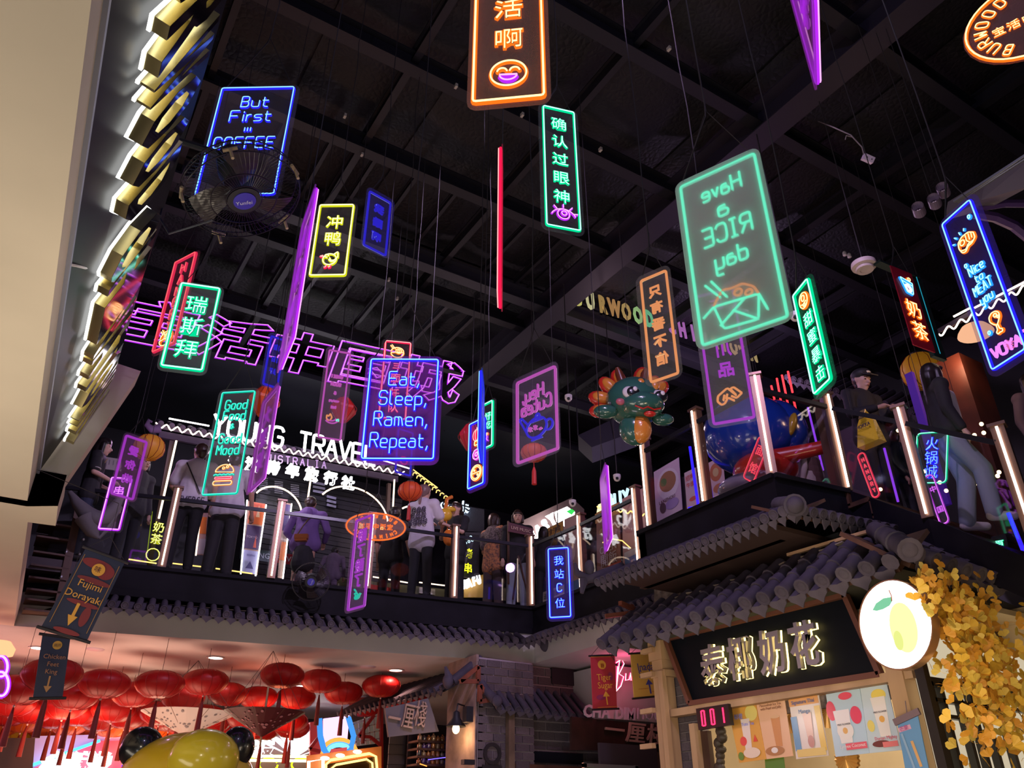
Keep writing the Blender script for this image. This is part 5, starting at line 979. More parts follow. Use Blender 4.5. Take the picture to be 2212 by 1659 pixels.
TAS = mat('tassel_brown', (.16, .015, .012), .7); BEAD = mat('bead_white', (.6, .5, .5), .3)
def lantern_meshes(m):
    N = 28; prof = [(.02, -.62), (.30, -.66), (.55, -.60), (.82, -.38), (.97, -.12), (1, .05), (.95, .25), (.78, .46), (.5, .60), (.25, .66), (.02, .64)]
    q = MB(); vs = []
    for r_, z in prof:
        for k in range(N): a = 2*math.pi*k/N; rr_ = r_*(1-.035*(k % 2 == 0)); vs.append(V((rr_*math.cos(a), rr_*math.sin(a), z*.78)))
    q.add(vs, [(i*N+k, i*N+(k+1) % N, (i+1)*N+(k+1) % N, (i+1)*N+k) for i in range(len(prof)-1) for k in range(N)])
    return q.mesh('lantern_shade', m, smooth=True)
LS = [lantern_meshes(m) for m in FAB]
q = MB()
for k in range(14):
    a = 2*math.pi*k/14; q.tube([V((r_*1.0*math.cos(a), r_*math.sin(a), z*.78)) for r_, z in [(.30, -.67), (.56, -.61), (.83, -.385), (.98, -.12), (1.005, .05), (.955, .25), (.785, .465), (.5, .61), (.25, .67)]], .008, 3)
RIBM = q.mesh('lantern_ribs', mat('rib_red', (.30, .008, .008), .5))
q = MB(); q.lathe([(0, 0), (.010, -.01), (.03, -.14), (.042, -.46), (0, -.46)], 8); q.ball((0, 0, .012), .016, 8, 6, m=1); q.tube([V((0, 0, .02)), V((0, 0, .10))], .003, 4)
TM = q.mesh('tassel', [TAS, BEAD], smooth=True); q = MB(); q.tube([V((0, 0, 0)), V((0, 0, 1))], .004, 4); CM = q.mesh('cord', mat('cord_dark', (.08, .03, .03), .7))
def lantern(p, r_, ci, lab, grp='paper lanterns under the far white ceiling', zt=4.0):
    M = Mx.Translation(p) @ Mx.Rotation(random.uniform(0, 3), 4, 'Z') @ Mx.Rotation(random.uniform(-.05, .05), 4, 'X')
    root = thing('paper_lantern', lab, 'lantern', mw=M, group=grp); S = M @ Mx.Diagonal((r_, r_, r_, 1))
    sh = link('shade', LS[ci], root, S); link('rib_wires', RIBM, sh, S)
    link('tassel', TM, root, Mx.Translation(p+V((0, 0, -r_*.62)))); link('cord', CM, root, Mx.Translation(p+V((0, 0, r_*.45))) @ Mx.Diagonal((1, 1, max(.02, zt-p.z-r_*.45), 1)))
FL = [(225, 1477, 108, 'partly right of the Chicken Feet banner'), (345, 1478, 104, 'in the front row, third from the left'), (444, 1473, 98, 'in the front row under the white downlight'), (610, 1459, 94, 'highest of the row, above the red parasol'), (693, 1471, 88, 'in the front row right of the highest one'), (824, 1482, 84, 'in the front row, second from the right'), (893, 1501, 78, 'at the right end, lit bright red'),
      (113, 1458, 124, 'behind the Chicken Feet banner'), (40, 1490, 112, 'at the far left edge, partly cut'), (492, 1499, 88, 'half hidden in the second row at centre'), (558, 1507, 84, 'in the second row left of the red parasol top'), (640, 1507, 84, 'in the second row above the red parasol'), (742, 1497, 84, 'in the second row, third from the right'), (866, 1522, 74, 'in the second row behind the rightmost'), (290, 1500, 96, 'low in the second row, left'), (395, 1508, 92, 'low in the second row, centre left'), (160, 1503, 104, 'low in the second row beside the navy banner'), (790, 1527, 72, 'in the third row right of centre')]
for cx, cy, w, lab in FL: lantern(atd(cx, cy, F*.66/w), .33, 0, 'round flat red paper lantern '+lab)
rr = random.Random(21); k_ = 0
for row, (Y, z, ci) in enumerate([(15.0, 3.33, 0), (15.75, 3.32, 0), (16.5, 3.33, 0), (17.2, 3.31, 1), (18.0, 3.30, 1), (18.75, 3.27, 2), (19.45, 3.21, 3)]):
    for j in range(13 if row < 6 else 9):
        x = -3.2+j*.72+.3*(row % 2)+rr.uniform(-.02, .02)
        if x > 5.4-.35*row*.6: continue
        lantern(V((x, Y, z)), .34, ci, {0: 'red paper lantern hanging in the crowded rows behind the front ones', 1: 'orange paper lantern in the rear rows of the lantern ceiling', 2: 'yellow paper lantern in the rearmost rows', 3: 'purple paper lantern in the last row'}[ci], {0: 'red lanterns of the back rows', 1: 'orange lanterns of the back rows', 2: 'yellow lanterns of the back rows', 3: 'purple lanterns of the last row'}[ci])
# upside-down parasols
def parasol(label, px, py, w, d, col, dots, hh=.32):
    c = atd(px, py, d); r_ = w/2*d/F; root = thing('parasol', label, 'parasol', c); N = 24; q = MB()
    vs = [c+V((0, 0, -hh))]+[c+V((r_*math.cos(2*math.pi*k/N)*(1-.01*(k % 2)), r_*math.sin(2*math.pi*k/N), 0)) for k in range(N)]; q.add(vs, [(0, 1+k, 1+(k+1) % N) for k in range(N)]); q.build('canopy', mat('parasol_%d' % (col[0]*99), col, .5, trans=.2), root, label=None)
    for k in range(8): a = 2*math.pi*k/8+.2; q = MB(); q.tube([c+V((0, 0, -hh*.98)), c+V((r_*math.cos(a), r_*math.sin(a), .005))], .006, 4); q.build('rib', DWOOD, root)
    q = MB(); q.tube([c+V((0, 0, -hh-.12)), c+V((0, 0, .35))], .015); q.build('stick', WOOD, root); q = MB()
    for k in range(5): a = 2*math.pi*k/5; q.tube([c+V((r_*math.cos(a), r_*math.sin(a), 0)), c+V((0, 0, 4-c.z))], .003, 4)
    q.build('cord', WIRE, root); q = MB(); rr = random.Random(4)
    for k in range(46):
        a = rr.uniform(math.pi*1.0, math.pi*1.95); t = rr.uniform(.3, .9); p = c+V((r_*t*math.cos(a), r_*t*math.sin(a), -hh*(1-t)-.006)); n_ = V((math.cos(a)*hh, math.sin(a)*hh, -r_)).normalized()
        M = frame(p, n_.cross(V((0, 0, 1))), n_.cross(n_.cross(V((0, 0, 1))))); s_ = rr.uniform(.012, .028)
        q.slab([p+M.col[0].xyz*s_*math.cos(2*math.pi*j/5)+M.col[1].xyz*s_*math.sin(2*math.pi*j/5) for j in range(5)], n_*.003)
    q.build('blossom_print', dots, root)
parasol('dark red upside-down paper parasol printed with pale blossoms', 572, 1538, 172, 11.6, (.075, .004, .008), mat('blossom', (.34, .15, .17), .7), .34)
parasol('white upside-down paper parasol painted with grey sprays, left of the red one', 408, 1540, 196, 12.3, (.50, .46, .42), mat('ink_grey', (.18, .17, .18), .7), .34)
# yellow figure with black ears
c = atd(404, 1690, 7.6); root = thing('inflatable_figure', 'smooth yellow inflatable head with two black round ears at the bottom left', 'inflatable', c)
YL = mat('balloon_yellow', (.92, .62, .03), .28, coat=.6); BK = mat('balloon_black', (.012, .012, .014), .25, coat=.6)
q = MB(); q.ball(c+V((0, 0, -.10)), (.66, .52, .54), 28, 18); q.build('head', YL, root, smooth=True)
q = MB(); q.ball(atd(440, 1640, 7.35), (.32, .26, .26), 20, 12); q.build('cap', mat('balloon_lemon', (.88, .70, .04), .25, coat=.6), root, smooth=True)
q = MB(); q.ball(atd(306, 1618, 7.6), (.20, .15, .20), 18, 12); q.build('ear', BK, root, smooth=True)
q = MB(); q.ball(atd(512, 1614, 7.75), (.17, .13, .19), 18, 12); q.build('ear', BK, root, smooth=True)
q = MB(); q.tube([c+V((0, 0, -.6)), V((c.x, c.y, 0))], .25, 10); q.build('body', YL, root)
# stalls at the back of the lower hall
def sb(name, label, cat, P, Y, m, root=None, dy=.06):
    q = MB(); q.slab([aty(x, y, Y) for x, y in P], (0, dy, 0)); return (tag(q.build(name, m), label, cat) if root is None else q.build(name, m, root))
Y = 17.6
sb('stall_wall', 'black stall side at the bottom left corner', 'wall', [(-40, 1594), (76, 1594), (66, 1720), (-60, 1720)], Y-1.5, BLACK)
root = thing('stall_sign', 'lilac and red stall fascia with glowing white characters and blue edge tube', 'sign', aty(160, 1640, Y))
sb('fascia', '', '', [(76, 1590), (285, 1585), (275, 1740), (60, 1740)], Y, mat('lilac_panel', (.50, .40, .62), .6, emit=(.5, .35, .7), es=.30), root)
sb('fascia', '', '', [(66, 1662), (215, 1600), (268, 1600), (262, 1740), (60, 1740)], Y-.08, mat('red_panel', (.60, .04, .08), .5, emit=(.8, .05, .1), es=.35), root, .05)
q = MB(); q.bar(aty(60, 1656, Y-.15), aty(216, 1600, Y-.15), .05, .05); q.bar(aty(228, 1595, Y-.15), aty(236, 1592, Y-.15), .05, .05); q.build('edge_tube', glow('ice_blue', (.05, .45, 1), 4), root)
q = MB(); q.bar(aty(274, 1598, Y-.2), aty(264, 1700, Y-.2), .05, .05); q.build('edge_tube', glow('ice_white', (.4, .6, 1), 5), root)
q = MB(); q.bar(aty(272, 1640, Y-.3), aty(255, 1700, Y-.3), .07, .07); q.build('edge_tube', nb('blue'), root)
for ch, px in zip('金福满堂', (115, 145, 178, 212)):
    c = aty(px, 1656, Y-.2); q = MB(); q.text(ch, frame(c, V((1, 0, 0)), V((0, 0, 1))) @ Mx.Diagonal((.42, .42, 1, 1)) @ Mx.Translation((0, -.3, 0)), .05, .02); q.build('character', glow('hot_white', (1, .92, .9), 6), root)
q = MB(); c = aty(105, 1668, Y-.2); q.ball(c, (.18, .04, .2)); q.build('logo', glow('hot_white', (1, .92, .9), 6), root)
root = thing('stall_sign', 'stall front with glowing white characters and yellow tubes behind the yellow figure', 'sign', aty(560, 1640, Y))
sb('fascia', '', '', [(520, 1580), (700, 1572), (700, 1740), (520, 1740)], Y, mat('stall_brown', (.10, .05, .05), .6), root)
for ch, px, py in (('金', 540, 1612), ('渡', 572, 1612)):
    c = aty(px, py, Y-.2); q = MB(); q.text(ch, frame(c, V((1, 0, 0)), V((0, 0, 1))) @ Mx.Diagonal((.38, .42, 1, 1)) @ Mx.Translation((0, -.38, 0)), .045, .02); q.build('character', glow('hot_white', (1, .92, .9), 6), root)
q = MB(); c = aty(640, 1602, Y-.2); Mc = frame(c, V((1, 0, 0)), V((0, 0, 1)))
for k in range(9):
    a = R(-75+k*18.75); q.slab([Mc @ V((x, y, 0)) for x, y in [(0, -.30), (math.sin(a)*.5-.14*math.cos(a), math.cos(a)*.5-.25), (math.sin(a)*.72, math.cos(a)*.60-.2), (math.sin(a)*.5+.14*math.cos(a), math.cos(a)*.5-.25)]], Mc.col[2].xyz*(.03+.003*k))
q.build('lotus', glow('lotus_white', (.95, .9, 1), 4.5), root)
for y in (1633, 1642):
    q = MB(); q.bar(aty(524, y, Y-.25), aty(690, y+2, Y-.25), .05, .05); q.build('tube', glow('tube_yellow', (1, .82, .3), 4.5), root)
q = MB()
for px in (540, 580, 650): q.tube([aty(px+20*math.cos(R(t)), 1652+14*math.sin(R(t)), Y-.25) for t in range(0, 360, 20)], .02, 5)
q.build('loop_tube', glow('loop_lime', (.6, .9, .02), 2), root)
root = thing('arcade_booth', 'red booth with blue and orange glowing arches behind the lanterns', 'booth', aty(740, 1659, Y-.5)); Y2 = 17.0
sb('screen', '', '', [(700, 1552), (755, 1545), (750, 1600), (700, 1605)], Y2, glow('booth_screen', (.95, .55, .95), 1.6), root)
sb('fascia', '', '', [(670, 1560), (700, 1556), (705, 1640), (670, 1640)], Y2+.1, mat('booth_red', (.45, .03, .02), .5, emit=(.6, .05, .02), es=.15), root)
for rx, ry, col, off_ in ((32, 24, (.08, .35, .9), 0), (37, 30, (1, .35, .06), .02), (26, 19, (.2, .6, 1), .04)):
    q = MB(); q.tube([aty(733+rx*math.cos(R(t)), 1628-ry*math.sin(R(t)), Y2-.1-off_) for t in range(0, 181, 15)], .045, 6); q.build('arch_tube', glow('arch_%d' % int(col[0]*100), col, 1.6), root)
q = MB(); q.tube([aty(x, y, Y2-.15) for x, y in [(690, 1552), (692, 1590), (700, 1620), (712, 1636)]], .06, 6); q.tube([aty(x, y, Y2-.15) for x, y in [(752, 1548), (764, 1590), (758, 1615), (748, 1632)]], .06, 6); q.build('side_arch', glow('arch_blue', (.06, .30, .8), 1.2), root)
sb('letters_panel', '', '', [(716, 1618), (750, 1614), (748, 1628), (716, 1632)], Y2-.2, glow('letters_red', (.8, .1, .1), .9), root)
root = thing('glass_booth', 'glass walled booth with white grid and red posts behind the right lanterns', 'booth', aty(790, 1600, Y2)); 
sb('grid_panel', '', '', [(758, 1562), (822, 1540), (822, 1605), (770, 1612)], Y2+.1, mat('booth_glass', (.30, .27, .25), .2, emit=(.5, .4, .3), es=.12), root)
for t in range(6):
    q = MB(); q.bar(aty(763+t*11, 1560-t*3.6, Y2), aty(770+t*10, 1610-t, Y2), .02, .02); q.build('mullion', PLASTW, root)
for t in range(4):
    q = MB(); q.bar(aty(762, 1565+t*13, Y2), aty(822, 1544+t*17, Y2), .02, .02); q.build('mullion', PLASTW, root)
RP = mat('booth_red_post', (.38, .03, .03), .45)
for a, b in (((824, 1530), (824, 1720)), ((808, 1545), (775, 1590)), ((775, 1590), (800, 1592)), ((800, 1592), (825, 1612)), ((690, 1590), (668, 1618)), ((668, 1618), (700, 1625))): q = MB(); q.bar(aty(*a, Y2-.1), aty(*b, Y2-.1), .06, .06); q.build('post', RP, root)
root = thing('food_stall', 'orange glowing stall with rounded window frames at the bottom', 'stall', aty(750, 1659, 15.6)); Y3 = 15.6
sb('wall', '', '', [(664, 1632), (824, 1612), (824, 1760), (664, 1760)], Y3, mat('stall_orange', (.55, .18, .05), .5, emit=(.8, .25, .05), es=.2), root)
sb('window', '', '', [(708, 1650), (812, 1634), (818, 1740), (708, 1740)], Y3-.03, mat('stall_dark', (.03, .02, .01), .2), root)
q = MB(); q.tube([aty(x, y, Y3-.08) for x, y in [(702, 1740), (704, 1652), (714, 1642), (798, 1628), (812, 1634), (822, 1740)]], .025, 6); q.tube([aty(x, y, Y3-.08) for x, y in [(712, 1740), (716, 1660), (726, 1652), (792, 1640), (804, 1648), (812, 1740)]], .02, 6); q.build('frame_tube', glow('tube_orange', (1, .5, .12), 4), root)
q = MB(); q.tube([aty(x, y, Y3-.08) for x, y in [(666, 1740), (667, 1645), (698, 1640), (697, 1740)]], .03, 6); q.build('frame_tube', glow('tube_cream', (1, .85, .7), 4), root)
for px, py in ((702, 1640), (735, 1634), (772, 1626)): 
    q = MB(); q.ball(aty(px, py-2, Y3-.12), (.09, .03, .035), 10, 6); q.build('spot', glow('hot_white', (1, .92, .9), 6), root)
root = thing('neon_sign', 'purple neon figure-eight and orange lamp cut by the left edge', 'neon sign', aty(0, 1470, 11.8)); Y4 = 11.8
q = MB()
for cy, rx, ry in ((1440, 14, 22), (1478, 16, 26)): q.tube([aty(2+rx*math.cos(R(t)), cy+ry*math.sin(R(t)), Y4) for t in range(-110, 111, 15)], .03, 6); q.tube([aty(2+rx*math.cos(R(t)), cy+ry*math.sin(R(t)), Y4)+V((0, -.03, 0)) for t in range(-110, 111, 15)], .014, 5, m=1)
q.build('tube', [nb('purple'), nc('pink')], root)
q = MB(); q.slab([aty(-30, 1430, Y4+.1), aty(22, 1425, Y4+.1), aty(6, 1510, Y4+.1), aty(-30, 1510, Y4+.1)], (0, .03, 0)); q.build('panel', mat('pink_panel', (.6, .15, .2), .5), root)
q = MB(); q.lathe([(.16, -.08), (.17, 0), (.10, .08)], 18, Mx.Translation(aty(0, 1400, Y4))); tag(q.build('drum_lamp', glow('drum_orange', (1, .42, .2), 1.6), smooth=True), 'orange drum lamp cut by the left edge', 'lamp')

lamp('lower_hall_fill', 'AREA', (1.5, 13.6, 1.0), 120, (1, .55, .38), 2.5, to=(1.5, 14.0, 4), sy=2.0)  # added uplights to brighten the lower soffits
lamp('lower_hall_fill', 'AREA', (5.2, 8.6, .9), 22, (.95, .75, .85), 1.5, to=(7.0, 10.6, 4))
# ---------------------------------------------------------------- upstairs: travel kiosk and shops behind the far balcony
YP = 13.6
LED = glow('led_white', (1, .93, .90), 4.5); LEDW = glow('led_warm', (1, .72, .50), 3.2); LEDY = glow('led_yellow', (1, .62, .16), 2.4)
def pl(l, Y): return [aty(x, y, Y) for x, y in l]
def pX(l, X): return [atx(x, y, X) for x, y in l]
def lerp2(a, b, t): return (a[0]+(b[0]-a[0])*t, a[1]+(b[1]-a[1])*t)
def tubes(name, m, paths, r, root, n=6): 
    q = MB()
    for p in paths: q.tube(p, r, n)
    return q.build(name, m, root)
root = thing('travel_kiosk', 'travel kiosk pavilion with scalloped white light edge and YOUNG TRAVEL letters', 'kiosk', aty(600, 1250, YP))
e0, e1 = aty(335, 917, YP), aty(872, 1022, YP); q = MB()
q.hexa([e0, e1, e1+V((-.3, .9, .42)), e0+V((.3, .9, .42))], [p+V((0, 0, -.06)) for p in (e0, e1, e1+V((-.3, .9, .42)), e0+V((.3, .9, .42)))]); q.bar(e0+V((.1, .05, -.14)), e1+V((-.1, .05, -.14)), .06, .12); q.build('roof', mat('kiosk_roof', (.05, .035, .06), .7), root)
q = MB(); u = (e1-e0); n = 26
pts = [e0+u*(t/(n*6))+V((0, -.03, .045*math.cos(t*math.pi/3)-.02)) for t in range(n*6+1)]; q.tube(pts, .014, 6); q.build('scallop_light', glow('scallop', (1, .80, .68), 3.4), root)
bq = MB(); bq.tube([V((0, 0, 0)), V((0, .55, .27))], .05, 10); bme = bq.mesh('roof_roll', mat('roll_purple', (.11, .08, .13), .7), smooth=True)
for i in range(n): o = link('roof_roll', bme, root, Mx.Translation(e0+u*((i+.5)/n)+V((0, .02, .05))))
tubes('ridge_light', LED, [pl([(365, 904), (452, 920)], YP+.35), pl([(820, 992), (884, 1012)], YP+.35)], .016, root)
q = MB(); q.tube(pl([(345, 925), (328, 928), (318, 918), (322, 908), (329, 912)], YP), [.09, .07, .05, .035, .02], 8); q.build('scroll_end', mat('scroll_grey', (.14, .10, .17), .7), root, smooth=True)
q = MB()
for a, b in (((372, 945), (345, 1130)), ((840, 1045), (838, 1150))): q.bar(aty(*a, YP+.1), aty(*b, YP+.1)-V((0, 0, 1)), .07, .07, up=(0, 1, 0))
q.build('pillar', mat('kiosk_pillar', (.06, .035, .03), .5), root)
tubes('post_light', LEDW, [pl([(381, 952), (343, 1120)], YP-.05), pl([(675, 1008), (665, 1078)], YP-.05), pl([(852, 1036), (849, 1094)], YP-.05)], .017, root)
def arcpx(cx, cy, rx, ry, a0, a1, Y, tilt=.18): return pl([(cx+rx*math.cos(R(t)), cy-ry*math.sin(R(t))+tilt*rx*math.cos(R(t))) for t in range(a0, a1+1, 9)], Y)
tubes('arch_light', LEDW, [arcpx(598, 1102, 54, 50, 0, 150, YP-.1), arcpx(760, 1118, 78, 66, 0, 144, YP-.1), arcpx(905, 1120, 44, 26, 72, 144, YP-.1)], .016, root)
SW = glow('letter_white', (1, 1, 1), 5)
def big_letters(word, a, b, hpx, Y, r_, m, root, adv=None):
    A, B = aty(*a, Y), aty(*b, Y); u = B-A; n = len(word); hh = (aty(a[0], a[1]-hpx/2, Y)-aty(a[0], a[1]+hpx/2, Y)).z
    for i, ch in enumerate(word):
        if ch == ' ': continue
        c = A+u*(i/(n-1)); M = frame(c, u, V((0, 0, 1))); q = MB()
        for p in strokes(ch, hh): q.tube([M @ V((x*.9, y, 0)) for x, y in p], r_, 7)
        q.build('letter', m, root)
big_letters('YOUNG TRAVEL', (474, 918), (800, 984), 44, YP+.02, .027, SW, root)
big_letters('AUSTRALIA', (573, 988), (700, 1004), 16, YP-.05, .011, mat('letter_violet', (.5, .35, .6), .5, emit=(.5, .3, .6), es=.3), root)
for ch, px, py in zip('澳洲青年旅行社', (508, 545, 590, 632, 673, 714, 752), (1000, 1003, 1010, 1017, 1025, 1033, 1043)):
    c = aty(px, py, YP-.08); q = MB(); q.text(ch, frame(c, V((1, 0, 0)), V((0, 0, 1))) @ Mx.Diagonal((.25, .26, 1, 1)) @ Mx.Translation((0, -.38, 0)), .035, .03); q.build('character', SW, root)
# shutter behind
root = thing('roller_shutter', 'wide black horizontal-slat shutter behind the travel kiosk arches', 'shutter', aty(700, 1250, 14.6)); a, b = aty(560, 1030, 14.6), aty(872, 1030, 14.6); SHM = mat('slat_black', (.020, .020, .026), .35)
q = MB(); q.box((0, 0, 0), (b.x-a.x, .03, .085)); sm = q.mesh('slat', SHM)
for k in range(30): link('slat', sm, root, Mx.Translation(((a.x+b.x)/2, 14.6+.012*(k % 2), a.z+.1-.095*k)))
def board(label, P, Y, base, shapes=(), txt=(), name='poster', cat='poster', g=None, gl=.4, glowm=None):
    Q = pl(P, Y) if Y > 0 else pX(P, -Y); root = thing(name, label, cat, sum(Q, V())/4, g); flat(root, Q, base, shapes, txt, glossy=gl); return root
gp = 'travel posters at the kiosk'
r_ = board('tall travel poster column with London, TOKYO and Beijing views, between two white lights', [(536, 1082), (572, 1088), (556, 1242), (524, 1238)], YP-.2, (.55, .35, .25), [((.75, .16, .04), 0, .34, .49, .155, 'r'), ((.8, .55, .3), .1, .38, .12, .09, 't'), ((.06, .03, .10), 0, .0, .49, .165, 'r'), ((.7, .12, .05), .15, -.05, .1, .09, 't'), ((.45, .48, .75), 0, -.34, .49, .155, 'r'), ((.06, .06, .2), 0, -.38, .25, .05, 't')], [('LONDON', 0, .46, .2, (.6, .1, .08)), ('TOKYO', -.1, .0, .2, (.6, .5, .6)), ('BEIJING', 0, -.25, .16, (.1, .1, .3))], g=gp)
tubes('edge_light', LED, [pl([(534, 1080), (520, 1240)], YP-.25), pl([(575, 1090), (552, 1244)], YP-.25)], .013, r_)
r_ = board('narrow travel poster column half behind the post left of the purple hoodie', [(612, 1085), (628, 1088), (612, 1250), (600, 1248)], YP-.2, (.5, .35, .25), [((.10, .08, .2), 0, .3, .49, .18, 'r'), ((.7, .6, .5), 0, .05, .49, .06, 'r'), ((.7, .2, .05), .1, -.15, .4, .12, 'r')], g=gp); tubes('edge_light', LED, [pl([(630, 1088), (611, 1250)], YP-.25)], .013, r_)
r_ = board('slim travel poster between the two men at the railing', [(432, 1108), (450, 1108), (440, 1200), (422, 1198)], YP-.2, (.5, .3, .35), [((.75, .2, .05), 0, .2, .49, .2, 'r'), ((.45, .4, .6), 0, -.3, .49, .18, 'r')], g=gp); tubes('edge_light', LEDW, [pl([(434, 1106), (423, 1200)], YP-.25)], .013, r_)
r_ = board('low red and green counter panel reading YOUNG TRAVEL behind the railing', [(520, 1182), (648, 1200), (645, 1222), (518, 1206)], YP+.1, (.06, .10, .10), [((.35, .02, .03), .25, 0, .24, .49, 'r')], [('YOUNG TRAVEL', 0, 0, .13, (.55, .65, .7))], name='low_counter', cat='counter')
for i, (x, y) in enumerate([(568, 1042), (601, 1050), (636, 1057)]):
    q = MB(); 
    for k in range(7): q.bar(aty(x-8, y-10+4*k, 14.5), aty(x+10, y-8+4*k, 14.5), .006, .014)
    tag(q.build('price_list', mat('price_white', (.30, .30, .36), .6)), 'faint white price list '+['left', 'middle', 'right'][i]+' of three behind the characters', 'notice', 'price lists on the black shutter')
for i in range(2):
    q = MB()
    for k in range(3): q.bar(aty(676+i*30, 1042+i*30+k*9, 14.5), aty(702+i*24, 1047+i*30+k*9, 14.5), .01, .05)
    tag(q.build('price_list', mat('price_blue', (.28, .28, .42), .6)), ['bluish lines of a notice right of the short white post light', 'bluish lines of a lower notice under the right arch'][i], 'notice')
# low counter lights and counters
root = thing('counter', 'low food counter with a warm light strip and red panels behind the railing', 'counter', aty(840, 1290, 13.4))
tubes('strip_light', LEDW, [pl([(718, 1238), (745, 1242)], 13.2), pl([(806, 1246), (888, 1260)], 13.2), pl([(906, 1258), (970, 1266)], 13.2)], .012, root)
q = MB(); q.slab(pl([(716, 1246), (972, 1274), (972, 1300), (716, 1268)], 13.3), (0, .3, 0)); q.build('front', mat('counter_olive', (.12, .13, .07), .5), root)
q = MB(); q.slab(pl([(800, 1262), (846, 1270), (846, 1290), (800, 1284)], 13.25), (0, .03, 0)); q.build('panel', mat('counter_red', (.45, .03, .02), .5), root)
q = MB(); q.slab(pl([(906, 1268), (940, 1273), (940, 1285), (906, 1281)], 13.25), (0, .03, 0)); q.build('panel', mat('counter_white', (.6, .6, .55), .5), root)
tubes('floor_strip', LEDY, [pl([(278, 1208), (338, 1217)], 12.5), pl([(365, 1216), (434, 1224)], 12.5), pl([(466, 1228), (545, 1239)], 12.5)], .010, root)
# hanging lanterns upstairs
def lant(px, py, d, r_, col, lab, sq=.8, tass=True, zt=9.1, poly=28):
    c = atd(px, py, d); root = thing('hanging_lantern', lab, 'lantern', c); q = MB(); N = poly
    prof = [(.2, -1), (.62, -.85), (.93, -.45), (1, 0), (.93, .45), (.62, .85), (.2, 1)] if poly > 10 else [(.35, -1), (1, -.05), (1, .15), (.4, 1)]
    q.lathe([(a*r_*(1), b*r_*sq) for a, b in prof], N, Mx.Translation(c)); q.build('shade', mat('silk_%d%d' % (col[0]*99, col[1]*99), col, .5, trans=.3, emit=col, es=.12), root, smooth=poly > 10)
    q = MB()
    for k in range(0, 12): 
        a = 2*math.pi*k/12; q.tube([c+V((x*r_*1.01*math.cos(a), x*r_*1.01*math.sin(a), z*r_*sq)) for x, z in prof], .006, 3)
    q.build('rib_wires', mat('rib_red', (.3, .01, .01), .5), root)
    q = MB(); q.lathe([(.0, 0), (r_*.3, 0), (r_*.3, .03), (0, .03)], 12, Mx.Translation(c+V((0, 0, r_*sq)))); q.tube([c+V((0, 0, r_*sq)), V((c.x, c.y, zt))], .005, 4); q.build('cord', WIRE, root)
    if tass: q = MB(); q.tube([c+V((0, 0, -r_*sq)), c+V((0, 0, -r_*sq-.12))], .005, 4); q.lathe([(.012, 0), (.03, -.06), (.035, -.25), (0, -.25)], 8, Mx.Translation(c+V((0, 0, -r_*sq-.1)))); q.build('tassel', mat('tassel_red', (.5, .02, .015), .6), root)
lant(322, 967, 11.8, .22, (.80, .36, .04), 'yellow orange round lantern behind the magenta sign at the far left', .85, False)
lant(886, 1061, 13.2, .20, (.72, .10, .03), 'orange red round lantern with a tassel beside the ponytailed woman', .75)
lant(571, 868, 11.5, .22, (.70, .10, .02), 'faceted orange red lantern behind the Good Food sign', 1.0, False, poly=6)
lant(741, 886, 12.0, .20, (.55, .02, .02), 'faceted dark red lantern behind the chilli sign', .95, False, poly=6)
lant(1017, 945, 11.5, .18, (.5, .02, .05), 'faceted red lantern behind the lantern and bun sign', 1.1, False, poly=6)
lant(1153, 978, 11.0, .18, (.6, .10, .04), 'orange round lantern seen through the pink teapot sign', .65)
lant(1990, 802, 11.5, .27, (.80, .42, .03), 'yellow drum lantern above the woman in jeans', 1.0, False)
# spot tubes on the dropped ceiling
for i, (px, py) in enumerate([(960, 925), (1087, 957), (1210, 984), (397, 804), (790, 890)]):
    p = aty(px, py, 13.8+.15*i); root = thing('spot_light', 'small black tube spot hanging from the dark ceiling, '+['right of the Eat Sleep sign', 'left of the teapot sign', 'right of the teapot sign', 'below the green sign at left', 'above the travel letters'][i], 'spot light', p, 'tube spots on the dark ceiling')
    q = MB(); q.lathe([(.05, .35), (.05, 0), (.045, 0), (.04, .02)], 14, Mx.Translation(p)); q.tube([p+V((0, 0, .35)), V((p.x, p.y, 9.1))], .01); q.build('tube', BLACK, root)
    q = MB(); q.lathe([(0, .012), (.045, .012)], 14, Mx.Translation(p)); q.build('lens', glow('spot_lens', (1, .88, .8), 10), root)
# shops right of the travel kiosk
root = thing('shop_sign', 'grey perforated signboard with backlit script Ca and character behind the black-shirted man', 'sign', aty(990, 1115, 15.2))
q = MB(); q.slab(pl([(932, 1082), (1046, 1100), (1046, 1150), (932, 1142)], 15.2), (0, .05, 0)); q.build('board', mat('perf_grey', (.12, .12, .15), .6, bump=(30, .8, 'v', .03)), root)
for t, x, y, s_ in (('Ca', 963, 1094, .24), ('卡', 1001, 1097, .30)):
    c = aty(x, y, 15.1); Mc = frame(c, V((1, 0, -.05)), V((0, 0, 1))) @ Mx.Diagonal((s_, s_, 1, 1)) @ Mx.Translation((0, -.35, 0)); q = MB(); q.text(t, Mc @ Mx.Translation((0, 0, .06)), .0, .02); o = q.build('lettering', BLACK, root); q = MB(); q.text(t, Mc, .05, .02); q.build('backlight', glow('cool_back', (.6, .8, 1), 3), o)
board('slanted grey corrugated roof strip behind the leopard-print shopper', [(960, 1150), (1050, 1150), (1060, 1175), (985, 1180)], 15.0, (.16, .17, .2), name='roof_strip', cat='roof')
root = thing('shop_sign', 'overexposed white shop letters on a pink-grey bulkhead behind the singer', 'sign', aty(1170, 1130, 14.2))
q = MB(); q.slab(pl([(1085, 1145), (1235, 1075), (1262, 1100), (1262, 1180), (1085, 1190)], 14.4), (0, .1, 0)); q.build('bulkhead', mat('bulkhead_pink', (.30, .20, .20), .7), root)
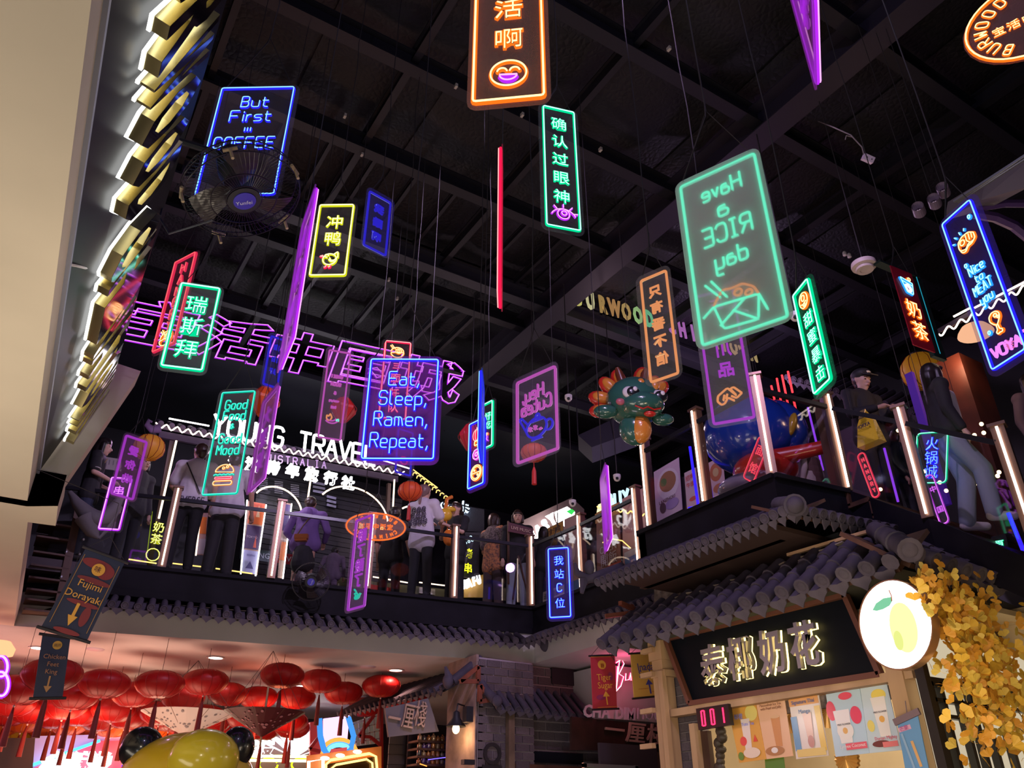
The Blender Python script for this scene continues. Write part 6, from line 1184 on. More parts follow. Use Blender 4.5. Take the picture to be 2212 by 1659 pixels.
for i, ch in enumerate('EASY'):
    c = aty(1150+i*14, 1158-i*12, 14.2); q = MB(); q.text(ch, frame(c, V((.8, 0, .5)), V((0, 0, 1))) @ Mx.Diagonal((.26, .32, 1, 1)) @ Mx.Translation((0, -.35, 0)), .07, .03); q.build('letter', glow('hot_white', (1, .92, .9), 6), root)
root = thing('exit_sign', 'bright white light box with a green corner beside the inner post', 'sign', aty(1220, 1115, 13.6)); q = MB(); q.slab(pl([(1200, 1105), (1225, 1094), (1242, 1106), (1240, 1132), (1222, 1136), (1205, 1126)], 13.6), (0, .05, 0)); q.build('light_box', glow('hot_white', (1, .92, .9), 6), root)
q = MB(); q.slab(pl([(1225, 1104), (1234, 1099), (1242, 1104), (1236, 1111)], 13.5), (0, .03, 0)); q.build('green_corner', glow('exit_green', (.05, .8, .12), 1), root)
board('dark LIVE MUSIC board in a wooden frame in front of the singer', [(1099, 1128), (1152, 1142), (1150, 1158), (1097, 1148)], 11.55, (.10, .02, .03), [], [('LIVE MUSIC', 0, 0, .16, (.7, .5, .4))], name='music_stand', cat='board')
root = thing('music_easel', 'wooden easel legs and frame holding the LIVE MUSIC board', 'easel', aty(1105, 1300, 12.02)); q = MB(); q.bar(aty(1098, 1126, 11.6), aty(1098, 1262, 11.6), .03, .03, up=(0, 1, 0)); q.bar(aty(1120, 1200, 11.62), aty(1108, 1295, 11.62), .025, .025, up=(0, 1, 0)); q.bar(aty(1120, 1200, 11.62), aty(1140, 1290, 11.62), .025, .025, up=(0, 1, 0)); q.build('legs', DWOOD, root)
root = thing('shop_sign', 'black upright sign with yellow neon barbecue characters and white WAFU letters', 'sign', aty(1010, 1220, 12.9))
q = MB(); q.slab(pl([(990, 1150), (1035, 1156), (1035, 1250), (990, 1245)], 13.0), (0, .05, 0)); q.build('board', BLACK, root)
for ch, y in (('烤', 1195), ('串', 1227)):
    c = aty(1011, y, 12.9); Mc = frame(c, V((1, 0, 0)), V((0, 0, 1))) @ Mx.Diagonal((.20, .20, .2, 1)) @ Mx.Translation((0, -.38, 0)); q = MB(); q.text(ch, Mc, .01, .02); q.build('character', glow('bbq_yellow', (.85, .85, .02), 2.2), root)
q = MB(); q.slab(pl([(985, 1262), (1060, 1235), (1060, 1290), (985, 1290)], 13.1), (0, .04, 0)); q.build('ochre_panel', mat('ochre', (.50, .28, .06), .6, emit=(.5, .28, .05), es=.25), root)
for i, ch in enumerate('WAFU'): c = aty(1004+i*10, 1262-i*3.2, 13.0); q = MB(); q.text(ch, frame(c, V((1, 0, .3)), V((0, 0, 1))) @ Mx.Diagonal((.12, .22, 1, 1)) @ Mx.Translation((0, -.35, 0)), .04, .02); q.build('letter', SW, root)
q = MB()
for k in range(3):
    for j in range(2): c = aty(1003+k*7+j*3, 1166-k*3+j*7, 12.9); q.tube([c+V((.022*math.cos(a), 0, .022*math.sin(a))) for a in [2*math.pi*t/8 for t in range(8)]], .006, 4, True)
q.build('ring_cluster', glow('ring_blue', (.5, .8, 1), 3), root)
# posters behind the right railing
XR = 8.9
gq = 'food posters behind the right railing'
board('orange and navy food delivery poster left of the blue vertical sign', [(1162, 1152), (1216, 1124), (1222, 1288), (1166, 1306)], -XR, (.035, .03, .10), [((.50, .26, .06), 0, .42, .49, .075, 'r'), ((.55, .08, .05), -.2, .1, .18, .05, 'r'), ((.5, .08, .05), -.1, -.15, .14, .06, 'r'), ((.62, .58, .62), 0, -.42, .48, .07, 'r')], [('美食外卖', .1, .42, .16, (.06, .02, .02)), ('新餐', -.1, .16, .28, (.6, .12, .1)), ('送餐到家', 0, -.42, .15, (.05, .05, .1)), ('麵', .1, -.12, .3, (.6, .1, .08))], g=gq)
board('pink beige poster with a line drawing and blue foot, right of the navy one', [(1219, 1122), (1246, 1110), (1252, 1276), (1224, 1288)], -XR, (.50, .32, .30), [((.12, .22, .5), 0, -.42, .49, .07, 'r'), ((.40, .18, .15), 0, .25, .3, .04, 'o'), ((.6, .45, .42), 0, 0, .3, .1, 'o')], g=gq)
board('brown and orange OPEN food poster behind the magenta blade sign', [(1288, 1108), (1338, 1084), (1342, 1248), (1290, 1268)], -XR, (.28, .10, .06), [((.50, .24, .06), 0, .42, .49, .07, 'r'), ((.42, .12, .05), .1, .15, .3, .12, 'o'), ((.60, .3, .12), -.2, .2, .15, .05, 'o'), ((.6, .55, .6), -.1, -.42, .4, .07, 'r'), ((.5, .06, .03), .2, -.32, .28, .04, 'r')], [('OPEN', 0, -.05, .28, (.6, .5, .5)), ('開飯', 0, -.2, .35, (.55, .45, .45)), ('88', .15, -.42, .3, (.7, .1, .1))], g=gq)
board('pink poster with noodle swirls and a blue base at the third post', [(1344, 1078), (1392, 1052), (1396, 1222), (1346, 1244)], -XR, (.52, .30, .30), [((.42, .20, .22), .1, .3, .3, .09, 'o'), ((.60, .35, .35), .1, .3, .22, .06, 'o'), ((.42, .2, .22), -.1, .08, .3, .08, 'o'), ((.14, .24, .55), 0, -.4, .49, .1, 'r'), ((.62, .6, .66), 0, -.26, .49, .04, 'r'), ((.7, .6, .6), -.15, -.4, .08, .05, 'r')], [('PUMU', .15, -.4, .22, (.2, .3, .6))], g=gq)
board('lilac poster of a bowl of noodles behind the projecting balcony', [(1412, 1020), (1466, 988), (1474, 1100), (1418, 1128)], -9.2, (.55, .42, .60), [((.62, .55, .70), .05, .12, .42, .3, 'o'), ((.30, .14, .08), .05, .16, .32, .2, 'o'), ((.10, .16, .06), -.1, .18, .12, .08, 'o'), ((.30, .2, .5), .1, -.3, .25, .1, 'o'), ((.10, .05, .08), -.25, -.3, .12, .1, 'o')], [('LANZHOU', -.05, -.18, .13, (.1, .03, .03))], g=gq)
board('white noodle poster with red lettering beside the violet tube', [(1478, 1022), (1502, 1010), (1512, 1086), (1484, 1100)], -9.2, (.62, .48, .58), [((.6, .1, .08), 0, -.3, .3, .06, 'o')], [('招牌', 0, .3, .35, (.6, .05, .05)), ('牛面', 0, .1, .35, (.6, .05, .05))], g=gq)
board('poster with a round dish of meat behind the blue inflatable', [(1530, 1000), (1560, 985), (1568, 1062), (1536, 1080)], -9.2, (.60, .42, .50), [((.45, .12, .05), 0, .15, .4, .25, 'o'), ((.55, .4, .2), 0, .15, .2, .12, 'o'), ((.45, .15, .08), 0, -.3, .35, .12, 'o')], g=gq)
q = MB(); 
for x in (1260, 1342, 1480): q.bar(atx(x, 1120 if x < 1400 else 1030, 9.3), atx(x+3, 1270 if x < 1400 else 1110, 9.3), .12, .06, up=(1, 0, 0))
q.slab([V((9.4, 12.5, 4.9)), V((9.4, 5.6, 4.9)), V((9.4, 5.6, 6.6)), V((9.4, 12.5, 6.6))], (.05, 0, 0)); tag(q.build('poster_wall', mat('wall_plum', (.035, .022, .035), .6)), 'dark wall with black mullions carrying the food posters', 'wall panel')
root = thing('shop_sign', 'pale blue letters BUY glowing above the food posters', 'sign', aty(1330, 1080, 12.5))
for i, ch in enumerate('BUY'): c = atx(1316+i*18, 1084-i*6, 9.0); q = MB(); Mc = frame(c, V((0, -1, 0)), V((0, 0, 1))); [q.tube([Mc @ V((x, y, 0)) for x, y in p], .03, 7) for p in strokes(ch, .26)]; q.build('letter', glow('buy_blue', (.6, .85, 1), 1.2), root)
q = MB(); q.slab(pX([(1288, 1112), (1326, 1096), (1326, 1075), (1292, 1090)], 9.1), (.03, 0, 0)); q.build('yellow_glow_panel', glow('buy_yellow', (1, .85, .45), 1.5), root)
root = thing('scallop_light', 'short wavy yellow light tube across the food posters', 'light', atx(1350, 1100, 8.7)); q = MB(); q.tube([atx(1290+t*2.2, 1094+t*.4+3.5*math.sin(t*.9), 8.7) for t in range(48)], .012, 5); q.tube(pX([(1302, 1172), (1322, 1164), (1344, 1168), (1362, 1184)], 8.7), .010, 5); q.build('tube', LEDY, root)
root = thing('violet_tube_frame', 'blue violet tube frame behind the second post of the projecting balcony', 'light', atx(1500, 1000, 7.6)); q = MB(); q.tube(pX([(1490, 965), (1508, 1092), (1488, 1098)], 7.4), .02, 5); q.tube(pX([(1524, 985), (1538, 1078)], 7.4), .02, 5); q.build('tube', glow('deep_blue', (.04, .02, 1), 1.4), root)  # built as tubes for the blue frame shapes seen in the glass
# left shop
board('grey slotted wall unit behind the woman at the far left', [(218, 985), (262, 992), (262, 1018), (218, 1012)], 14.4, (.20, .19, .18), [((.08, .08, .08), -.3+.2*i, .1, .02, .2, 'r') for i in range(4)], name='air_conditioner', cat='air conditioner')
board('shop poster with a pale purple picture behind the magenta frame', [(248, 1095), (280, 1098), (270, 1146), (228, 1142)], 13.6, (.45, .33, .45), [((.25, .15, .18), 0, 0, .3, .15, 'r')], name='poster')
root = thing('yellow_tube_sign', 'lime neon outline sign low behind the railing at left', 'neon sign', aty(335, 1170, 13.6)); M = frame(aty(338, 1162, 13.6), V((1, 0, 0)), V((0, 0, 1)))
neon_mesh([('yellow', arc(0, -.28, .1, .1, n=12))], .008, M, None, False, 'pictogram', root)
for i, ch in enumerate('奶茶'): char_mesh(ch, .18, M @ Mx.Translation((.0, .18-.2*i, 0)), 'yellow', False, 'character', root, .006)
q = MB(); q.tube(pl([(329, 1105), (318, 1195)], 13.6), .008, 4); q.build('side_tube', glow('lime_dim', (.3, .4, .02), 1), root)
board('strip of dark caps and jackets in the shop at the far left', [(290, 1090), (312, 1092), (300, 1200), (280, 1198)], 13.9, (.05, .05, .07), [((.5, .06, .02), 0, .3, .4, .06, 'o'), ((.45, .33, .08), 0, .1, .4, .02, 'r'), ((.05, .05, .3), 0, -.1, .4, .08, 'o')], name='display_strip', cat='display')
# far corner light line and canopy
root = thing('corner_canopy', 'dark canopy with hooked yellow lights descending right of the travel kiosk', 'canopy', aty(930, 1050, 13.9)); q = MB(); a, b = aty(890, 1018, 13.8), aty(965, 1074, 13.8); q.bar(a, b, .05, .05); q.build('edge', BLACK, root)
q = MB(); q.tube([a+V((0, -.05, .02)), a.lerp(b, .7)+V((0, -.05, .02))], .010, 5)
for i in range(9): p = a.lerp(b, (i+.5)/9)+V((0, -.06, -.04)); q.tube([p+V((-.05, 0, -.05)), p+V((-.04, 0, 0)), p+V((0, 0, .02)), p+V((.04, 0, 0))], .010, 5)
q.build('hook_light', LEDY, root)
# ---------------------------------------------------------------- right side upstairs
RED = glow('red_tube', (1, .03, .04), 3.0); root = thing('red_tubes', 'four slanting red light tubes behind the balcony corner', 'light', atx(1700, 880, 9.2))
for a, b in (((1702, 802), (1712, 848)), ((1713, 858), (1737, 962)), ((1689, 810), (1721, 965)), ((1678, 817), (1689, 879)), ((1666, 833), (1673, 863)), ((1702, 960), (1708, 980)), ((1698, 1014), (1705, 1030))): q = MB(); q.bar(atx(*a, 9.2), atx(*b, 9.2), .022, .022, up=(1, 0, 0)); q.build('tube', RED, root)
q = MB(); q.bar(atx(1745, 880, 8.6), atx(1778, 1016, 8.6), .02, .02, up=(1, 0, 0)); q.bar(atx(1910, 968, 8.4), atx(1940, 1084, 8.4), .02, .02, up=(1, 0, 0)); tag(q.build('violet_tubes', glow('violet_tube', (.28, .05, .8), 1.2)), 'pair of slanting violet light tubes behind the stair railing', 'light')
root = thing('timber_column', 'dark red timber column behind the woman in jeans', 'column', atx(2060, 900, 9.4)); q = MB(); a = atx(2060, 790, 9.4); q.box((9.4, a.y, (a.z+4.5)/2), (.5, .45, a.z-4.5)); q.build('shaft', mat('red_column', (.10, .022, .012), .5, var=(3, .4)), root)
q = MB(); q.box((9.1, a.y+.42, a.z-.9), (.06, .10, 1.8)); q.build('blue_edge', mat('edge_violet', (.08, .03, .3), .5, emit=(.1, .02, .5), es=.2), root)
eave('tiled_eave', 'dark brown tiled canopy behind the cap-wearing man', atx(1700, 815, 10.5), atx(2010, 900, 10.5), (.5, 0, .3), 18, .06)
root = thing('right_pavilion', 'pavilion roof edge with straight and scalloped white lights at the right edge', 'roof', atx(2150, 690, 8.8)); q = MB()
a, b = (2027, 720), (2235, 603); pa, pb = atx(*a, 8.8), atx(*b, 8.8); q.hexa([pa, pb, pb+V((.7, 0, .4)), pa+V((.7, 0, .4))], [p+V((0, 0, .06)) for p in (pa, pb, pb+V((.7, 0, .4)), pa+V((.7, 0, .4)))]); q.build('roof', mat('kiosk_roof', (.05, .035, .06), .7), root)
q = MB(); q.tube([atx(2060, 684, 8.75), atx(2098, 664, 8.75)], .013, 5); q.tube([atx(2105, 665, 8.75), atx(2235, 598, 8.75)], .013, 5); q.tube([atx(2028+t*1.8, 722-t*.98+6*math.sin(t*.42), 8.72) for t in range(112)], .011, 5); q.build('edge_light', glow('edge_warm', (1, .80, .68), 4), root)
root = thing('pendant_lamp', 'glowing peach dome lamp behind the Nice to MEAT you sign', 'lamp', atx(2108, 718, 9.0)); c = atx(2108, 722, 9.0); q = MB(); q.lathe([(.02, .14), (.14, .10), (.19, .03), (.20, 0), (.19, -.01), (0, .02)], 24, Mx.Translation(c)); q.build('shade', glow('peach', (1, .52, .30), .95), root, smooth=True); q = MB(); q.tube([c+V((0, 0, .1)), V((c.x, c.y, 9.3))], .005, 4); q.build('cord', WIRE, root)
root = thing('shop_sign', 'purple glowing letters VOYAGE with a small character, cut by the right edge', 'sign', atx(2190, 725, 8.5))
for i, ch in enumerate('VOYAGE'): 
    c = atx(2150+i*16, 762-i*9, 8.5); q = MB(); Mc = frame(c, V((0, -1, 0)), V((0, 0, 1))); [q.tube([Mc @ V((x*.9, y, 0)) for x, y in p], .016, 6) for p in strokes(ch, .13)]; q.build('letter', glow('nge_purple', (.75, .2, 1), 2.5), root)
c = atx(2180, 744, 8.5); q = MB(); q.text('老', frame(c, V((0, -1, 0)), V((0, 0, 1))) @ Mx.Diagonal((.13, .13, 1, 1)) @ Mx.Translation((0, -.38, 0)), 0, .01); q.build('character', glow('lao_pink', (.8, .15, .4), 1.5), root)
# small signs built behind the stair glass for neon shapes seen in it
def isign(label, P, X, col, chars, stroke=False, border=True, alpha=.1, r=.008, part=None):
    Q = pX(P, X); c = sum(Q, V())/4; u = (Q[1]-Q[0]); v = Q[0]-Q[3]; w, h = u.length, v.length; M = frame(c, u, V((0, 0, 1))); root = thing('neon_sign', label, 'neon sign', mw=M, group='neon signs behind the stair railing')
    q = MB(); q.slab([V((x, y, -.004)) for x, y in rrect(w*1.1, h*1.05, .03)], (0, 0, .008)); q.build('panel', acr(alpha), root, world=False)
    if border: bp = rrect(w, h, .04, 3); neon_mesh([(border if isinstance(border, str) else col, bp+[bp[0]])], r, M, None, False, 'frame_tube', root)
    n = len(chars)
    for i, ch in enumerate(chars):
        y = h*(.42-.84*(i+.5)/n)
        if stroke: neon_mesh([(col, [(a, y+b) for a, b in p]) for p in strokes(ch, w*.5)], r*.8, M, None, False, 'lettering', root)
        else: char_mesh(ch, min(w*.75, h/n*.85), M @ Mx.Translation((0, y, 0)), col, False, 'character', root, r*.8)
    q = MB(); k = M @ V((0, h/2, 0)); q.tube([k, V((k.x, k.y, 9.3))], .003, 4); q.build('wire', WIRE, root); return root
isign('narrow red neon sign reading HANGRY downwards behind the stair glass', [(1862, 980), (1876, 972), (1892, 1075), (1880, 1080)], 8.0, 'red_back', 'HANGRY', True)
isign('small red sign with an orange bowl in front of the blue inflatable', [(1618, 948), (1640, 958), (1652, 1030), (1634, 1036)], 7.0, 'red_back', '面馆')
isign('green outlined sign with dense blue characters behind the woman in jeans', [(1975, 940), (2040, 935), (2050, 1038), (1990, 1044)], 7.9, 'blue', '火锅城', border='green', r=.007)
isign('thin magenta framed sign below the green outlined one', [(2000, 1030), (2018, 1022), (2050, 1130), (2030, 1135)], 7.7, 'purple_back', '中国', r=.007)
isign('small green sign low at the right edge behind the stairs', [(2140, 1160), (2170, 1155), (2180, 1195), (2150, 1200)], 8.2, 'green', '夏', border=False, r=.005)
q = MB(); q.bar(atx(2178, 1108, 8.0), atx(2210, 1188, 8.0), .03, .03, up=(1, 0, 0)); q.bar(atx(2196, 1145, 7.95), atx(2212, 1190, 7.95), .01, .01, up=(1, 0, 0)); tag(q.build('blue_tube', glow('deep_blue', (.04, .02, 1), 1.4)), 'thick deep blue light tube at the right edge below the stairs', 'light')
q = MB(); q.tube(pX([(2150, 940), (2176, 1020), (2178, 1032)], 8.2), .010, 5); tag(q.build('lime_tube', glow('lime_tube', (.45, .7, .02), 1.8)), 'thin lime light tube left of the rightmost post', 'light')
# string of small bulbs
q = MB(); rr = random.Random(31)
for px, py in [(2030, 1042), (2044, 1060), (2105, 940), (2158, 1020), (2155, 1028), (2106, 1045), (1940, 930), (1902, 1057), (2120, 916), (2125, 935), (1998, 1018)]: q.ball(atx(px, py, 8.3), .022, 8, 6)
tag(q.build('fairy_bulbs', glow('bulb_tiny', (1, .7, .35), 5)), 'scattered tiny warm bulbs behind the stair railing', 'string lights', kind='stuff')
lamp('cafe_glow', 'POINT', (9.0, 4.2, 6.6), 14, (1, .6, .35), .15); lamp('corner_glow', 'POINT', (8.0, 6.6, 6.9), 16, (.75, .4, 1), .1)
lamp('shop_glow', 'POINT', (3.4, 13.0, 7.2), 34, (.95, .75, 1), .1); lamp('shop_glow', 'POINT', (6.6, 12.6, 7.3), 26, (1, .7, .75), .1); lamp('shop_glow', 'POINT', (7.9, 9.3, 7.9), 22, (1, .65, .8), .1); lamp('shop_glow', 'POINT', (1.0, 12.9, 7.0), 14, (.9, .45, 1), .1)
# ---------------------------------------------------------------- ceiling fittings
root = thing('ceiling_speaker', 'round white two-tier ceiling speaker right of the rice sign', 'speaker', atd(1867, 577, 8.2)); c = atd(1867, 577, 8.2); q = MB(); q.lathe([(0, .05), (.12, .05), (.125, .02), (.12, 0), (.09, -.005), (.09, -.03), (.085, -.04), (.05, -.04), (.048, -.03), (0, -.03)], 28, Mx.Translation(c)); q.build('housing', mat('speaker_pinkwhite', (.62, .50, .50), .5), root, smooth=True)
q = MB(); q.tube([c+V((0, 0, .04)), V((c.x, c.y, 9.3))], .006, 4); q.build('stem', WIRE, root)
q = MB()
for x, y in ((1824, 546), (1834, 550)): p = atz(x, y, 9.28); q.lathe([(0, -.06), (.03, -.05), (.03, 0), (.02, .02)], 12, Mx.Translation(p))
tag(q.build('sensor_pair', PLASTW, smooth=True), 'pair of small white sensors on a beam above the round speaker', 'sensor')
root = thing('socket_box', 'white double socket box dangling on a cable under the beams', 'socket', atd(1875, 343, 7.2)); c = atd(1875, 343, 7.2); M = frame(c, RT-UP*.45, UP+RT*.45); q = MB(); q.box((0, 0, 0), (.10, .055, .05)); q.v = [M @ v for v in q.v]; q.build('box', mat('socket_white', (.62, .5, .62), .45), root)
q = MB(); 
for sx in (-.02, .025): q.ball(M @ V((sx, 0, .027)), .006, 6, 4)
q.build('socket_hole', BLACK, root); q = MB(); q.tube([M @ V((-.05, .02, 0)), atd(1862, 318, 7.25), atd(1838, 292, 7.35), atd(1800, 275, 7.5), atz(1768, 262, 9.3)], .006, 5); q.tube([atd(1842, 296, 7.35), atd(1828, 293, 7.35), atd(1826, 302, 7.35)], .005, 5); q.build('cable', CABLE, root)
for i, (x, y) in enumerate([(2021, 443), (1987, 461), (2040, 419)]):
    c = atd(x, y, 7.4); root = thing('track_spot', 'small white-faced track spotlight '+['in the middle of three', 'leftmost of three', 'uppermost of three'][i]+' above the MEAT sign', 'spotlight', c); n_ = (EYE-c).normalized(); Mc = frame(c, n_.cross(V((0, 0, 1))), V((0, 0, 1)))
    q = MB(); q.lathe([(.052, -.12), (.055, 0), (.045, .005)], 18, Mc, cap=False); q.build('housing', mat('spot_grey', (.2, .15, .25), .4), root); q = MB(); q.tube([c+V((0, 0, .04)), V((c.x, c.y, 9.3))], .004, 4); q.build('stem', WIRE, root); q = MB(); q.lathe([(0, .0), (.046, .0)], 18, Mc); q.build('lens', mat('spot_face', (.8, .7, .8), .4, emit=(.8, .6, .8), es=.25), root)
q = MB(); q.bar(atd(2060, 436, 7.0), atd(2230, 326, 6.6), .02, .02); q.bar(atd(2068, 438, 7.0), atd(2230, 334, 6.6), .012, .012); tag(q.build('light_track', METAL), 'thin silver track crossing above the MEAT sign', 'track')
q = MB(); P = [atd(2128, 388, 7.6), atd(2230, 340, 7.2), atd(2230, 400, 7.2), atd(2120, 432, 7.6)]; q.hexa(P, [p+V((.3, .5, .25)) for p in P]); tag(q.build('air_unit', mat('air_unit_grey', (.16, .14, .18), .5)), 'grey ceiling air unit at the right edge above the MEAT sign', 'air conditioner')
q = MB(); q.tube([atd(2105, 462, 7.8), atd(2150, 470, 7.8), atd(2190, 488, 7.8), atd(2230, 520, 7.8)], .05, 6); q.tube([atd(2110, 450, 7.8), atd(2170, 440, 7.8), atd(2230, 440, 7.8)], .04, 6); tag(q.build('curved_truss', mat('truss_purple', (.10, .05, .22), .5)), 'curved purple steel bracket behind the MEAT sign', 'bracket')
for nm, lab, (x, y, d), col in (('security_camera', 'pinkish white bullet camera above the inner posts', (1237, 1088, 12.0), PLASTW), ('dome_camera', 'small white dome camera hanging left of the green cookie sign', (1718, 685, 8.5), PLASTW), ('dome_camera', 'small pale dome camera above the pink teapot sign', (1228, 861, 11.5), PLASTW), ('dome_camera', 'tiny pink dome camera between the dragon and the pink sign', (1333, 1033, 11.5), PLASTW)):
    c = atd(x, y, d); root = thing(nm, lab, 'camera', c); q = MB(); q.ball(c, (.05, .05, .05), 12, 8); q.lathe([(.055, .0), (.055, .05), (0, .05)], 14, Mx.Translation(c)); q.build('housing', col, root, smooth=True); q = MB(); q.tube([c+V((0, 0, .04)), V((c.x, c.y, 9.1))], .008); q.build('stem', WIRE, root)
    q = MB(); q.ball(c+(EYE-c).normalized()*.035, .025, 8, 6); q.build('lens', BLACK, root)
root = thing('air_cassette', 'dark ceiling cassette air conditioner behind the projecting balcony rail', 'air conditioner', aty(1310, 955, 12.2)); P = pl([(1245, 975), (1355, 930), (1390, 968), (1290, 1000)], 12.2); P = [atd(1250, 972, 12.2), atd(1340, 930, 12.5), atd(1375, 965, 11.8), atd(1280, 1000, 11.6)]; q = MB(); q.hexa(P, [p+V((0, 0, .25)) for p in P]); q.build('body', mat('cassette', (.05, .045, .06), .5), root); q = MB(); cc = sum(P, V())/4; q.hexa([p.lerp(cc, .35)-V((0, 0, .02)) for p in P], [p.lerp(cc, .35) for p in P]); q.build('grille', BLACK, root)
q = MB(); q.tube([p+V((0, 0, .25)) for p in (P[0], P[0]+V((0, 0, 1.2)))], .01); q.build('rod', STEEL, root)
for i, (x, y) in enumerate([(985, 186), (1128, 248), (1297, 323), (745, 250), (782, 333), (1445, 105), (840, 604), (858, 645)]):
    p = atz(x, y, 9.28); q = MB(); q.box(p, (.03, .05, .05)); tag(q.build('beam_clip', mat('clip_pale', (.55, .5, .42), .5)), 'tiny pale clip on a dark roof beam '+('left of the tall orange sign', 'left of the eye sign', 'right of the eye sign', 'above the yellow chick sign', 'nearest the yellow chick sign', 'above the rice sign', 'right of the dim blue sign', 'above the noodle bowl sign')[i], 'clip', 'pale clips on the roof beams')
# ---------------------------------------------------------------- fans
def fan(label, c, n_, r_, blades=3, cage='cage_black', motor=True, tees=True, wall=None):
    n_ = V(n_).normalized(); up = V((0, 0, 1)); M = frame(c, up.cross(n_) if abs(n_.z) < .99 else V((1, 0, 0)), n_.cross(up.cross(n_))); M = frame(c, M.col[0].xyz, M.col[1].xyz)
    if M.col[2].xyz.dot(n_) < 0: M = frame(c, -M.col[0].xyz, M.col[1].xyz)
    root = thing('wall_fan', label, 'fan', mw=M); CG = mat(cage, (.035, .03, .04), .3, .6)
    q = MB(); T = lambda a, rr, z: V((rr*math.cos(a), rr*math.sin(a), z))
    for rr, z in ((r_, 0), (r_*.97, .05), (r_*.97, -.05), (r_*.55, .075), (r_*.30, .08)): q.tube([T(2*math.pi*k/40, rr, z) for k in range(40)], .004, 4, True)
    q.build('cage_ring', CG, root, world=False); q = MB()
    for k in range(72): a = 2*math.pi*k/72; q.tube([T(a, r_*.28, .08), T(a+.06, r_*.7, .07), T(a+.1, r_*.97, .05), T(a+.1, r_, 0), T(a+.1, r_*.96, -.05), T(a, r_*.5, -.08)], .0014, 3)
    q.build('cage_wires', CG, root, world=False, kind='stuff')
    q = MB(); q.lathe([(0, .09), (r_*.28, .088), (r_*.28, .07)], 28); q.build('hub_ring', BLACK, root, world=False); q = MB(); q.lathe([(0, .096), (r_*.19, .094), (r_*.19, .088)], 28); o = q.build('hub_label', mat('fan_badge', (.05, .04, .45), .4), root, world=False)
    q = MB(); q.text('Yunlei' if False else 'Yunfei', Mx.Translation((.02, -.01, .098)) @ Mx.Rotation(1.3, 4, 'Z') @ Mx.Diagonal((r_*.11, r_*.11, 1, 1)), 0, .0005); q.build('badge_text', mat('badge_white', (.6, .6, .8), .5), root, world=False)
    for b in range(blades):
        q = MB(); a0 = 2*math.pi*b/blades+.4; vs = []
        for i in range(6):
            for j in range(5): rr = r_*(.18+.7*i/5); a = a0+(-.45+.9*j/4)*(1-.25*i/5)+.35*i/5; vs.append(T(a, rr, .03*(j-2)/2))
        q.add(vs, [(i*5+j, i*5+j+1, i*5+j+6, i*5+j+5) for i in range(5) for j in range(4)]); q.build('blade', mat('blade_dark', (.03, .02, .025), .3), root, world=False)
    if tees:
        for k in range(5): 
            a = 2*math.pi*k/5+.5; q = MB(); q.tube([T(a-.12, r_*1.0, .03), T(a+.12, r_*1.0, .03)], .011, 6); q.tube([T(a, r_, .03), T(a, r_*1.0, .11)], .010, 6); q.build('clip', mat('fan_clip', (.40, .30, .18), .4), root, world=False)
    if motor: q = MB(); q.lathe([(0, -.36), (.07, -.35), (.10, -.28), (.11, -.16), (.09, -.08), (0, -.08)], 20); q.build('motor', BLACK, root, world=False, smooth=True)
    if wall is not None: q = MB(); k = M @ V((0, 0, -.3)); q.tube([k, V(wall)], .022, 8); q.build('arm', BLACK, root)
    return root, M
c = atd(522, 412, 4.9); vd = (EYE-c).normalized(); sd = vd.cross(UP).normalized(); dn = (-UP*.96+RT*.28).normalized()
fan('large black wall fan with blue badge covering the COFFEE sign', c, vd*.58+dn*.82, .355, wall=V((-.65, c.y+.3, c.z+.4)))
q = MB(); q.tube([atd(460, 475, 4.8), atd(420, 488, 4.9), atd(365, 505, 5.2), atd(345, 470, 5.6), atd(355, 430, 6.0), V((-.1, 4.6, 5.9))], .006, 5); tag(q.build('fan_cable', mat('cable_dark', (.04, .04, .06), .5)), 'dark looping cable from the big fan to the letter board', 'cable')
c = aty(672, 1256, 11.45); fan('small black fan facing out over the far balcony edge', c, (EYE-c).normalized()+V((0, 0, -.1)), .275, wall=c+V((.05, .6, -.2)), tees=False)
# ---------------------------------------------------------------- inflatables
def infl(c, face=None):
    c = V(c); n_ = (EYE-c); n_.z = 0; n_.normalize()
    if face: n_ = Mx.Rotation(R(face), 3, 'Z') @ n_
    return frame(c, V((-n_.y, n_.x, 0)), V((0, 0, 1))) if V((-n_.y, n_.x, 0)).cross(V((0, 0, 1))).dot(n_) > 0 else frame(c, V((n_.y, -n_.x, 0)), V((0, 0, 1)))
def bl(M, c, r, m, name, root, nu=20, nv=14, rot=None):
    q = MB(); q.ball((0, 0, 0), r, nu, nv); T = M @ Mx.Translation(c) @ (rot if rot else Mx()); q.v = [T @ v for v in q.v]; return q.build(name, m, root, smooth=True)
GR = mat('balloon_green', (.035, .13, .10), .22, coat=.8); OR = mat('balloon_orange', (.75, .26, .04), .3, coat=.7); RDB = mat('balloon_red', (.60, .03, .02), .3, coat=.7)
WHB = mat('balloon_white', (.75, .7, .7), .3, coat=.5); BRB = mat('balloon_brown', (.16, .04, .02), .3, coat=.6)
c = atd(1370, 868, 9.4); M = infl(c, 14) @ Mx.Scale(.9, 4); root = thing('dragon_inflatable', 'green inflatable dragon with big black eyes and an orange mane above the balcony', 'inflatable', c)
bl(M, (0, 0, 0), (.375, .33, .34), GR, 'head', root, 28, 20)
bl(M, (.06, -.14, .16), (.29, .17, .24), GR, 'muzzle', root)
bl(M, (-.02, -.40, .0), (.21, .22, .18), GR, 'body', root); bl(M, (.03, -.42, .06), (.15, .20, .15), OR, 'belly', root)
bl(M, (-.40, -.20, .08), (.16, .09, .10), GR, 'arm', root); bl(M, (.34, -.28, .06), (.14, .08, .09), GR, 'arm', root)
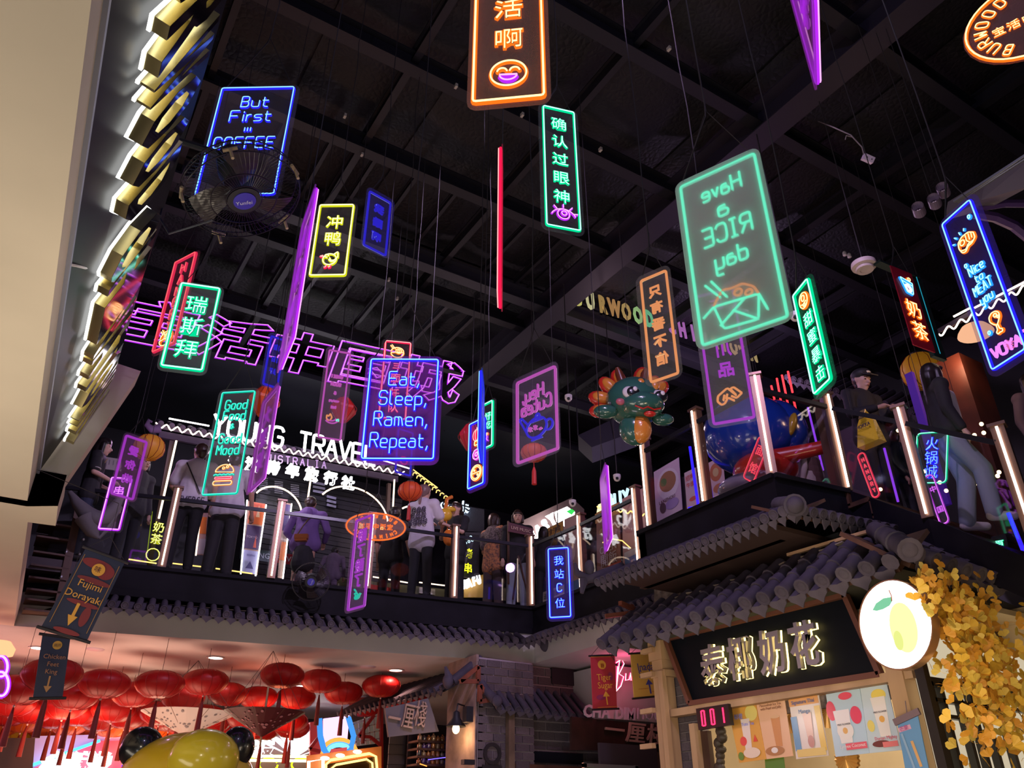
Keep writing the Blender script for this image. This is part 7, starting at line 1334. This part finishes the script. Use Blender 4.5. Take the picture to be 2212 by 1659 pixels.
for i, (x, y, r_, a) in enumerate([(-.30, .27, .15, 40), (-.42, .08, .15, 75), (-.44, -.10, .13, 95), (-.16, .38, .14, 15), (.16, .40, .17, -10), (.38, .26, .14, -45), (.30, .34, .12, -30)]):
    rt = Mx.Rotation(R(a), 4, 'Z'); bl(M, (x, y, -.10), (r_*.75, r_*1.15, r_*.5), RDB, 'mane_tuft', root, 14, 10, rt); bl(M, (x*.96, y*.96, -.065), (r_*.58, r_*.95, r_*.5), OR, 'mane_tuft', root, 14, 10, rt)
for s in (-1, 1):
    q = MB(); q.tube([M @ V((s*.14, .28, 0)), M @ V((s*.17, .42, 0)), M @ V((s*.20, .50, .02))], [.055, .05, .025], 8); q.build('horn', BRB, root, smooth=True)
for x, y in ((-.10, -.02), (.26, -.05)):
    bl(M, (x, y, .285 if x < 0 else .255), (.115, .095, .05), WHB, 'eye_white', root); bl(M, (x+.02, y-.01, .325 if x < 0 else .29), (.085, .075, .03), BK, 'pupil', root); bl(M, (x+.04, y+.02, .352 if x < 0 else .316), (.03, .035, .012), WHB, 'eye_glint', root, 10, 8)
for x, y in ((.04, .13), (.23, .11)): bl(M, (x, y, .285 if x < .1 else .26), (.05, .065, .03), OR, 'brow_spot', root, 12, 8)
bl(M, (-.24, -.14, .25), (.06, .05, .03), mat('blush', (.5, .12, .15), .4), 'cheek', root, 12, 8)
q = MB(); q.tube([M @ V((-.08, -.24, .345)), M @ V((.02, -.28, .345)), M @ V((.08, -.25, .345)), M @ V((.16, -.28, .33)), M @ V((.26, -.24, .29))], .010, 6); q.build('mouth_line', RDB, root, smooth=True); bl(M, (.12, -.31, .27), (.08, .04, .05), RDB, 'tongue', root, 12, 8)
for s in (.12, .20): bl(M, (s, -.12, .34), (.008, .008, .005), BK, 'nostril', root, 8, 6)
q = MB(); q.tube([M @ V((0, .3, 0)), M @ V((0, 0, 0))+V((0, 0, 9.3-c.z))], .004, 4); q.build('wire', WIRE, root)
c = atd(1618, 932, 10.3); M = infl(c, 5) @ Mx.Scale(1.18, 4); root = thing('blue_inflatable', 'large round blue inflatable with a red base and red arm behind the corner glass', 'inflatable', c); BLB = mat('balloon_blue', (.012, .05, .42), .22, coat=.8)
bl(M, (0, 0, -.1), (.50, .45, .46), BLB, 'head', root, 30, 20); bl(M, (.30, .02, -.2), (.34, .40, .36), BLB, 'head_side', root, 24, 16); bl(M, (.10, -.48, .0), (.34, .20, .34), RDB, 'base', root); bl(M, (-.02, -.66, .0), (.40, .14, .36), mat('balloon_grey', (.42, .38, .48), .3, coat=.5), 'foot', root)
q = MB(); q.tube([M @ V((.20, -.42, .2)), M @ V((.50, -.40, .25)), M @ V((.72, -.38, .28))], [.11, .09, .08], 12); q.build('arm', RDB, root, smooth=True); bl(M, (.76, -.38, .28), (.05, .08, .08), mat('balloon_grey', (.42, .38, .48)), 'cuff', root)
bl(M, (.44, -.02, .12), (.05, .14, .06), mat('balloon_ochre', (.5, .30, .03), .3, coat=.5), 'yellow_patch', root, 14, 10, Mx.Rotation(-.35, 4, 'Z'))
q = MB(); q.box(M @ V((0, -.9, 0)), (.5, .5, .6)); q.build('stand', BLACK, root)
# ---------------------------------------------------------------- people
def remesh(caps, name, mats, parent, M, vox=.012, idx=None, smooth=2):
    q = MB()
    for cp in caps:
        p0, p1, r0, r1 = V(cp[0]), V(cp[1]), cp[2], cp[3]; fl = cp[4] if len(cp) > 4 else 1
        d = p1-p0
        if d.length < 1e-4: q.ball(p0, (r0, r0*fl, r1) if isinstance(r0, float) else r0, 14, 10); continue
        pts = []; rs = []; t = d.normalized()
        for k in range(4): a = k/4*math.pi/2; pts.append(p0-t*r0*math.cos(a)); rs.append(max(.002, r0*math.sin(a)))
        pts.append(p0); rs.append(r0); pts.append(p1); rs.append(r1)
        for k in range(3, -1, -1): a = k/4*math.pi/2; pts.append(p1+t*r1*math.cos(a)); rs.append(max(.002, r1*math.sin(a)))
        n0 = len(q.v); q.tube(pts, rs, 12)
        if fl != 1:
            for i in range(n0, len(q.v)): q.v[i].y = (q.v[i].y-(p0.y+p1.y)/2)*fl+(p0.y+p1.y)/2
    me = q.mesh('tmp', mats); o = bpy.data.objects.new('tmp', me); COL.objects.link(o)
    md = o.modifiers.new('r', 'REMESH'); md.mode = 'VOXEL'; md.voxel_size = vox; md.use_smooth_shade = True
    if smooth: s = o.modifiers.new('s', 'SMOOTH'); s.iterations = smooth; s.factor = .5
    dg = bpy.context.evaluated_depsgraph_get(); nm = bpy.data.meshes.new_from_object(o.evaluated_get(dg)); nm.name = name
    bpy.data.objects.remove(o); nm.materials.clear()
    for m in (mats if isinstance(mats, (list, tuple)) else [mats]): nm.materials.append(m)
    nm.polygons.foreach_set('use_smooth', [True]*len(nm.polygons))
    if idx:
        for p in nm.polygons: p.material_index = idx(p.center)
    return link(name, nm, parent, M)
SKIN = [mat('skin_a', (.55, .30, .22), .5), mat('skin_b', (.48, .25, .17), .5), mat('skin_c', (.60, .36, .28), .5)]
HAIR = [mat('hair_black', (.015, .010, .010), .4), mat('hair_brown', (.030, .014, .009), .4), mat('hair_ash', (.22, .13, .12), .4)]
CL = {k: mat('cloth_'+k, c, .8, bump=(6, .5)) for k, c in dict(white=(.62, .56, .66), black=(.015, .014, .018), purple=(.17, .09, .30), jeans=(.30, .34, .42), darkbrown=(.06, .035, .035), charcoal=(.035, .032, .038), greypurple=(.13, .09, .14), orange=(.55, .20, .07), leopard=(.14, .11, .11), navy=(.02, .025, .06), shoe=(.60, .55, .52), skinwhite=(.7, .66, .66)).items()}
def person(label, px, h, floor, face, hair='short', hc=0, skin=0, top='white', bottom='black', sleeve='short', arms=((), ()), legs=None, lean=0, head=0, nod=0, shirtlen=.78, extra=(), wide=1, Y=None, shoe='black', pos=None, bottoms='trousers'):
    """standing figure: hips, knees, ankles, shoulders, elbows and wrists as joints; clothes are their own surfaces"""
    h = h*1.14 if h > 1.2 else h
    k = h/1.70; P0 = V(pos) if pos else atz(px[0], px[1], floor+h); P0.z = floor
    fx = R(face); M = Mx.Translation(P0) @ Mx.Rotation(fx-math.pi/2, 4, 'Z') @ Mx.Scale(k, 4)   # local +y faces the heading angle (degrees from world +x)
    root = thing('person', label, 'person', mw=M)
    sk = SKIN[skin]; L = lambda p: V((p[0]*wide if abs(p[0]) < .3 else p[0], p[1]+lean*max(0, p[2]-.92), p[2]))
    lg = legs or (((-.10, .0, .49), (-.11, -.02, .09)), ((.10, .02, .49), (.12, .02, .09)))
    hipL, hipR = (-.095, 0, .90), (.095, 0, .90); shl = (-.185, 0, 1.39), (.185, 0, 1.39)
    da = (((-.24, -.02, 1.12), (-.25, .06, .88)), ((.24, -.02, 1.12), (.25, .06, .88)))
    A = [arms[i] if arms[i] else da[i] for i in (0, 1)]
    hd = L((0, .03, 1.585)); hd = V((hd.x, hd.y+nod*.06, hd.z-abs(nod)*.03)); nk = L((0, 0, 1.43))
    caps = [(L((0, 0, .93)), L((0, 0, 1.15)), .13*wide, .125*wide, .75), (L((0, 0, 1.15)), L((0, 0, 1.34)), .13*wide, .14*wide, .72), (L(shl[0]), L(shl[1]), .065, .065), (nk-V((0, 0, .03)), hd-V((0, .01, .05)), .052, .05)]
    for i, hp in enumerate((hipL, hipR)):
        kn, an = lg[i]; caps += [(hp, kn, .085, .058), (kn, an, .055, .038), (V(an)+V((0, -.03, -.04)), V(an)+V((0, .13, -.055)), .036, .030)]
    for i in (0, 1):
        el, wr = L(A[i][0]), L(A[i][1]); s_ = L(shl[i]); caps += [(s_, el, .048, .038), (el, wr, .036, .025)]
        d = (wr-el).normalized(); side = d.cross(V((0, 0, 1))); side = V((1, 0, 0)) if side.length < .1 else side.normalized(); pn = side.cross(d)
        pc = wr+d*.055; caps.append((wr+d*.01, wr+d*.075, .024, .030))
        for f in range(4):
            b = wr+d*.085+side*(.013*(f-1.5)*1.35); ln = (.055, .068, .062, .048)[f]; mid = b+d*ln*.55+pn*-.006; caps += [(b-d*.02, mid, .0095, .0085), (mid, mid+d*ln*.38+pn*-.022, .0085, .0075)]
        th = wr+d*.02+side*(-.028 if i else .028); caps += [(wr+d*.015, th+d*.03, .013, .011), (th+d*.03, th+d*.062+side*(-.008 if i else .008), .0105, .009)]
    # head
    H = Mx.Translation(hd) @ Mx.Rotation(R(head), 4, 'Z') @ Mx.Rotation(-nod*.5, 4, 'X')
    hp_ = lambda x, y, z: H @ V((x, y, z))
    caps += [(hp_(0, -.012, .03), hp_(0, -.012, .031), .088, .088), (hp_(0, .01, .0), hp_(0, .012, -.045), .078, .062), (hp_(0, .035, -.06), hp_(0, .042, -.085), .040, .030), (hp_(0, .082, .005), hp_(0, .100, -.022), .010, .015), (hp_(-.078, -.005, .0), hp_(-.084, -.012, .025), .012, .014), (hp_(.078, -.005, .0), hp_(.084, -.012, .025), .012, .014), (hp_(-.03, .068, .035), hp_(.03, .068, .035), .016, .016), (hp_(-.018, .078, -.052), hp_(.018, .078, -.052), .010, .010)]
    remesh(caps, 'body', sk, root, M, .0105, smooth=1)
    q = MB()
    for s in (-1, 1): q.ball(hp_(s*.031, .076, .012), (.014, .008, .008), 8, 6)
    q.build('eyes', mat('eye_dark', (.02, .015, .015), .2), root, world=False, smooth=True)
    q = MB(); q.ball(hp_(0, .090, -.052), (.022, .006, .006), 8, 5); q.build('lips', mat('lips', (.40, .10, .09), .5), root, world=False, smooth=True)
    q = MB()
    for s in (-1, 1): q.bar(hp_(s*.018, .083, .036), hp_(s*.048, .072, .036), .006, .006)
    q.build('eyebrows', HAIR[hc], root, world=False)
    # clothes
    w = .016; tc = [(L((-.085*wide, 0, shirtlen+.10)), L((-.06, 0, 1.15)), .130, .110, .95), (L((.085*wide, 0, shirtlen+.10)), L((.06, 0, 1.15)), .130, .110, .95), (L((0, 0, shirtlen+.10)), L((0, 0, 1.15)), .14*wide, (.135+w)*wide, .86), (L((0, 0, 1.15)), L((0, 0, 1.36)), (.135+w)*wide, (.140+w)*wide, .74), (L(shl[0]), L(shl[1]), .082, .082), (nk-V((0, 0, .05)), nk-V((0, 0, .01)), .085, .062)]
    for i in (0, 1):
        el, wr = L(A[i][0]), L(A[i][1]); s_ = L(shl[i])
        if sleeve == 'short': tc.append((s_, s_.lerp(el, .72), .070, .078))
        elif sleeve == 'long': tc += [(s_, el, .068, .060), (el, el.lerp(wr, .92), .058, .045)]
    tm = CL[top] if isinstance(top, str) else top
    remesh(tc, 'shirt', tm, root, M, .014)
    bc = [(V(hipL)+V((.02, 0, -.03)), V(hipR)+V((-.02, 0, -.03)), .098*wide, .098*wide, .95), (L((0, 0, .93)), (0, 0, .85), .12*wide, .12*wide, .85)]
    for i, hp in enumerate((hipL, hipR)):
        kn, an = lg[i]; kk = .086 if bottom in ('jeans', 'darkbrown', 'charcoal') else .070; bc += [(V(hp)+V((0, 0, -.06)), kn, .094, kk), (kn, V(an)+V((0, 0, .0)), kk, kk*.86)]
    if bottoms == 'skirt': bc = [(hipL, hipR, .125, .125, .9), (V((0, 0, .88)), V((0, 0, .62)), .14, .19)]
    remesh(bc, bottoms, CL[bottom], root, M, .014)
    for i in (0, 1):
        an = V(lg[i][1]); remesh([(an+V((0, -.03, -.035)), an+V((0, .15, -.05)), .048, .040), (an, an+V((0, 0, -.03)), .048, .05)], 'shoe', CL[shoe], root, M, .012)
    hm = HAIR[hc]; hcaps = [(hp_(0, -.028, .045), hp_(0, -.028, .046), .098, .098), (hp_(0, .02, .085), hp_(0, .0, .085), .062, .066)]
    if hair == 'short': hcaps += [(hp_(0, -.055, .0), hp_(0, -.05, -.03), .072, .055), (hp_(-.05, .055, .075), hp_(.05, .05, .078), .026, .026), (hp_(-.07, -.01, .04), hp_(-.072, -.02, .01), .022, .015), (hp_(.07, -.01, .04), hp_(.072, -.02, .01), .022, .015)]
    if hair == 'bob': hcaps += [(hp_(0, -.05, .0), hp_(0, -.05, -.06), .088, .08), (hp_(-.075, .0, .03), hp_(-.08, .0, -.07), .032, .028), (hp_(.075, .0, .03), hp_(.08, .0, -.07), .032, .028), (hp_(-.045, .062, .062), hp_(.045, .062, .062), .024, .024)]
    if hair == 'long': hcaps += [(hp_(0, -.05, .0), hp_(0, -.075, -.30), .088, .075), (hp_(-.075, -.005, .03), hp_(-.085, -.01, -.22), .035, .032), (hp_(.075, -.005, .03), hp_(.085, -.01, -.22), .035, .032), (hp_(-.05, .058, .07), hp_(.05, .058, .07), .024, .024)]
    if hair == 'pony': hcaps += [(hp_(0, -.06, .01), hp_(0, -.05, -.02), .065, .05), (hp_(0, -.115, .075), hp_(0, -.15, .02), .035, .04), (hp_(0, -.15, .02), hp_(0, -.14, -.20), .042, .020), (hp_(-.055, .045, .075), hp_(.055, .045, .075), .022, .022)]
    if hair == 'bun': hcaps += [(hp_(0, -.06, .01), hp_(0, -.05, -.03), .065, .05), (hp_(0, -.12, -.01), hp_(0, -.13, -.01), .045, .045)]
    remesh(hcaps, 'hair', hm, root, M, .010)
    for e in extra: e(root, M, hp_, L, A)
    return root
def cap_(col=(.015, .015, .018)):
    def f(root, M, hp_, L, A):
        q = MB(); q.ball(hp_(0, -.02, .075), (.108, .115, .075), 18, 10); q.hexa([hp_(x, y, z) for x, y, z in ((-.07, .07, .06), (.07, .07, .06), (.055, .17, .045), (-.055, .17, .045))], [hp_(x, y, z+.012) for x, y, z in ((-.07, .07, .06), (.07, .07, .06), (.055, .17, .045), (-.055, .17, .045))]); q.build('cap', mat('cap_black', col, .6), root, world=False, smooth=True)
        q = MB(); q.ball(hp_(0, .088, .10), (.030, .006, .012), 10, 6); q.ball(hp_(.018, .09, .095), (.012, .006, .014), 8, 6); q.build('cap_emblem', mat('emblem_pale', (.75, .7, .6), .5), root, world=False)
    return f
def strap(a, b, col=(.02, .02, .025), r_=.01, name='strap'):
    def f(root, M, hp_, L, A): q = MB(); a_, b_ = V(a), V(b); q.tube([a_, a_.lerp(b_, .5)+V((0, (-.02 if a_.y < 0 else .02), 0)), b_], r_, 5); q.build(name, mat('strap_%d' % (col[0]*99), col, .6), root, world=False)
    return f
def bag(c, s_, col, name='bag', flap=True):
    def f(root, M, hp_, L, A):
        q = MB(); q.hexa([V(c)+V((x*s_[0]*.9, y*s_[1], -s_[2])) for x, y in ((-1, -1), (1, -1), (1, 1), (-1, 1))], [V(c)+V((x*s_[0], y*s_[1]*.8, s_[2])) for x, y in ((-1, -1), (1, -1), (1, 1), (-1, 1))]); o = q.build(name, mat('bag_%d%d' % (col[0]*99, col[1]*99), col, .35), root, world=False)
        if flap: q = MB(); q.box(V(c)+V((0, 0, s_[2]*.3)), (s_[0]*2.08, s_[1]*2.2, s_[2]*1.3)); q.build('flap', mat('bagflap_%d' % (col[0]*99), tuple(x*.8 for x in col), .35), o, world=False)
    return f
def backtext(t, z, s_, y=-.155, x=0, col=(.05, .04, .07)):
    def f(root, M, hp_, L, A):
        T = Mx.Translation((x, y, z)) @ Mx.Rotation(math.pi/2, 4, 'X'); q = MB(); q.text(t, T @ Mx.Diagonal((s_, s_*1.3, 1, 1)), .01, .004); q.build('shirt_print', mat('print_dark_%d' % (col[0]*99), col, .7), root, world=False)
    return f
if 1:
    # angles: 90 faces away from the visitor (+y), -90 faces the visitor, 0 faces right
    person('person in a white T-shirt with dark back lettering, leaning on the far railing', (436, 962), 1.78, 4.9, 72, 'short', 1, 0, 'white', 'black', extra=[strap((-.12, -.10, 1.40), (.12, -.13, .98), r_=.008), backtext('REVERSE', .84, .10, -.150)], head=35, shirtlen=.80, arms=(((-.27, .10, 1.14), (-.20, .24, 1.08)), ((.27, -.02, 1.12), (.26, .10, .92))))
    person('person in a plain white T-shirt and grey trousers behind the Good Food sign', (512, 982), 1.76, 4.9, 60, 'short', 1, 1, 'white', 'charcoal', shirtlen=.80, arms=(((-.26, .08, 1.13), (-.16, .22, 1.02)), ((.26, -.02, 1.12), (.27, .08, .9))), wide=1.12)
    person('person in a purple hoodie with a brown shoulder bag facing away', (672, 1076), 1.62, 4.9, 55, 'short', 1, 0, 'purple', 'black', 'long', wide=1.22, extra=[strap((.10, -.16, 1.36), (-.10, -.20, .98), (.10, .05, .02)), bag((.0, -.225, .96), (.10, .035, .055), (.38, .11, .02)), lambda r, M, h, L, A: remesh([(V((0, -.10, 1.42)), V((0, -.12, 1.36)), .09, .10)], 'hood', CL['purple'], r, M)], bottoms='skirt', shirtlen=.82, arms=(((-.27, .02, 1.14), (-.20, .20, 1.02)), ((.27, .02, 1.14), (.20, .20, 1.02))), pos=(aty(672, 1076, 12.9).x, 12.9, 0) if 0 else None)
    person('person in a black T-shirt bending an arm, behind the oval orange sign', (852, 1098), 1.74, 4.9, 40, 'short', 0, 1, 'black', 'black', arms=((), ((.27, .0, 1.12), (.30, .08, .90))), head=20)
    person('person with a long blond ponytail in a white T-shirt reaching forward', (917, 1050), 1.72, 4.9, 35, 'pony', 2, 2, 'white', 'black', shirtlen=.72, arms=(((-.24, .14, 1.20), (-.10, .36, 1.24)), ((.25, .12, 1.16), (.12, .34, 1.22))), extra=[backtext('@@@', 1.15, .09, -.14), backtext('@@@@', 1.06, .08, -.145), backtext('@@@', 1.25, .08, -.13)])
    person('person in a black T-shirt with eyes closed holding a yellow balloon, facing the ponytailed one', (988, 1090), 1.66, 4.9, -165, 'bun', 1, 2, 'black', 'black', arms=(((-.24, .10, 1.16), (-.08, .28, 1.26)), ((.24, .10, 1.16), (.06, .26, 1.24))))
    person('person in a grey and orange long sweater and wide brown trousers, right of the post', (1066, 1112), 1.64, 4.9, 15, 'bob', 1, 2, mat('ombre_sweater', (.50, .19, .07), .8, bump=(40, .6), var=(26, .7, (.10, .06, .06))), 'darkbrown', 'long', shirtlen=.70, arms=(((-.25, .06, 1.12), (-.14, .26, 1.02)), ((.25, .06, 1.12), (.12, .28, 1.04))), extra=[lambda r, M, h, L, A: remesh([(V((-.17, 0, 1.37)), V((.17, 0, 1.37)), .092, .092), (V((0, 0, 1.20)), V((0, 0, 1.36)), .165, .165, .78), (V((-.19, 0, 1.37)), V((-.24, .03, 1.2)), .08, .075), (V((.19, 0, 1.37)), V((.24, .03, 1.2)), .08, .075)], 'yoke', mat('leopard', (.16, .12, .12), .9, var=(45, .8, (.03, .02, .02))), r, M)])
    person('singer with brown fringe and glasses half behind the LIVE MUSIC board', (1118, 1106), 1.62, 4.9, -120, 'bob', 1, 2, 'black', 'jeans', 'long')
    person('person with dark hair sitting low behind the overexposed white letters', (1174, 1140), 1.36, 4.9, 60, 'bob', 0, 1, 'black', 'black', 'long')
    person('person bending down in a grey jacket beside the small fan', (722, 1180), 1.10, 4.9, 60, 'short', 0, 1, 'greypurple', 'greypurple', 'long', lean=.25, wide=1.3)
    person('person in a black T-shirt with trimmed sleeves in profile at the far left', (224, 950), 1.66, 4.9, -10, 'long', 0, 2, 'black', 'navy', arms=(((-.25, .04, 1.14), (-.16, .22, 1.06)), ((.25, .02, 1.14), (.14, .24, 1.08))), extra=[strap((.10, .12, 1.4), (-.1, -.12, 1.0), (.35, .25, .15), .008), lambda r, M, h, L, A: [setattr(x, 'name', 'sleeve_trim') for x in [MB().tube([V((s*.235+.06*math.cos(t), .03+.06*math.sin(t), 1.19)) for t in [2*math.pi*i/12 for i in range(12)] for s in (1,)], .008, 5, True).build('sleeve_trim', WHITE, r, world=False)]]])
    person('smiling person half hidden behind the magenta sign at the far left', (312, 988), 1.58, 4.9, -60, 'bob', 0, 2, 'charcoal', 'black', 'long')
    person('person in a black jacket and cap looking at a phone, yellow bag on the wrist', (1848, 808), 1.76, 4.9, -100, 'short', 0, 2, 'black', 'black', 'long', nod=.6, extra=[cap_()], arms=(((-.25, .05, 1.13), (-.10, .26, 1.14)), ((.25, .05, 1.13), (.12, .27, 1.12))))
    person('person in a black sweatshirt with pale lettering and a white mask behind the stair glass', (1928, 930), 1.40, 4.9, -70, 'bob', 0, 1, 'black', 'black', 'long', nod=.5, extra=[lambda r, M, h, L, A: bl(M, tuple(h(0, .075, -.045)), (.055, .040, .040), CL['skinwhite'], 'mask', r, 12, 8), backtext('', 1.0, .1)])
    person('person in a brown and white striped shirt sitting behind the balcony corner', (1742, 958), 1.19, 4.9, 100, 'short', 0, 1, mat('stripes_base', (.55, .45, .40), .8), 'black', 'long', wide=1.25, extra=[lambda r, M, h, L, A: [remesh([(V((0, 0, z)), V((0, 0, z+.04)), .212, .212, .80)], 'stripe', mat('stripe_brown', (.13, .06, .05), .8), r, M, .012) for z in (.86, .98, 1.10, 1.22)]])
    person('long-haired person in a black jacket and light blue jeans on the stairs', (2004, 792), 1.66, 4.30, -45, 'long', 0, 2, 'black', 'jeans', 'long', head=20, shoe='shoe', legs=(((-.09, .07, .50), (-.11, -.02, .09)), ((.10, .17, .52), (.14, .14, .09))), extra=[lambda r, M, h, L, A: remesh([(V((0, .09, .98)), V((0, .10, 1.34)), .075, .07)], 'white_top', CL['skinwhite'], r, M)], shirtlen=.86)
    person('person at the right edge, only a pale face and arm in view', (2218, 812), 1.64, 4.7, -120, 'long', 0, 2, 'greypurple', 'black', 'long')
    root = thing('balloon_animal', 'twisted orange and yellow balloon held over the railing by the ponytailed person', 'balloon', atz(965, 1100, 6.3)); c = aty(962, 1112, 12.0)
    q = MB(); q.ball(c, (.13, .1, .12), 14, 10); q.ball(c+V((.1, -.02, .12)), (.10, .05, .05), 12, 8); q.build('yellow_bubble', mat('balloon_sun', (.85, .50, .04), .25, coat=.6), root, smooth=True)
    q = MB(); q.tube([c+V((0, 0, .1)), c+V((.02, 0, .3)), c+V((.12, 0, .36))], .035, 8); q.ball(c+V((.06, -.05, -.42)), (.11, .09, .15), 14, 10); q.tube([c, c+V((.06, -.05, -.42))], .01); q.build('orange_bubble', mat('balloon_tangerine', (.80, .22, .03), .25, coat=.6), root, smooth=True)
    B = atz(1882, 930, 5.95); root = thing('carrier_bag', 'yellow plastic carrier bag with dark printing hanging from the cap wearer', 'bag', B); c = aty(1872, 925, 5.55); c = atx(1876, 930, 7.8)
    q = MB(); q.hexa([c+V((x, y, -.18)) for x, y in ((-.07, -.14), (.07, -.14), (.07, .14), (-.07, .14))], [c+V((x, y, .10)) for x, y in ((-.03, -.10), (.03, -.10), (.03, .10), (-.03, .10))]); q.hexa([c+V((x, y, .10)) for x, y in ((-.03, -.10), (.03, -.10), (.03, .10), (-.03, .10))], [c+V((x, y, .26)) for x, y in ((-.01, -.02), (.01, -.02), (.01, .02), (-.01, .02))])
    q.build('sack', mat('bag_yellow', (.80, .52, .03), .4, bump=(20, .6)), root, smooth=False)
    q = MB(); q.text('NO FRILLS' if False else 'HOKKA', frame(c+V((-.062, 0, .02)), V((0, -1, 0)), V((0, 0, 1))) @ Mx.Diagonal((.05, .06, 1, 1)) @ Mx.Translation((0, 0, .02)), .02, .003); q.build('printing', mat('print_dark', (.06, .04, .06), .6), root)
    q = MB(); c = atx(1862, 895, 7.72); q.box(c, (.012, .07, .14), Mx.Rotation(.5, 3, 'Y')); tag(q.build('phone', mat('phone_gold', (.35, .25, .12), .3, .5)), 'phone held by the cap-wearing person', 'phone')
    q = MB(); a = aty(1130, 1245, 12.0)
